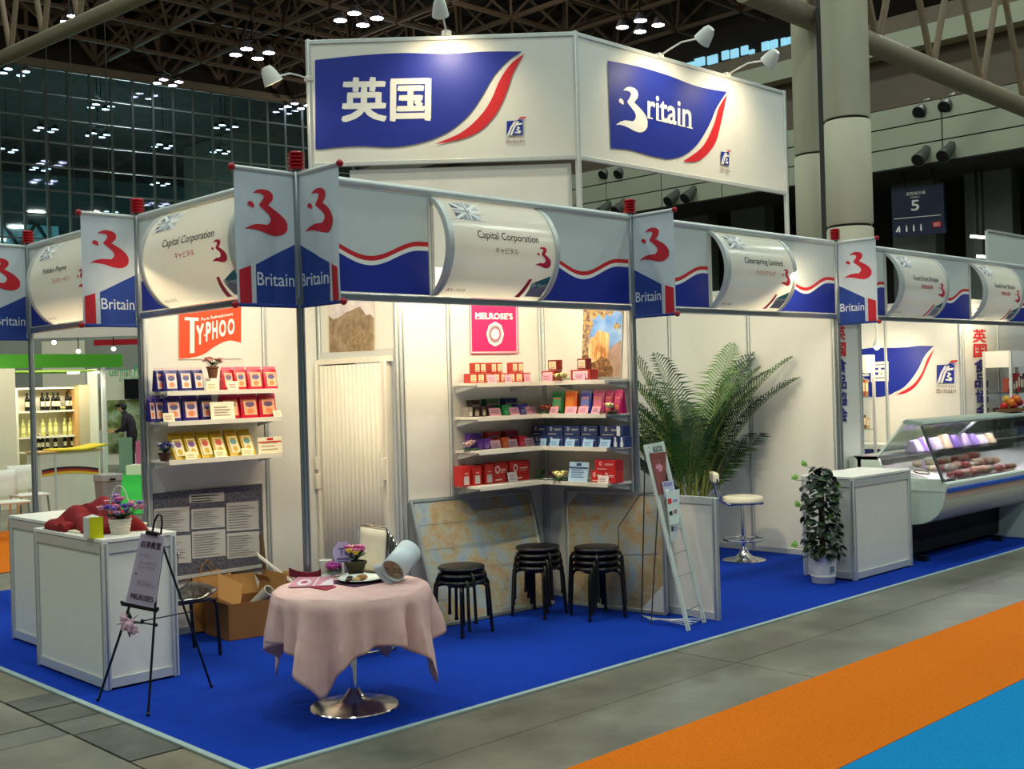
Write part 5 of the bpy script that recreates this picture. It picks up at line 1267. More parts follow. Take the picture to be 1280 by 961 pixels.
# ---------------------------------------------------------------- cafe table with pink cloth
TC = V((-.065, -.51, 0)); TH = .655; TR = .405
t = thing('cafe_table', 'round cafe table on a polished trumpet foot under a pink cloth', 'table', (TC.x, TC.y, .009))
pf = [(0, .009), (.236, .009), (.24, .013), (.236, .019), (.17, .030), (.10, .042), (.065, .058), (.045, .085), (.03, .105), (.026, .11), (.0, .11)]
MB().lathe(pf, TC, 40).build('base', mat('polished_base', (214, 204, 196), .18, 1.0, var=.03), t)
MB().tube([TC+V((0, 0, .1)), TC+V((0, 0, TH-.03))], .022, 16).build('stem', M_chrome, t)
MB().lathe([(0, TH-.03), (TR-.01, TH-.03), (TR, TH-.02), (TR, TH-.006), (TR-.006, TH-.004), (0, TH-.004)], TC, 48).build('table_top', M_white, t)
lf = V((-_f.x, -_f.y, 0)).normalized()              # towards the aisle
DROP = {}
def cl(a, tt):
    """a = angle from the viewer side, tt 0..1 over the hanging part"""
    phi = ((a-R(-14)+PI/4) % (PI/2))-PI/4        # from the nearest corner
    L = min(.655/cos(PI/4-abs(phi)), .93)-TR
    s = L*tt; k = 1-abs(phi)/(PI/4)
    fold = (.024*sin(11*a+.7)+.022*sin(17*a+2.1)+.012*sin(25*a+1))*min(1, s/.10)*(.5+.8*tt) + .035*k**1.5*tt
    rr = TR+.006+.02*min(1, s/.05)+fold*min(1, tt*1.4)
    zz = TH-max(0, s-.008)
    if k > .55: rr += -.05*(tt**2)*sin((abs(phi))*9)*(1 if phi > 0 else -.4)
    d = lf*cos(a)+EX*sin(a)
    return TC+d*rr+V((0, 0, zz))
mb = MB(); NA = 144
CLM = ramp_mat('pink_tablecloth', [(.3, (214, 172, 166)), (.7, (228, 190, 184))], 9, 4, .85, spec=.15)
t2 = thing('tablecloth', 'dusty pink square tablecloth draped with hanging corners', 'tablecloth', (TC.x, TC.y, TH))
mb.grid(lambda u, v: (TC+V((0, 0, TH+.003))+(lf*cos(2*PI*u)+EX*sin(2*PI*u))*(TR*v/.35)) if v <= .351 else cl(2*PI*u, (v-.35)/.65), NA, 26, wrap=True)
mb.build('cloth', CLM, t2, solid=.003)
TZc = TH+.0055
def ont(x, y, zz=TZc): return onZ(x, y, zz)
z4 = q2(12.01, 350, 670); z5 = q2(9.61, 430, 640)
# brochures
def flat_leaf(name, label, cat, quad, m, th=.002, dz=0.0, art=None):
    P = [ont(*q, TZc+dz) for q in quad]; tt_ = thing(name, label, cat, P[0])
    MB().slab(P, (0, 0, 1), th).build('sheet', m, tt_)
    if art: art(tt_, quad, TZc+dz+th+.0006)
    return tt_
BROP = mat('brochure_pink', (204, 132, 156), .35); BROW = mat('brochure_white', (226, 214, 224), .35)
def art1(tt_, q, zz):
    f = Flat(); m = quadmap(*q); c_ = m(.28, .5)
    f.poly([m(.28+.17*cos(2*PI*k/20), .5+.34*sin(2*PI*k/20)) for k in range(20)], 0); f.poly([m(.28+.09*cos(2*PI*k/16), .5+.16*sin(2*PI*k/16)) for k in range(16)], 1)
    rectq(f, 0, m(.52, .05), m(.56, .05), m(.62, .95), m(.58, .95)); f.poly([m(.66, .1), m(.98, .1), m(.98, .9), m(.8, .6)], 0)
    f.lay('print', [BROW, mat('brochure_crimson', (176, 70, 104), .35)], lambda x, y: ont(x, y, zz), tt_)
flat_leaf('napkin', 'crimson folded napkin under the pink brochure at the table edge', 'napkin', [z4(450, 775), z4(690, 818), z4(840, 770), z4(700, 740)], mat('napkin_crimson', (150, 20, 52), .8), .004)
flat_leaf('brochure', 'pink brochure with round white badge lying on the tablecloth', 'brochure', [z4(125, 770), z4(810, 745), z4(805, 618), z4(265, 618)], BROP, .003, .005, art1)
dk = mat('napkin_wine', (120, 16, 44), .7)
pts_ = [ont(*z4(140, 600)), ont(*z4(260, 622)), ont(*z4(420, 625)), ont(*z4(560, 612)), ont(*z4(650, 585))]
mb = MB()
for i in range(4):
    a, b = pts_[i], pts_[i+1]; ha = (.05, .04, .03, .034)[i]; hb = (.04, .03, .034, .045)[i]
    mb.slab([a, b, b+V((0, 0, hb)), a+V((0, 0, ha))], lf, .012)
mb.build('napkin', dk, label='wine red napkin folded into a boat at the back left of the table', cat='napkin', bev=.003)
p = ont(*z4(620, 612)); MB().slab([p, p+EX*.055, p+EX*.05-lf*.05+V((0, 0, .03)), p-EX*.01-lf*.05+V((0, 0, .018))], (0, 0, 1), .002).build('note', M_print, label='small white folded note beside the wine red napkin', cat='note')
# plate with cakes
pc = ont(*z5(205, 830)); t = thing('plate', 'white dinner plate on a purple cloth near the table front', 'plate', pc)
MB().box(pc+V((-.14, -.13, 0)), pc+V((.14, .13, .004))).build('place_mat', mat('mat_purple', (64, 20, 60), .8), label='dark purple place mat under the white plate', cat='place mat')
MB().lathe([(0, .006), (.07, .006), (.085, .008), (.128, .020), (.126, .023), (.083, .012), (0, .011)], pc, 36).build('dish', mat('china_white', (226, 232, 228), .15, coat=.3), t)
for i, (x, y, r, col) in enumerate(((70, 805, .020, (40, 22, 20)), (60, 845, .024, (52, 26, 22)), (215, 815, .034, (150, 104, 60)), (150, 830, .024, (186, 150, 96)))):
    q = onZ(*z5(x, y), TZc+.012); MB().ell(q+V((0, 0, r*.45)), (r, r*.8, r*.5), 10, 6).build('cake', pm(col, .7), label=['small dark chocolate on the white plate, upper one', 'flat dark chocolate piece at the plate edge', 'brown biscuit roll in the middle of the plate', 'pale biscuit beside the brown roll on the plate'][i], cat='food')
# pot of flowers, purple sign, cup
pc = ont(*z5(145, 768)); t = flower_pot('dark bowl pot with pink and yellow flowers on the table', pc, .06, .085, [(190, 60, 120), (220, 130, 180), (216, 180, 60), (200, 90, 150)], 12, 11, (60, 56, 28), 1.0, .9)
pc = ont(*z4(835, 600)); posy('magenta flowers at the left of the purple heart sign', pc+V((0, 0, .02)), .06, (176, 60, 150), (206, 110, 180), nfl=5, seed=13)
pc = ont(*z4(955, 600)); t = thing('table_sign', 'pale lilac table sign with dark lettering on a small stem', 'sign', pc)
MB().tube([pc, pc+V((0, 0, .08))], .009, 8).lathe([(.03, 0), (.03, .006), (.012, .014)], pc, 14).build('stem', M_print, t)
LIL = mat('sign_pale_lilac', (196, 186, 224), .5)
o = pc+V((0, 0, .065))-EX*.055; MB().prism([o+EX*(.055+.06*cos(2*PI*k/16))+V((0, 0, .06+.066*sin(2*PI*k/16)+.012*(k % 2))) for k in range(16)], lf*.004).build('plaque', LIL, t)
f = Flat(); f.text('Tea', .03, .055, .04, 0, bold=.02); f.rect(.02, .03, .09, .038, 0); f.rect(.03, .015, .08, .021, 0)
f.lay('lettering', [mat('lilac_ink', (84, 76, 150), .6)], lambda u, v: o+EX*u+V((0, 0, v))+lf*.0055, t)
pc = ont(*z4(690, 590)); t = thing('paper_cup', 'white paper cup behind the magenta flowers on the table', 'cup', pc)
MB().lathe([(0, .0), (.028, .0), (.036, .085), (.039, .088), (.036, .09), (.033, .086), (.026, .004), (0, .004)], pc, 20).build('cup', mat('paper_cup', (220, 222, 206), .6), t)
# curled magazine
t = thing('magazine', 'open magazine curled into a roll at the right of the table', 'magazine', ont(*z5(600, 850)))
c0_ = ont(*z5(585, 868)); ax = (EX*.40-lf*.80+V((0, 0, .42))).normalized(); sd = EX.cross(V((0, 0, 1))).cross(V((0, 0, 1))); sd = V((ax.y, -ax.x, 0)).normalized(); su = sd.cross(ax).normalized()
RC = c0_+V((0, 0, .072))
def roll(u, v):
    a = -PI*.5-2*PI*u*1.06; r = .066+.003*u
    return RC+ax*(.20*v)+sd*(r*cos(a))+su*(r*sin(a))
MB().grid(roll, 30, 1).build('rolled_cover', mat('magazine_cover', (206, 216, 220), .3), t, solid=.003)
MB().lathe([(0, 0), (.062, 0)], RC+ax*.02, 20, ax.to_track_quat('Z', 'Y').to_matrix()).build('inner_pages', ramp_mat('magazine_page', [(.3, (120, 100, 84)), (.5, (190, 166, 140)), (.7, (214, 200, 186))], 26, 4, .4, stretch=(1, 1, 4)), t)
axh = V((ax.x, ax.y, 0)).normalized()
def flap(u, v): return c0_+V((0, 0, .003+.10*u*u))+axh*(.17*v)-EX*(.01+.10*u)
MB().grid(flap, 8, 1).build('page_flap', mat('magazine_page_pale', (170, 168, 172), .4), t, solid=.002)

# ---------------------------------------------------------------- round stools, stacked
SEATM = mat('black_vinyl', (24, 20, 20), .32, var=.1); SLEG = mat('black_tube', (16, 16, 18), .3)
proto = thing('round_stool', 'x', 'stool', group='stacked round stools')
SH = .372
MB().lathe([(0, SH-.028), (.145, SH-.028), (.16, SH-.022), (.166, SH-.010), (.16, SH+.002), (.13, SH+.006), (0, SH+.004)], (0, 0, 0), 32).build('seat', SEATM, proto)
for k in range(4):
    a = PI/4+k*PI/2; d = V((cos(a), sin(a), 0))
    pp = [d*.05+V((0, 0, SH-.032)), d*.145+V((0, 0, SH-.034)), d*.172+V((0, 0, SH-.046)), d*.188+V((0, 0, SH-.075)), d*.20+V((0, 0, .1)), d*.205+V((0, 0, .004))]
    lg = MB().tube(pp, .0115, 8).build('leg', SLEG, proto)
    MB().lathe([(.013, 0), (.014, .022), (.011, .024)], d*.205, 10).build('foot_cap', M_black, lg)
MB().tube([(.10*cos(2*PI*k/20), .10*sin(2*PI*k/20), SH-.04) for k in range(20)], .008, 6, closed=True).build('ring_brace', SLEG, proto)
ST = Once(proto)
for sx_, sy_, n, rz, nm in ((1.555, .43, 3, R(2), 'the left stack by the pink table'), (2.325, .44, 4, R(10), 'the middle stack in the map corner'), (2.55, .06, 4, R(-20), 'the right stack by the brochure rack')):
    for k in range(n):
        pos = ['bottom', 'second', 'third', 'top'][k] if n == 4 else ['bottom', 'middle', 'top'][k]
        ST.put((sx_, sy_, .0092+k*.046), rz+R(14)*k*(1 if n == 3 else .45), 'black round stool, %s one of %s' % (pos, nm), 'stacked round stools')

# ---------------------------------------------------------------- white chairs stacked behind the table
t0 = thing('stacking_chair', 'x', 'chair')
CRM = mat('chair_cream', (226, 218, 196), .45)
s = .22
MB().tube([(-s, .20, .02), (-s, .19, .43), (-s, .20, .46), (-s+.01, .235, .80), (-s+.04, .243, .835), (s-.04, .243, .835), (s-.01, .235, .80), (s, .20, .46), (s, .19, .43), (s, .20, .02)], .011, 8).build('rear_frame', M_chrome, t0)
MB().tube([(-s, -.22, .02), (-s, -.21, .42), (-s+.03, -.20, .445), (s-.03, -.20, .445), (s, -.21, .42), (s, -.22, .02)], .011, 8).build('front_frame', M_chrome, t0)
for x in (-s, s):
    MB().tube([(x, -.20, .435), (x, .19, .435)], .010, 8).build('side_rail', M_chrome, t0)
    MB().tube([(x, -.22, .02), (x, .20, .02)], .011, 8).build('floor_runner', M_chrome, t0)
MB().grid(lambda u, v: V((-s+.02+(2*s-.04)*u, -.21+.41*v, .452+.008*sin(PI*u)-.014*(1-v)**3)), 6, 6).build('seat', CRM, t0, solid=.03, bev=.004)
MB().grid(lambda u, v: V((-s+.025+(2*s-.05)*u, .212+.027*v-.010*sin(PI*u), .50+.32*v)), 8, 5).build('backrest', CRM, t0, solid=.016)
SCH = Once(t0)
for k in range(4):
    SCH.put(V((.68, .55, .0095))+V((.022*(3-k), .0, .030*k)), R(-96), scale=.85, label= 'cream stacking chair with chrome frame, %s of the stack behind the pink table' % ['lowest', 'second', 'third', 'topmost'][k], group='stacked cream chairs')

# clear-seat chair with black legs next to the counter
t = thing('acrylic_chair', 'chair with smoky clear seat and bent black legs beside the counter', 'chair', (.0, 1.35, .009))
cx, cy = -.10, 1.34
P1 = onX(258, 822, .012)
SEATG = glass_mat('smoky_acrylic', (200, 204, 204), .25, .05)
MB().grid(lambda u, v: V((cx-.19+.36*u, cy-.19+.38*v, .40+.05*(abs(2*u-1)**3)+.012*sin(PI*v))), 12, 6).build('seat', SEATG, t, solid=.012)
MB().grid(lambda u, v: V((cx-.14+.05*v, cy-.18+.36*u, .47+.24*v)), 8, 6).build('backrest', SEATG, t, solid=.01)
for (x, y) in ((cx+.17, cy-.17), (cx+.17, cy+.17), (cx-.17, cy-.17), (cx-.17, cy+.17)):
    kx = 1 if x > cx else -1
    MB().tube([(cx, y, .385), (x-kx*.05, y, .387), (x-kx*.015, y, .375), (x, y, .34), (x+kx*.02, y, .01)], .012, 8).build('leg', SLEG, t)

# ---------------------------------------------------------------- cardboard boxes, tubes and bag at the left wall
CARD = mat('cardboard', (128, 86, 44), .8, var=.1, scale=5); CARD2 = mat('cardboard_pale', (158, 114, 62), .8, var=.08, scale=5)
def carton_box(label, o, ex, ey, h, flaps, z0=.0095):
    o, ex, ey = V(o), V(ex), V(ey); t = thing('cardboard_box', label, 'box', o+(ex+ey)/2); up = V((0, 0, h)); o.z = z0
    C4 = [o, o+ex, o+ex+ey, o+ey]; cen = o+(ex+ey)/2
    MB().slab(C4, (0, 0, 1), .004).build('bottom', CARD, t)
    for i in range(4):
        a, b = C4[i], C4[(i+1) % 4]; n = (cen-(a+b)/2); n.z = 0
        MB().slab([a, b, b+up, a+up], n, .005).build('side', CARD, t)
        if flaps[i] is not None:
            dn = -n.normalized()*cos(flaps[i])+V((0, 0, sin(flaps[i]))); L = n.length*.85
            MB().slab([a+up, b+up, b+up+dn*L, a+up+dn*L], V((0, 0, 1)) if abs(flaps[i]) < 1 else n, .005).build('flap', CARD2, t)
    return t
z3_ = q2(8.73, 240, 700)
g = lambda x, y: onZ(*z3_(x, y), .0095)
A, B, D = g(400, 885), g(735, 835), g(185, 815)
D = A+(D-A).normalized()*.36; B = A+(B-A).normalized()*.40
carton_box('open cardboard box holding paper tubes, in front of the left wall', A, B-A, D-A, .25, (None, R(75), R(65), R(25)))
up = V((0, 0, 1)); MID = A+(B-A)*.5+(D-A)*.5
def ptube(label, p, q, r, m):
    t = thing('cardboard_tube', label, 'tube', (V(p)+V(q))/2); d = V(q)-V(p); Q = d.to_track_quat('Z', 'Y').to_matrix(); L = d.length
    MB().lathe([(r*.82, 0), (r, 0), (r, L), (r*.82, L), (r*.82, .01)], p, 18, Q).build('tube', m, t); MB().lathe([(0, 0), (r*.84, 0)], V(p)+d*.5, 14, Q).build('dark_core', M_black, t)
    return t
ptube('grey paper tube with dark open end leaning out of the box', MID+V((.03, .06, .10)), A+(B-A)*.80+(D-A)*.08+V((0, 0, .31)), .045, mat('tube_grey', (176, 170, 158), .7))
ptube('brown square ended tube leaning at the left of the box', MID+V((.0, .04, .08)), A+(B-A)*.30+(D-A)*.75+V((0, 0, .42)), .035, CARD2)
o = A+(B-A)*.02+(D-A)*.45
MB().slab([o+V((0, 0, .25)), o+V((.10, -.12, .18)), o+V((.18, -.04, .32)), o+V((.06, .10, .41))], (0, 0, 1), .03).build('cardboard_strip', CARD2, label='folded pale cardboard strip hanging over the front of the box', cat='cardboard', bev=.002)
P_ = [g(720, 690), None]
q = A+(B-A)*.82; MB().slab([q-lf*-.0+V((-.02, -.012, .13)), q+V((.06, -.03, .12)), q+V((.065, -.03, .18)), q+V((-.01, -.012, .18))], lf, .002).build('paper_label', M_print, label='torn white paper label on the front of the cardboard box', cat='label')
A2 = A+(B-A)*1.12+(D-A)*.55
carton_box('second cardboard box with a white sheet on it, next to the pink cloth', A2, (B-A)*.62, (D-A)*.55, .29, (None, None, R(55), R(60)))
o = A2+V((-.07, .0, .31)); MB().slab([o+V((.0, .1, .20)), o+V((.22, -.02, -.02)), o+V((.25, .05, -.01)), o+V((.03, .17, .21))], V((0, 0, 1)), .022).build('foam_sheet', mat('foam_white', (226, 224, 214), .7), label='white foam sheet leaning across the second cardboard box', cat='sheet', bev=.003)
t = ptube('thin dark rolled stick poking up behind the foam sheet', A2+V((.05, .16, .01)), A2+V((.02, .2, .66)), .016, mat('stick_brown', (96, 74, 52), .7))
BAGM = mat('kraft_bag', (176, 124, 62), .75, var=.1)
t = thing('paper_bag', 'brown kraft paper bag with twisted handle left of the cardboard box', 'bag', D+V((-.03, .12, 0)))
bo = A+(D-A)*1.06+V((-.05, .03, .0095))
MB().hexa([bo, bo+V((.24, 0, 0)), bo+V((.24, .12, 0)), bo+V((0, .12, 0)), bo+V((.01, .04, .40)), bo+V((.23, .04, .42)), bo+V((.23, .08, .42)), bo+V((.01, .08, .40))]).build('bag', BAGM, t)
for dy in (.04, .085): MB().tube([bo+V((.07, dy, .40)), bo+V((.08, dy-.02, .47)), bo+V((.115, dy-.03, .505)), bo+V((.15, dy-.02, .47)), bo+V((.16, dy, .40))], .005, 6).build('handle', BAGM, t)
gp = A+(B-A)*1.20+(D-A)*.1; mb = MB(); rnd = random.Random(9)
mb.grid(lambda u, v: gp+V((.12*(u-.5)*2, .09*(v-.5)*2, .0095+.05*max(0, 1-((u-.5)*2)**2)*max(0, 1-((v-.5)*2)**2)*(1+.3*sin(9*u+5*v)))), 10, 10)
mb.build('plastic_wrap', mat('green_wrap', (30, 110, 74), .25), label='crumpled green plastic wrap on the carpet beside the cardboard box', cat='wrap', solid=.002)

# ---------------------------------------------------------------- brochure rack
RKM = mat('rack_white', (206, 216, 206), .4)
t = thing('brochure_rack', 'white A-frame brochure rack standing in front of the right map', 'brochure rack', (2.66, -.55, .009))
La, Lb = V((2.55, -.765, .0095)), onY(806.5, 556, -.44); Ra, Rb = V((2.83, -.69, .0095)), onY(826, 552, -.40)
Lb = V((2.55, -.44, 1.275)); Rb = V((2.76, -.40, 1.285))
Lb = onY(806.5, 556, -.44); Rb = onY(827, 552, -.385)
for a, b in ((La, Lb), (Ra, Rb)):
    rl = MB().bar(a, b, .03, .022).build('rail', RKM, t, bev=.004)
    for k in (.02, .05): MB().ell(a.lerp(b, k)+lf*.013, .006, 6, 4).build('rivet', M_alu, rl)
ab = lambda u, v: La.lerp(Ra, u).lerp(Lb.lerp(Rb, u), v)
MB().slab([ab(0, .93), ab(1, .93), ab(1, 1.0), ab(0, 1.0)], lf, .006).build('header_plate', RKM, t)
f = Flat(); f.rect(.38, .3, .92, .72, 0); f.text('TEA', .46, .38, .26, 1, wd=.4)
f.disc(.12, .75, .05, .06, 0, 8); f.disc(.12, .35, .05, .06, 0, 8)
f.lay('lettering', [mat('rack_grey', (92, 104, 104), .5), M_print], lambda u, v: ab(u, .93+.07*v)+lf*.008, t)
for k in (.10, .28, .40, .52, .64, .78): MB().tube([ab(0, k), ab(1, k)], .004, 6).build('pocket_wire', M_alu, t)
WIRE = mat('rack_wire', (70, 72, 74), .35, .6)
ra, rb = onZ(802, 775, .0095), onZ(814, 781, .0095)
MB().tube([Lb, ra+V((0, 0, .005))], .005, 6).build('rear_leg', WIRE, t); MB().tube([Rb, rb+V((0, 0, .005))], .005, 6).build('rear_leg', WIRE, t)
cr = lambda k, s: (Lb if s == 0 else Rb).lerp(ra if s == 0 else rb, k)
MB().tube([cr(.62, 0)-EX*.17, cr(.62, 1)+EX*.02], .004, 6).tube([cr(.62, 0)-EX*.17, cr(.62, 0)-EX*.17+V((0, 0, .2)), cr(.28, 0)-EX*.03, cr(.28, 1)], .004, 6).build('rear_wire', WIRE, t)
sh = MB()
for k in range(6): sh.tube([La.lerp(ra, k/5)+V((0, 0, .035)), Ra.lerp(rb, k/5)+V((0, 0, .035))], .003, 6)
for k in range(5): q0, q1 = La.lerp(Ra, k/4), ra.lerp(rb, k/4); sh.tube([q0+V((0, 0, .035)), q1+V((0, 0, .035))], .003, 6)
sh.build('base_shelf', M_alu, t)
zb_ = q2(6.41, 790, 530)
def leaflet(label, quad, m, art=None, name='brochure', dy=0.0):
    pn = (Rb-La).cross(Lb-La).normalized(); pn = pn if pn.dot(lf) > 0 else -pn
    P0 = La+pn*(.016+dy)
    P = [onP(*zb_(*q), P0, pn) for q in quad]; t = thing(name, label, 'brochure', P[0])
    MB().slab(P, pn, .006).build('sheet', m, t)
    if art:
        f = Flat(); mm = quadmap(*[zb_(*q) for q in quad])
        for k, x0, y0, x1, y1 in art: rectq(f, k, mm(x0, y0), mm(x1, y0), mm(x1, y1), mm(x0, y1))
        f.lay('print', [M_ink, M_red, pm((150, 140, 190)), pm((150, 120, 116)), M_print, pm((220, 150, 170))], lambda x, y: onP(x, y, P0+pn*.007, pn), t)
leaflet('tall magazine with a pink tea cup cover in the brochure rack', [(215, 572), (262, 560), (268, 222), (140, 236)], ramp_mat('magazine_wood', [(.2, (86, 30, 32)), (.5, (150, 84, 78)), (.8, (170, 120, 96))], 5, 4, .35), [(5, .25, .62, .8, .68), (5, .45, .55, .75, .62), (5, .3, .68, .7, .72), (3, .5, .72, .6, .85)])
leaflet('small lilac leaflet in the brochure rack below the tall magazine', [(262, 590), (334, 578), (328, 450), (236, 464)], pm((196, 196, 224)), [(2, .15, .7, .9, .92), (4, .2, .15, .6, .5), (2, .6, .1, .9, .4)], dy=.012)
leaflet('white leaflet with red emblem lowest in the brochure rack', [(300, 810), (372, 790), (376, 520), (268, 545)], pm((206, 220, 214)), [(1, .1, .62, .4, .78), (0, .12, .28, .42, .4), (3, .55, .3, .85, .42), (2, .5, .65, .9, .72)], dy=.02)
leaflet('narrow folded flyer hanging under the white leaflet', [(312, 940), (350, 935), (372, 800), (300, 812)], pm((186, 196, 196)), [(0, .2, .6, .5, .9), (2, .6, .6, .9, .9)], dy=.01)

# ---------------------------------------------------------------- palm, bar stool, ivy
PC = V((5.16, 1.13, .009))
t = thing('potted_palm', 'large potted areca palm behind the low partition', 'palm', PC)
MB().lathe([(.13, 0), (.14, .005), (.18, .30), (.19, .31), (.19, .335), (.17, .335), (.165, .29), (0, .28)], PC, 24).build('pot', mat('palm_pot', (80, 60, 46), .6), t)
PG = [mat('palm_green', (52, 92, 30), .45, var=.25, scale=6), mat('palm_dark', (30, 58, 24), .45, var=.25, scale=6), mat('palm_light', (88, 124, 44), .45, var=.2, scale=6)]
STEMM = mat('palm_stem', (120, 130, 60), .5, var=.2)
def frond(base, L, az, el, curl, m, seed, nl=30, wd=.30):
    rnd = random.Random(seed); pts = []; p = V(base); e = el; N = 16
    for i in range(N+1):
        pts.append(p.copy()); d = V((cos(az)*cos(e), sin(az)*cos(e), sin(e))); p = p+d*(L/N); e -= .58*curl/N*(.15+1.75*i/N)
    mb = MB().m(1).tube(pts, [.008*(1-.85*i/N)+.001 for i in range(N+1)], 6)
    for k in range(nl):
        s = .34+.66*k/nl; i = min(N-1, int(s*N)); q = pts[i].lerp(pts[i+1], s*N-i); d = (pts[i+1]-pts[i]).normalized()
        sd = d.cross(V((0, 0, 1))); sd = sd.normalized() if sd.length > .05 else V((-sin(az), cos(az), 0)); u = sd.cross(d).normalized()
        ll = wd*(sin(PI*min(1, .25+.75*(s-.34)/.66))**.6)*(.85+.3*rnd.random()); ll = max(ll, .06)
        for sg in (-1, 1):
            v = (sd*sg*.80+d*.62+u*(.30)).normalized(); tip = q+v*ll+V((0, 0, -.26*ll)); mid = q+v*ll*.5+V((0, 0, .01)); w_ = d*.0095
            mb.m(0).add([q-w_*.4, q+w_*.4, mid+w_, tip, mid-w_], [(0, 1, 2, 4), (4, 2, 3)])
    for q in mb.v: q.x = min(q.x, 5.90-.02*(q.z % .3))      # tips bend along the wall
    return mb.build('frond', [m, STEMM], t, smooth=False, recalc=False)
rnd = random.Random(12)
def az_of(right): # azimuth of a frond that leans to screen right (+) or left (-), with some depth
    v = EX*right+lf*rnd.uniform(-.5, .25); return math.atan2(v.y, v.x)
specs = [(-0.3, 1.36, 0.7, 1.95), (0.18, 1.3, 0.8, 1.85), (0.9, 1.22, 1.25, 1.85), (0.7, 1.2, 1.5, 1.7), (-1, 1.2, 1.5, 1.6), (-0.9, 1.32, 1.2, 1.6), (0.6, 1.3, 1.5, 1.5), (-0.5, 1.25, 1.7, 1.5), (0.2, 1.4, 1.8, 1.5), (-1, 1.2, 1.9, 1.4), (-0.6, 1.1, 1.5, 1.3), (0.1, 1.2, 1.7, 1.4), (-0.2, 1.35, 1.6, 1.6), (0.4, 1.4, 1.3, 1.7), (-1, 1.25, 1.6, 1.55), (0.7, 1.35, 1.6, 1.65), (-0.1, 1.1, 1.8, 1.3), (-0.8, 1.4, 1.7, 1.45), (0.0, 1.25, 1.9, 1.5), (-0.7, 1.0, 1.4, 1.25), (-0.4, 1.45, 1.4, 1.55), (0.3, 1.0, 1.3, 1.2), (-0.95, 1.1, 1.3, 1.35), (0.55, 1.45, 1.5, 1.6), (-0.15, 1.5, 1.2, 1.7), (-0.35, 1.05, 1.2, 1.1), (0.15, 1.0, 1.1, 1.05), (-0.6, 0.9, 1.1, 1.0), (0.35, 0.95, 1.2, 1.0), (0, 1.3, 1.5, 1.2), (-0.85, 1.0, 1.3, 1.2), (0.95, 1.28, 1.7, 1.45), (-0.5, 1.4, 1.7, 1.3), (1, 1.42, 1.35, 1.75), (0.75, 1.38, 1.3, 1.3)]
for i, (rt, el, cu, L) in enumerate(specs):
    b = PC+V((rnd.uniform(-.08, .08), rnd.uniform(-.08, .08), .29)); frond(b, L*1.06, az_of(rt), el, cu, PG[(0, 2, 0, 1, 1, 0, 1, 0, 1)[i % 9]], i, 36, .34)
for i in range(11):
    a = 2*PI*i/11; b = PC+V((.09*cos(a), .09*sin(a), .28)); MB().tube([b, b+V((.03*cos(a), .03*sin(a), .35)), b+V((.07*cos(a), .07*sin(a), .6))], [.013, .011, .007], 7).build('cane', STEMM, t)

bs = V((5.345, .70, .009)); t = thing('bar_stool', 'white padded bar stool with low chrome back and disc foot', 'bar stool', bs)
MB().lathe([(0, 0), (.20, 0), (.205, .006), (.19, .016), (.09, .035), (.045, .07), (.032, .12), (.028, .13), (0, .13)], bs, 32).build('base', M_chrome, t)
MB().tube([bs+V((0, 0, .1)), bs+V((0, 0, .53))], .022, 14).build('column', M_chrome, t)
MB().tube([bs+V((.19*cos(2*PI*k/24), .19*sin(2*PI*k/24), .20)) for k in range(24)], .010, 8, closed=True).tube([bs+V((-.19, 0, .20)), bs+V((.19, 0, .20))], .008, 6).lathe([(.03, .16), (.034, .2), (.03, .23)], bs, 14).build('foot_ring', M_chrome, t)
sp = MB(); sp.lathe([(0, .545), (.17, .545), (.19, .555), (.195, .575), (.185, .60), (.15, .61), (0, .608)], bs, 28); sp.build('seat', mat('stool_cream', (232, 224, 200), .4), t)
bk = -EX
MB().tube([bs+EX*.17+lf*.12+V((0, 0, .545)), bs+EX*-.16+lf*.12+V((0, 0, .54)), bs+EX*-.215+lf*.12+V((0, 0, .57)), bs+EX*-.235+lf*.12+V((0, 0, .68)), bs+EX*-.265+lf*.10+V((0, 0, .80)), bs+EX*-.265-lf*.10+V((0, 0, .80)), bs+EX*-.235-lf*.12+V((0, 0, .68)), bs+EX*-.215-lf*.12+V((0, 0, .57)), bs+EX*-.16-lf*.12+V((0, 0, .54)), bs+EX*.17-lf*.12+V((0, 0, .545))], .011, 8).build('frame', M_chrome, t)
MB().cbox(bs+EX*-.262+V((0, 0, .79)), (.06, .22, .10), math.atan2(EX.y, EX.x)).build('backrest', mat('stool_cream', ()), t, bev=.02)

iv = V((4.735, -.50, .009)); t = thing('potted_ivy', 'tall dark ivy column in a white pot beside the right counter', 'potted plant', iv)
MB().lathe([(.088, 0), (.092, .004), (.098, .05), (.104, .056), (.104, .066), (.100, .07), (.112, .225), (.118, .23), (.118, .245), (.108, .245), (.104, .21), (0, .205)], iv, 28).build('pot', mat('pot_white', (222, 220, 212), .35), t)
MB().tube([iv+V((0, 0, .2)), iv+V((0, 0, .88))], .025, 8).build('moss_pole', mat('moss_pole', (60, 46, 30), .9), t)
IVG = [mat('ivy_dark', (22, 36, 22), .35, var=.3, scale=30), mat('ivy_mid', (36, 62, 30), .35, var=.3, scale=30), mat('ivy_light', (110, 160, 60), .4, var=.2, scale=30)]
lm = []
for i in range(6):
    mb = MB(); w_ = 1.0
    mb.add([iv+V(q) for q in ((0, 0, 0), (.5, .15, .05), (.42, .6, 0), (0, 1.05, -.12), (-.42, .6, 0), (-.5, .15, .05), (0, .5, .10))], [(0, 1, 6), (1, 2, 6), (2, 3, 6), (3, 4, 6), (4, 5, 6), (5, 0, 6)])
    o = mb.build('leaf', IVG[(0, 0, 1, 0, 1, 2)[i]], t, smooth=False, recalc=False); lm.append(o)
rnd = random.Random(4)
inv = ROOT[t.name]['M'].inverted()
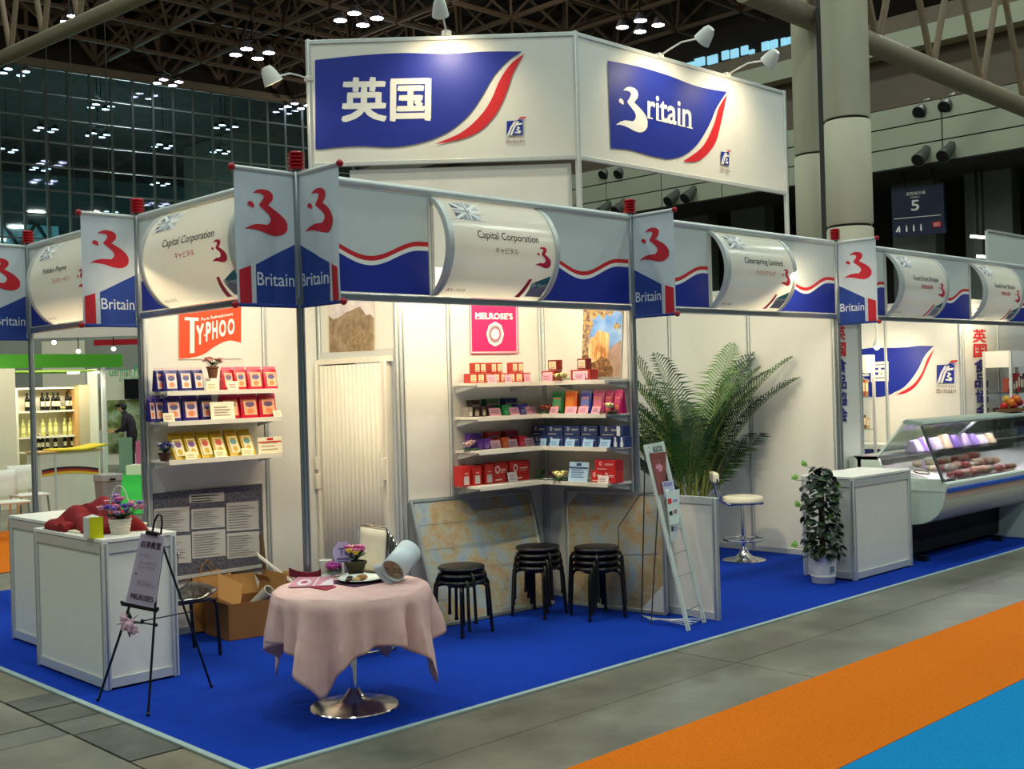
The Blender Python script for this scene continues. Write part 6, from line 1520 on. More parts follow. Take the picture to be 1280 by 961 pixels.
for i in range(270):
    k = rnd.random(); zz = .22+.74*k; a = rnd.random()*2*PI; rr = (.140-.02*k if k < .8 else .125*(1-(k-.8)*3.2))*(.65+.45*rnd.random())
    p = V((cos(a)*rr, sin(a)*rr, zz)); s_ = .05+.03*rnd.random(); kk = rnd.choice((0, 1, 2, 3, 4, 0, 1, 3)) 
    o = lm[kk] if i < 0 else lm[kk].copy()
    COL.objects.link(o); o.parent = t; o.location = p; o.rotation_euler = (R(rnd.uniform(-60, -10)), R(rnd.uniform(-30, 30)), a-PI/2+R(rnd.uniform(-40, 40))); o.scale = (s_,)*3
for i, (px, py) in enumerate(((1006, 583), (998, 634), (993, 684), (1046, 610), (1046, 627), (1038, 648), (994, 600))):
    p = inv @ onP(px, py, iv+lf*.05, lf); o = lm[5].copy(); COL.objects.link(o); o.parent = t; o.location = p; s_ = .062; o.scale = (s_,)*3
    o.rotation_euler = (R(65), R(rnd.uniform(-20, 20)), math.atan2(EX.y, EX.x)+R(rnd.uniform(-30, 30)))
    q = V((0, 0, p.z-.03)); MB().tube([ROOT[t.name]['M'] @ q, ROOT[t.name]['M'] @ p], .002, 4).build('stem', IVG[1], t)
for o in lm: o.location = (0, 0, .21+.1*lm.index(o)); o.scale = (.05,)*3; o.rotation_euler = (R(-40), 0, lm.index(o))
f = Flat(); 
q0 = iv+lf*.112+EX*.03+V((0, 0, .10)); MB().slab([q0, q0+EX*.035-lf*.008, q0+EX*.037-lf*.010+V((0, 0, .05)), q0+lf*.003+V((0, 0, .05))], lf, .0015).build('pot_label', mat('label_teal_grey', (96, 124, 130), .6), t)
# ================================================================ deli case booth (right)
wsg = stand_wall('wall_sign', (9.9, 3.0), (9.9, .62), ZW, [0, .60, 1.39, 2.36])
stand_wall('wall_sign_end', (9.92, .62), (11.9, .62), ZW, [.0, .99, 1.96])
stand_wall('wall_side_strip', (5.98, .05), (6.46, .05), ZW, [.03, .44])
zs = q2(5.341, 1040, 400); zt2 = q2(6.006, 1120, 400)
print3 = lambda x, y: onX(x, y, 9.9-.008)
f = Flat()
f.poly([zs(60, 215), zs(130, 202), zs(260, 186)]+curve([zt2(0, 208), zt2(90, 203), zt2(170, 193), zt2(288, 195)])+curve([zt2(270, 205), zt2(215, 270), zt2(165, 370), zt2(110, 450), zt2(50, 510), zt2(-20, 545)])+curve([zs(400, 492), zs(330, 512), zs(270, 512), zs(150, 500), zs(40, 505)]), 0)
f.poly(curve([zt2(290, 212), zt2(235, 290), zt2(190, 400), zt2(120, 490), zt2(0, 560)])[:-1]+curve([zt2(0, 560), zt2(70, 548), zt2(140, 505), zt2(195, 430), zt2(235, 340), zt2(290, 212)])[:-1], 1)
textq(f, '英国', 2, zs(120, 420), zs(378, 413), zs(378, 268), zs(120, 280), .035)
f.lay('print', [M_blue, M_red, M_print], print3, wsg)
logo_at(zt2(305, 474), zt2(455, 470), zt2(305, 337), V((9.9, 1, 0)), V((-1, 0, 0)), wsg)
def vtext(label, Yp, xs_, ys_, parent, chars, mats_k, skew=0.0):
    f = Flat()
    for ch, (x0, x1, y0, y1), k in zip(chars, ys_, mats_k): textq(f, ch, k, (x0, y1), (x1, y1), (x1, y0), (x0, y0), .03)
    f.lay('lettering', [mat('banner_text_red', (214, 40, 44), .5), mat('banner_text_blue', (44, 44, 130), .5)], lambda x, y: onY(x, y, Yp-.008), parent)
wse = bpy.data.objects['wall_sign_end']; wss = bpy.data.objects['wall_side_strip']
yy0 = [(1216+k*.75, 1233+k*.6, 411+k*18.8, 428+k*18.8) for k in range(6)]
vtext('', .62, None, yy0, wse, '英国食品協会', (0, 0, 1, 1, 1, 1))
yy1 = [(1044+k*.6, 1057+k*.4, 407+k*20.5, 425+k*20.5) for k in range(6)]
vtext('', .05, None, yy1, wss, '英国食品協会', (0, 0, 1, 1, 1, 1))
# spotlight bulb on a beam and beam itself
qb = onY(1096, 433, 1.35); MB().bar((qb.x, .06, 2.42), (qb.x, 2.9, 2.42), .05, .06).build('cross_beam', M_aluw, label='thin cross beam over the deli booth that carries the spot', cat='beam')
q = onY(1096, 433, 1.35); t = thing('spot_lamp', 'small lit spot lamp hanging from the beam before the blue sign', 'spotlight', q)
MB().lathe([(.02, .09), (.035, .06), (.05, 0), (.045, 0), (0, .02)], q, 14).bar(q+V((0, 0, .08)), V((q.x, q.y, 2.40)), .02).build('lamp_shade', M_lampw, t)
MB().ell(q+V((0, 0, -.005)), .035, 10, 6).build('bulb', mat('spot_glow', (255, 240, 210), emit=20), t)
lamp('SPOT', 'booth_spot_light', q+V((0, 0, -.05)), 30, WARM, .04, (9.9, 1.6, 1.7), R(120), .8)
def showcase(label, x0, x1, y0, y1, z0, z1, shelves, goods, hz=.12):
    t = thing('showcase', label, 'showcase', ((x0+x1)/2, (y0+y1)/2, .009))
    for x in (x0, x1):
        for y in (y0, y1): MB().bar((x, y, .012), (x, y, z1), .03, .03, up=(1, 0, 0)).build('post', M_aluw, t)
    MB().box((x0, y0, z1-hz), (x1, y1, z1)).build('header_panel', M_white, t); MB().box((x0, y0, .012), (x1, y1, z0)).build('cabinet', M_white, t)
    for zz in shelves: MB().box((x0+.01, y0+.01, zz-.012), (x1-.01, y1-.01, zz)).build('glass_shelf', glass_mat('shelf_glass', (225, 238, 232), .12), t)
    rnd = random.Random(int(x0*10)); n = 0
    for zz in shelves:
        k = 0; x = x0+.04
        while x < x1-.08:
            w_, h_ = rnd.uniform(.05, .09), rnd.uniform(.12, .24); c_ = goods[rnd.randrange(len(goods))]
            b = MB().box((x, y0+.05, zz+.001), (x+w_-.006, y0+.12, zz+h_)).build('food_packet', pm(c_, .4), label='food packet, %s from left on %s shelf of the %s' % (ORD[k], {0: 'the lower', 1: 'the upper', 2: 'the topmost'}[shelves.index(zz)], label.split(' with')[0]), cat='packet', bev=.003)
            MB().slab([V((x+.008, y0+.0495, zz+h_*.3)), V((x+w_-.014, y0+.0495, zz+h_*.3)), V((x+w_-.014, y0+.0495, zz+h_*.8)), V((x+.008, y0+.0495, zz+h_*.8))], (0, -1, 0), .001).build('pack_label', pm((230, 214, 180), .5), b)
            x += w_; k += 1
    return t
showcase('white glass showcase with packets before the blue wall sign', 8.85, 9.36, 1.5, 1.9, .72, 1.97, (1.06, 1.46), [(150, 60, 40), (190, 150, 100), (110, 70, 50), (200, 190, 170), (160, 110, 60)], .22)
showcase('right edge showcase with food jars on its shelves', 10.24, 11.2, .18, .50, .70, 1.97, (1.06, 1.46), [(150, 30, 40), (110, 100, 80), (180, 40, 60), (70, 80, 70), (140, 60, 50)], .20)
bc_ = thing('counter', 'low white back counter with blue front before the sign wall', 'counter', (9.65, 1.9, .009))
MB().box((9.45, .75, .012), (9.86, 2.8, .80)).build('body', mat('counter_blue', (48, 60, 130), .5), bc_); MB().box((9.42, .73, .80), (9.87, 2.82, .86)).build('worktop', M_white, bc_, bev=.004)

# refrigerated deli case
X0, X1 = 6.12, 9.6
t = thing('deli_case', 'refrigerated deli case with slanted glass front and blue bumper stripe', 'deli case', ((X0+X1)/2, -.4, .009))
CASE = mat('case_enamel', (206, 216, 204), .3, var=.03, coat=.2); CASEG = mat('case_end_green', (200, 214, 202), .35, var=.03)
def prof_obj(name, pts, x0, x1, m, **k): return MB().prism([(x0, y, z) for y, z in pts], (x1-x0, 0, 0)).build(name, m, t, **k)
belly = [(-.905, .655), (-.905, .60)]+[(-.90+.30*(1-cos(a)), .60-.25*sin(a)) for a in (PI/10*k for k in range(1, 6))]+[(-.30, .345), (-.10, .345), (-.10, .70), (-.30, .70), (-.86, .665)]
prof_obj('front_belly', belly, X0+.03, X1, mat('case_belly', (196, 200, 188), .28, coat=.3))
endp = [(-.90, .745), (-.915, .70), (-.905, .60)]+[(-.90+.30*(1-cos(a)), .60-.25*sin(a)) for a in (PI/10*k for k in range(1, 6))]+[(-.30, .335), (-.06, .335), (-.06, .96), (-.27, .965), (-.34, .80), (-.62, .775), (-.86, .775)]
prof_obj('end_panel', endp, X0, X0+.03, CASEG, bev=.004)
MB().bar((X0-.004, -.89, .665), (X0-.004, -.1, .665), .004, .006).build('end_trim', M_aluw, t)
prof_obj('front_rail', [(-.915, .745), (-.93, .73), (-.93, .70), (-.915, .655), (-.87, .665), (-.87, .74)], X0+.01, X1, CASEG, bev=.004)
prof_obj('bumper', [(-.945, .690), (-.95, .68), (-.95, .662), (-.94, .652), (-.915, .655), (-.915, .692)], X0+.02, X1, mat('bumper_blue', (40, 82, 180), .35))
dkz = lambda y: .728+(y+.87)*.25
prof_obj('deck', [(-.87, .70), (-.10, .70), (-.10, .735), (-.28, dkz(-.28)), (-.87, .728)], X0+.03, X1, mat('deck_white', (224, 214, 222), .4))
prof_obj('back_body', [(-.10, .335), (.02, .335), (.02, .96), (-.10, .96)], X0, X1, CASE)
prof_obj('rear_rail', [(-.27, .93), (-.06, .93), (-.02, .965), (-.27, .968)], X0, X1, mat('rail_mauve', (150, 138, 146), .35))
prof_obj('top_cap', [(-.54, 1.265), (-.71, 1.245), (-.735, 1.265), (-.71, 1.285), (-.56, 1.305), (-.53, 1.29)], X0-.01, X1, mat('cap_green', (150, 168, 160), .35), bev=.004)
GL = glass_mat('case_glass', (236, 243, 240), .14)
MB().slab([V((X0+.02, -.90, .745)), V((X1, -.90, .745)), V((X1, -.715, 1.255)), V((X0+.02, -.715, 1.255))], (0, -1, 0), .006).build('front_glass', GL, t)
MB().slab([V((X0+.012, -.89, .76)), V((X0+.012, -.34, .82)), V((X0+.012, -.27, .965)), V((X0+.012, -.545, 1.265)), V((X0+.012, -.71, 1.25))][0:1]+[V((X0+.012, -.27, .965)), V((X0+.012, -.545, 1.265)), V((X0+.012, -.71, 1.25))], (-1, 0, 0), .006).build('end_glass', GL, t)
for a, b in (((X0, -.27, .965), (X0, -.545, 1.27)), ((X0, -.71, 1.25), (X0, -.90, .75))): MB().bar(a, b, .02, .02).build('end_frame', mat('frame_dark', (70, 80, 80), .4) if a[1] < -.6 else CASEG, t)
MB().bar((X0, -.27, .955), (X1, -.27, .955), .02, .02).build('rear_edge', mat('frame_dark', ()), t)
MB().slab([V((X0+.04, -.28, 1.0)), V((X1, -.28, 1.0)), V((X1, -.55, 1.26)), V((X0+.04, -.55, 1.26))], (0, 1, 0), .005).build('rear_glass', GL, t)
MB().slab([V((X0+.05, -.66, .985)), V((X1, -.66, .985)), V((X1, -.36, .985)), V((X0+.05, -.36, .985))], (0, 0, 1), .006).build('glass_shelf', GL, t)
for x in (X0+1.15, X0+1.2): MB().bar((x, -.36, .99), (x, -.69, 1.25), .012, .012).build('glass_stay', M_alu, t)
for k in range(3):
    x = X0+.65+k*.95; MB().bar((x, -.60, 1.262), (x+.8, -.60, 1.262), .03, .015).build('case_lamp', mat('case_lamp_glow', (240, 225, 255), emit=3.0), t)
lamp('AREA', 'case_tube_light', (X0+1.5, -.6, 1.25), 40, (1, .88, .94), 2.6, aim=(X0+1.5, -.6, .7), sy=.05)
for x in (X0+.12, X0+1.75):
    for y in (-.62, -.08): MB().box((x-.03, y-.05, .0095), (x+.04, y+.05, .06)).build('foot', M_black, t)
MB().box((X0+.05, -.50, .05), (X1, -.0, .345)).build('void_fill', mat('void_shade_black', (16, 16, 18), .7), t)  # shade under the case put in as a black box
for k, (x0, x1) in enumerate(((X0+2.05, X0+2.9),)): MB().hexa([(x0-.0, -.86, .012), (x1, -.86, .012), (x1, -.2, .012), (x0, -.2, .012), (x0+.06, -.80, .42), (x1, -.80, .42), (x1, -.2, .42), (x0+.06, -.2, .42)]).build('plinth', CASEG, t, bev=.004)
# food in the case
rnd = random.Random(8)
MEAT = [(216, 130, 120), (226, 176, 150), (196, 104, 100), (228, 196, 170), (240, 220, 212), (180, 90, 88), (212, 176, 120)]
tw_ = thing('food_tray', 'white paper tray with brass ring at the left end of the deli case', 'tray', (X0+.2, -.62, .78))
MB().hexa([(X0+.06, -.86, dkz(-.86)+.001), (X0+.36, -.86, dkz(-.86)+.001), (X0+.36, -.45, dkz(-.45)+.001), (X0+.06, -.45, dkz(-.45)+.001), (X0+.06, -.86, dkz(-.86)+.014), (X0+.36, -.86, dkz(-.86)+.014), (X0+.36, -.45, dkz(-.45)+.014), (X0+.06, -.45, dkz(-.45)+.014)]).build('tray', mat('tray_paper', (236, 226, 230), .6), tw_)
MB().tube([(X0+.2+.09*cos(2*PI*k/18), -.60+.06*sin(2*PI*k/18), dkz(-.60+.06*sin(2*PI*k/18))+.02) for k in range(18)], .006, 6, closed=True).build('ring', mat('brass_ring', (170, 130, 60), .4, .5), tw_)
for i in range(8): MB().box((X0+.07+.035*i, -.858, dkz(-.855)+.014), (X0+.095+.035*i, -.84, dkz(-.85)+.03)).build('lace_tab', pm((120, 90, 110) if i % 2 else (240, 232, 236), .6), tw_)
k = 0
for i in range(39):
    x = X0+.42+.105*(i//3)+rnd.uniform(-.02, .02); y = (-.80, -.62, -.45)[i % 3]+rnd.uniform(-.03, .03); r = rnd.uniform(.035, .055); c_ = MEAT[rnd.randrange(len(MEAT))]
    mb = MB(); Q = Matrix.Rotation(rnd.uniform(0, 3), 3, 'Z')
    if i % 4: mb.ell((x, y, dkz(y)+.004+r*.72), (r*1.25, r, r*.7), 12, 7, Q)
    else: mb.tube([V((x, y, dkz(y)+.004+r*.7))+Q @ V((s*r*1.3, 0, .0)) for s in (-1, -.6, .6, 1)], [r*.4, r*.68, r*.68, r*.4], 10)
    mb.build('meat', ramp_mat('meat_%d' % (c_[0]), [(.3, tuple(int(v*.75) for v in c_)), (.55, c_), (.75, tuple(min(255, int(v*1.12)) for v in c_))], 30, 4, .4), label='%s of meat, %s row of deli case, %s from its left end' % (('joint', 'roll')[i % 4 == 0], ('front', 'middle', 'back')[i % 3], ORD[i//3]), cat='meat')
for i in range(9):
    x = X0+.18+.20*i; c_ = [(196, 170, 210), (150, 120, 190), (230, 214, 230), (214, 190, 160), (120, 90, 170)][i % 5]; h_ = rnd.uniform(.07, .15)
    mb = MB().hexa([(x, -.58, .992), (x+.15, -.58, .992), (x+.15, -.44, .992), (x, -.44, .992), (x+.03, -.53, .992+h_), (x+.12, -.53, .992+h_), (x+.13, -.47, .992+h_*.9), (x+.02, -.47, .992+h_*.9)])
    mb.build('wrapped_cheese', pm(c_, .25), label='lilac wrapped cheese on the glass shelf of the deli case, %s from its left end' % ORD[i], cat='cheese', bev=.015)
q = onY(1170, 588, -.60); 
mb = MB(); 
for k in range(6): a0 = k*.35; mb.add([(X0+.42, -.55, .74), (X0+.42+.10*sin(a0-.9), -.52+.03*k*.3, .92-.01*k), (X0+.42+.10*sin(a0-.6), -.52+.03*k*.3, .90)], [(0, 1, 2)])
mb.build('cellophane', mat('cellophane_violet', (196, 150, 210), .15), label='violet cellophane fan standing behind the white tray in the deli case', cat='wrapping', solid=.003)
p = onY(1262, 527, .0); t = thing('gift_basket', 'basket with red and orange wrapped fruit on top of the deli case end', 'basket', (9.0, -.62, 1.30))
px_ = onY(1265, 528, -.63)
MB().box((px_.x-.16, -.70, 1.30), (px_.x+.20, -.55, 1.335)).build('tray', mat('wicker_brown', (120, 84, 50), .8, bump=.3, scale=60), t)
for i in range(9):
    c_ = [(206, 40, 30), (232, 120, 30), (210, 170, 60), (150, 30, 40)][i % 4]; MB().ell((px_.x-.12+.035*i, -.63+.03*(-1)**i, 1.36+.035*((i*7) % 3)), (.045, .04, .04), 10, 6).build('wrapped_fruit', pm(c_, .25), t)
# wire stand with frames behind the case end
p = onY(1255, 545, .05); t = thing('wire_stand', 'dark wire stand with small frames behind the right end of the deli case', 'stand', (p.x, .08, .009))
for dx in (-.18, .22): MB().bar((p.x+dx, .08, .012), (p.x+dx, .08, 1.30), .02, .02, up=(1, 0, 0)).build('upright', mat('stand_maroon', (84, 30, 36), .5), t)
for i, (dx, dz) in enumerate(((-.12, 1.06), (.05, 1.16), (.12, 1.02), (-.02, .98), (.2, 1.14))):
    fr = MB().bar((p.x+dx-.06, .05, dz), (p.x+dx+.06, .05, dz), .015).bar((p.x+dx-.06, .05, dz+.13), (p.x+dx+.06, .05, dz+.13), .015).bar((p.x+dx-.06, .05, dz), (p.x+dx-.06, .05, dz+.13), .015, up=(0, 1, 0)).bar((p.x+dx+.06, .05, dz), (p.x+dx+.06, .05, dz+.13), .015, up=(0, 1, 0)).build('frame', mat('frame_brown', (70, 50, 36), .5), t)
for zz in (.99, 1.29): MB().bar((p.x-.2, .08, zz), (p.x+.24, .08, zz), .02).build('cross_bar', mat('stand_maroon', ()), t)
# white stand boards of a neighbour seen over the header, far right
a = onY(1234, 288, 6.0); b = onY(1234, 330, 6.0); a2 = onY(1330, 262, 6.0)
t = thing('neighbour_header', 'plain white header board of another stand at the upper right edge', 'header board', (a.x, 6.0, 0))
MB().box((a.x, 6.0, b.z-.5), (a.x+3.2, 6.06, a.z)).build('panel', M_header, t); MB().bar((a.x+.02, 6.03, .0), (a.x+.02, 6.03, b.z), .05).bar((a.x+3.1, 6.03, .0), (a.x+3.1, 6.03, b.z), .05).build('post', M_aluw, t)
MB().bar((a.x, 5.99, a.z), (a.x+3.2, 5.99, a.z), .05).build('rail', M_aluw, t)
for px, py, lb in ((1222, 296, 'upper lit strip lamp in the dark opening beside the white neighbour header'), (1230, 321, 'lower lit strip lamp in the dark opening beside the white neighbour header')):
    p = onX(px, py, XW+1.6); t = thing('strip_lamp', lb, 'lamp', p); MB().bar(p-V((0, .2, .04)), p+V((0, .2, .04)), .08).build('tube', mat('strip_glow', (255, 255, 250), emit=6), t); MB().bar(p+V((0, 0, .05)), V((p.x, p.y, zl)), .05).build('rod', M_black, t)

# ================================================================ wine booth (left, far)
GREENB = mat('booth_green', (70, 150, 30), .5, var=.03); WBW = mat('booth_cream', (226, 218, 192), .5, var=.02); WOODP = mat('light_wood', (206, 160, 96), .5, var=.08)
def bx(name, label, cat, a, b, m, **k): return MB().box(a, b).build(name, m, label=label, cat=cat, **k)
YB = 13.0
gz0, gz1 = onY(22, 460, YB).z, onY(22, 442.5, YB).z
gx0, gx1 = onY(-30, 450, YB).x, onY(153, 450, YB).x
hb = thing('header_board', 'plain green header board of the far wine booth', 'header board', (gx0, YB, 0))
MB().box((gx0, YB, gz0), (gx1, YB+.06, gz1)).build('panel', GREENB, hb); MB().box((gx0, YB+.02, .0), (gx0+.05, YB+.07, gz0)).build('post', M_aluw, hb)
pxr = onY(131, 520, YB).x; MB().box((pxr-.03, YB, .0), (pxr+.03, YB+.06, gz0)).build('post', M_aluw, hb)
MB().box((gx0, YB+.3, gz0-.06), (gx1-.3, YB+1.6, gz0-.03)).build('soffit', mat('booth_lime', (150, 190, 70), .5), hb)
for px, py, lb in ((88, 461, 'left'), (95.5, 464, 'middle'), (120, 462, 'right')):
    q = onY(px, py, YB+.4); MB().lathe([(0, 0), (.05, 0), (.05, .03)], (q.x, YB+.4, gz0-.09), 12).build('downlight', mat('downlight_glow', (255, 248, 225), emit=10), hb)
wl0, wl1 = onY(-30, 550, YB-.2).x, onY(21, 550, YB-.2).x
bx('partition', 'plain cream wall of the far wine booth at the left frame edge', 'partition', (wl0, YB-.2, 0), (wl1, YB+.4, gz0-.01), WBW)
# shelf unit with wine
YS = YB+.35
sx0, sx1 = onY(22.5, 500, YS).x, onY(97, 500, YS).x
z_s = [onY(60, 563, YS).z, onY(60, 545, YS).z, onY(60, 513, YS).z, onY(60, 484, YS).z]
t = thing('wine_shelf', 'cream wine shelf with three rows of bottles in the far booth', 'shelf', ((sx0+sx1)/2, YS, 0))
for zz in z_s: MB().box((sx0, YS, zz-.03), (sx1, YS+.32, zz)).build('shelf_board', WBW, t)
MB().box((sx0, YS+.32, 0), (sx1, YS+.35, z_s[-1])).build('back_panel', mat('booth_pale_cream', (244, 236, 206), .5), t)  # paler cream than the shelf boards
MB().box((sx0-.04, YS, 0), (sx0, YS+.35, z_s[-1])).build('side_panel', WBW, t); MB().box((sx1-.06, YS-.02, 0), (sx1, YS+.3, z_s[-1])).build('side_panel', WOODP, t)
q1 = onY(110, 500, YS).x
MB().box((sx1, YS-.05, 0), (q1, YS+.3, z_s[-1]+.03)).build('side_cabinet', mat('booth_taupe', (190, 176, 140), .5), t)
lamp('AREA', 'wine_booth_light', ((sx0+sx1)/2, YS-.5, gz0-.15), 16, (1, .92, .74), 1.4, aim=((sx0+sx1)/2, YS+.3, .8), sy=.1)
lamp('AREA', 'wine_booth_light', (gx0+.2, YB-1.2, 2.6), 10, (1, .92, .74), 1.0, aim=(gx0+.5, YB, 1.0), sy=.2)
lamp('AREA', 'far_booth_light', (5.3, 14.5, 2.9), 50, (1, .95, .82), 2.5, aim=(6, 17, .5), sy=.5)
def bottle_proto(name, glass, lab, cap):
    t = thing(name, 'x', 'bottle')
    MB().lathe([(0, 0), (.036, 0), (.038, .006), (.038, .19), (.034, .215), (.016, .235), (.0145, .285), (0, .285)], (0, 0, 0), 14).build('glass_body', glass, t)
    MB().lathe([(.0155, .262), (.0165, .266), (.0165, .305), (0, .307)], (0, 0, 0), 12).build('capsule', cap, t)
    MB().grid(lambda u, v: V((.0386*sin(-1.2+2.4*u), -.0386*cos(-1.2+2.4*u), .07+.085*v)), 8, 1).build('label', lab, t, smooth=True)
    return Once(t)
RB = bottle_proto('wine_bottle', mat('bottle_dark', (16, 20, 14), .1), mat('wine_label', (232, 220, 180), .6), M_black)
WB_ = bottle_proto('wine_bottle', mat('bottle_pale', (196, 196, 110), .1), mat('wine_label_yellow', (240, 230, 150), .6), mat('capsule_pale', (214, 206, 150), .4))
for row, (zz, pr_, xs_, lab) in enumerate(((z_s[2], RB, (34, 40, 53, 59.5, 67, 72.5, 84, 90), 'dark red wine bottle'), (z_s[1], WB_, (28, 36, 53, 62, 69, 80, 87), 'pale white wine bottle'), (z_s[0], RB, (47, 52, 58, 68, 80, 89), 'dark bottle'))):
    for i, px in enumerate(xs_):
        x = onY(px, 510, YS+.12).x; s_ = .97 if row == 0 else .95 if row == 1 else .85
        pr_.put((x, YS+.12, zz+.0005), 0, '%s, %s from left in the %s row of the far wine shelf' % (lab, ORD[i], ('top', 'middle', 'bottom')[row]), 'bottles on the far wine shelf', s_)
x = onY(78, 510, YS+.1).x; posy('tiny yellow flowers between the dark wine bottles', (x, YS+.1, z_s[2]), .06, (236, 214, 120), (220, 180, 80), nfl=3, seed=31)
# bar counter with the flag stripe
YC = 11.6; cx0, cx1 = onY(51, 600, YC).x, onY(125, 600, YC).x; ct = onY(90, 563, YC).z
t = thing('bar_counter', 'white bar counter with black red gold stripe and yellow cloth top', 'counter', ((cx0+cx1)/2, YC, 0))
MB().box((cx0, YC, 0), (cx1, YC+.5, ct-.02)).build('body', mat('bar_white', (224, 216, 198), .5), t)
MB().box((cx0-.02, YC-.02, ct-.02), (cx1+.05, YC+.52, ct)).build('worktop', WOODP, t)
MB().grid(lambda u, v: V((cx0+.25+(cx1+.12-cx0-.25)*u, YC-.04+.55*v, ct+.012+.02*sin(6*u+2)*u+.03*u*u)), 14, 4).build('yellow_cloth', mat('cloth_yellow', (226, 196, 40), .7), t, solid=.03)
f = Flat(); W_ = cx1-cx0
for k, (o_, c_) in enumerate(((.0, 0), (-.035, 1), (-.07, 2))):
    P = [(W_*(.02+.96*i/16), (ct-.33)+.06*(1-((i/16-.4)/.6)**2)+o_) for i in range(17)]
    f.band([(x, z+.035) for x, z in P], P, c_)
f.lay('flag_stripe', [mat('stripe_black', (50, 20, 34), .5), mat('stripe_red', (170, 50, 30), .5), mat('stripe_gold', (232, 180, 40), .5)], lambda u, v: V((cx0+u, YC-.003, v)), t)
MB().box((cx0+.21, YC-.012, .0), (cx0+.235, YC, ct-.03)).build('trim_strip', M_aluw, t)
# white chair and table at the edge
def wchair(label, px, py, D):
    p = atD(px, py, D); t = thing('white_chair', label, 'chair', (p.x, p.y, 0)); o = V((p.x, p.y, 0)); WM = mat('chair_white', (236, 230, 214), .4)
    MB().box(o+V((-.2, -.2, .44)), o+V((.2, .2, .47))).build('seat', WM, t, bev=.01)
    MB().grid(lambda u, v: o+V((-.19+.38*u, .2+.04*v-.03*sin(PI*u), .52+.32*v)), 6, 3).build('backrest', WM, t, solid=.012)
    for sx_ in (-.17, .17):
        for sy_ in (-.17, .17): MB().tube([o+V((sx_, sy_, .44)), o+V((sx_*1.2, sy_*1.2, .0))], .012, 6).build('leg', M_chrome, t)
wchair('white chair with chrome legs at the left frame edge before the wine booth', 10, 600, 14.2); wchair('second white chair with chrome legs, behind the far metal post', 36, 600, 15.2)
# right part: bin, green floor, display walls, person
p0, p1 = onZ(146, 592), onZ(180, 592); q0, q1 = onZ(146, 645), onZ(182, 645)
MB().prism([p0-V((.6, 0, 0)), p1+V((3, 0, 0)), q1+V((2, 0, 0)), q0], (0, 0, .008)).build('green_carpet', ramp_mat('green_carpet_pile', [(.3, (20, 140, 40)), (.7, (40, 176, 56))], 120, 3, .95), label='bright green carpet of the far stand behind the flower basket', cat='carpet')
p = atD(135, 600, 15.5); t = thing('waste_bin', 'grey plastic waste bin with a lid right of the bar counter', 'bin', (p.x, p.y, 0))
BINM = mat('bin_grey', (150, 142, 140), .5); zt_b = atD(135, 592, 15.5).z
MB().hexa([(p.x-.11, p.y-.11, .0), (p.x+.11, p.y-.11, .0), (p.x+.11, p.y+.11, .0), (p.x-.11, p.y+.11, .0), (p.x-.135, p.y-.135, zt_b-.1), (p.x+.135, p.y-.135, zt_b-.1), (p.x+.135, p.y+.135, zt_b-.1), (p.x-.135, p.y+.135, zt_b-.1)]).build('bin_body', BINM, t, bev=.01)
MB().box((p.x-.145, p.y-.145, zt_b-.1), (p.x+.145, p.y+.145, zt_b)).build('lid', mat('bin_lid', (170, 162, 158), .5), t, bev=.015); 
ql = atD(141, 599, 15.35); MB().cbox(ql, (.07, .03, .03), YAW-PI/2).build('latch', M_black, t)
def facing(px0, py0, px1, py1, D): # board square to the camera at depth D, lower-left to upper-right
    a, b = atD(px0, py1, D), atD(px1, py0, D); a = atD(px0, py1, D); return a, b
def fboard(name, label, cat, px0, px1, ztop_, zbot, D, m, th=.05, art=None):
    a, b = atD(px0, 500, D), atD(px1, 500, D); a.z = b.z = 0
    t = thing(name, label, cat, (a+b)/2)
    MB().slab([a+V((0, 0, zbot)), b+V((0, 0, zbot)), b+V((0, 0, ztop_)), a+V((0, 0, ztop_))], V((_f.x, _f.y, 0)), th).build('panel', m, t)
    return t, a, b
zat = lambda py, D, px=150: atD(px, py, D).z
t, a, b = fboard('display_wall', 'white display wall with green lettering behind the wine booth', 'display wall', 132, 190, zat(462, 29), 0, 29, WBW)
f = Flat(); L = (b-a).length; f.text('German Food', .1, zat(470, 29), .26, 0, wd=L*.85, bold=.01); f.text('AND DRINKS', L*.3, zat(477.5, 29), .15, 1, wd=L*.55)
nf = V((-_f.x, -_f.y, 0)).normalized(); f.lay('lettering', [mat('text_green', (60, 170, 110), .6), mat('text_green_pale', (110, 190, 140), .6)], frame2d(a, (b-a).normalized(), (0, 0, 1), nf, .004), t)
PH = ramp_mat('photo_plants', [(.3, (50, 60, 34)), (.45, (110, 120, 60)), (.6, (170, 186, 150)), (.75, (150, 190, 210))], 2.6, 5, .5)
MB().slab([a+(b-a)*.04+nf*.02+V((0, 0, .3)), a+(b-a)*.75+nf*.02+V((0, 0, .3)), a+(b-a)*.75+nf*.02+V((0, 0, zat(500, 29))), a+(b-a)*.04+nf*.02+V((0, 0, zat(500, 29)))], nf, .02).build('photo_print', PH, t)
c0_, c1_ = atD(157, 500, 28.9), atD(180, 500, 28.9); c0_.z = c1_.z = zat(499, 28.9)
MB().slab([c0_, c1_, c1_+V((0, 0, .5)), c0_+V((0, 0, .5))], nf, .08).build('tv_screen', mat('screen_black', (22, 22, 26), .2), label='black flat screen on the far white display wall', cat='screen')
fboard('display_wall', 'narrow white wall strip between wine shelf and the pole', 'display wall', 110, 122, zat(460, 22), 0, 22, WBW)
fboard('display_wall', 'grey panel behind the white pole under the green header', 'display wall', 108, 127, zat(462, 24), zat(482, 24), 24, mat('panel_grey', (150, 150, 150), .6))
fboard('partition', 'pale green low partition beside the dark dressed person', 'partition', 147, 163, zat(547, 26.3), .0, 26.3, mat('partition_green', (120, 150, 124), .6))
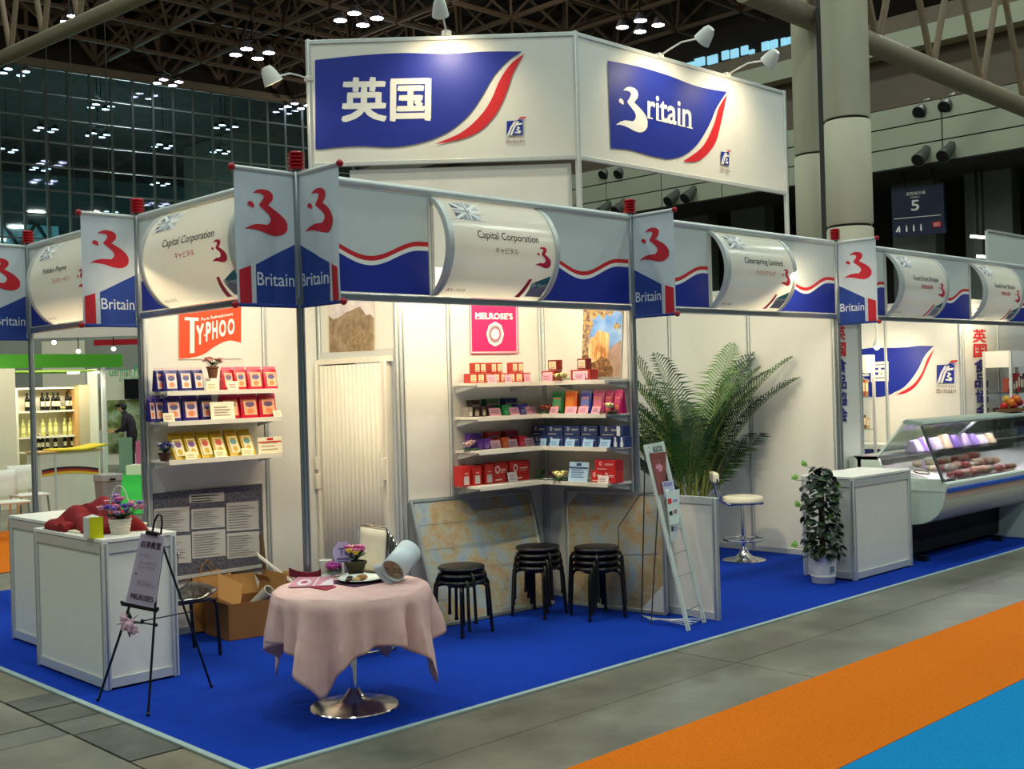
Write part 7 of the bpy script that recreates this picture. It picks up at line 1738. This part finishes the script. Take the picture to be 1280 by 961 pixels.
t, a, b = fboard('counter', 'thin wooden ledge in front of the plant photo, far behind', 'counter', 124, 156, zat(536, 27.5), zat(539, 27.5), 27.5, WOODP, .3)
for q in (a, b): MB().bar(q+V((0, 0, 0)), q+V((0, 0, zat(538, 27.5))), .05).build('leg', M_aluw, t)
fboard('plinth', 'flat white plinth at the feet of the person on the green carpet', 'plinth', 155, 178, zat(582, 25), .0, 25, WBW, .5)
fboard('box', 'pink edged box beside the person at the left wall post', 'box', 168, 178, zat(552, 25.6), zat(582, 25.6)-.0, 25.6, mat('box_pink', (190, 90, 130), .5), .3)
# boards and lamps above the green header
fboard('header_board', 'white lit header board of a stand far behind the green one', 'header board', 44, 180, zat(408, 16), zat(420, 16), 16, M_white)
fboard('header_board', 'dark red header board of a distant stand above the green one', 'header board', 119, 182, zat(424, 32), zat(431, 32), 32, M_darkred)
fboard('display_wall', 'tall grey wall of distant stands behind the red header', 'display wall', -40, 230, zat(412, 36), 0, 36, mat('distant_grey', (150, 152, 142), .7, scale=.5, var=.15))
fboard('display_wall', 'cream distant stand wall with small lamps above the green header', 'display wall', 54, 107, zat(424, 34), 0, 34, WBW)
for px, py, lb in ((67.5, 428, 'left small lamp above the green header'), (98, 439, 'right small lamp above the green header'), (142, 436, 'small lamp right under the distant red header')):
    p = atD(px, py, 31); t = thing('small_lamp', lb, 'lamp', p); MB().ell(p, .06, 10, 6).build('bulb', mat('far_lamp_glow', (255, 245, 220), emit=8), t); MB().bar(p, V((p.x, p.y, RZ+.2)), .02).build('rod', M_black, t)

# person in dark clothes, seen from the side and behind
pp = atD(164, 560, 26.8); PX, PY = pp.x, pp.y
t = thing('person', 'person in a dark coat and cap standing bent forward at the far stand', 'person', (PX, PY, 0))
fw = -EX; sdv = lf                                # looks to the left of the frame
me = bpy.data.meshes.new('body'); J = {}
vs, es, rs = [], [], []
def jv(k, f_, s_, z_, r, par=None):
    J[k] = len(vs); vs.append(V((0, 0, z_))+fw*f_+sdv*s_); rs.append(r)
    if par: es.append((J[par], J[k]))
jv('pelvis', -.04, 0, .84, .14); jv('waist', -.02, 0, 1.0, .13, 'pelvis'); jv('chest', .06, 0, 1.17, .16, 'waist'); jv('neck', .12, 0, 1.31, .06, 'chest'); jv('head', .16, 0, 1.38, .055, 'neck')
for s_, n in ((.09, 'l'), (-.09, 'r')):
    jv('hip'+n, -.03, s_, .78, .10, 'pelvis'); jv('knee'+n, .02, s_, .44, .07, 'hip'+n); jv('ankle'+n, -.02, s_, .09, .05, 'knee'+n); jv('toe'+n, .14, s_*1.2, .045, .04, 'ankle'+n)
    jv('sh'+n, .07, s_*2.0, 1.23, .075, 'chest'); jv('el'+n, .10, s_*2.5, .98, .055, 'sh'+n); jv('wr'+n, .30, s_*2.2, .90, .04, 'el'+n)
me.from_pydata([tuple(v) for v in vs], es, []); me.materials.append(mat('coat_dark', (34, 26, 34), .8))
bo_ = bpy.data.objects.new('body', me); COL.objects.link(bo_); bo_.parent = t
sk = bo_.modifiers.new('skin', 'SKIN'); sk.use_smooth_shade = True
for i, r in enumerate(rs): me.skin_vertices[0].data[i].radius = (r, r)
me.skin_vertices[0].data[0].use_root = True
bo_.modifiers.new('soft', 'SUBSURF').levels = 1; bo_.modifiers['soft'].render_levels = 1
hc = V((PX, PY, 0))+fw*.19+V((0, 0, 1.45)); SKIN = mat('skin', (206, 160, 134), .6)
hd_ = MB().ell(hc, (.078, .078, .105), 16, 10); hd_.ell(hc+fw*.076+V((0, 0, -.005)), (.018, .014, .022), 8, 6)
for s_ in (-1, 1): hd_.ell(hc+sdv*s_*.078, (.018, .012, .028), 8, 6)
hd_.build('head', SKIN, t)
MB().ell(hc+fw*.068+sdv*.03+V((0, 0, .015)), .010, 6, 4).ell(hc+fw*.068-sdv*.03+V((0, 0, .015)), .010, 6, 4).build('eyes', M_black, t); MB().ell(hc+fw*.070+V((0, 0, -.05)), (.012, .022, .006), 8, 4).build('mouth', mat('lip', (160, 80, 76), .5), t)
MB().ell(hc-fw*.022+V((0, 0, .025)), (.092, .092, .098), 14, 8).build('hair', mat('hair_dark', (22, 18, 20), .6), t); MB().lathe([(0, .06), (.06, .05), (.09, .01), (.092, 0)], hc+V((0, 0, .055)), 16).tube([hc+fw*.08+V((0, 0, .06)), hc+fw*.15+V((0, 0, .05))], [.05, .02], 8).build('cap', mat('cap_dark', (26, 22, 26), .8), t)
for n in 'lr':
    w0 = V((PX, PY, 0))+vs[J['wr'+n]]
    hb_ = MB().ell(w0+fw*.05, (.05, .045, .022), 10, 6)
    for k in range(4):
        o_ = sdv*(-.03+.02*k); hb_.tube([w0+fw*.08+o_, w0+fw*(.115+.008*(k in (1, 2)))+o_-V((0, 0, .006)), w0+fw*(.135+.012*(k in (1, 2)))+o_-V((0, 0, .022))], [.010, .009, .007], 6)
    hb_.tube([w0+fw*.03+sdv*.035, w0+fw*.06+sdv*.06, w0+fw*.09+sdv*.06-V((0, 0, .01))], [.012, .010, .008], 6).build('hand', SKIN, t)
    an = V((PX, PY, 0))+vs[J['toe'+n]]; MB().ell(an-fw*.05+V((0, 0, .0)), (.14, .055, .045), 12, 6, Matrix.Rotation(math.atan2(fw.y, fw.x), 3, 'Z')).build('shoe', M_black, t)
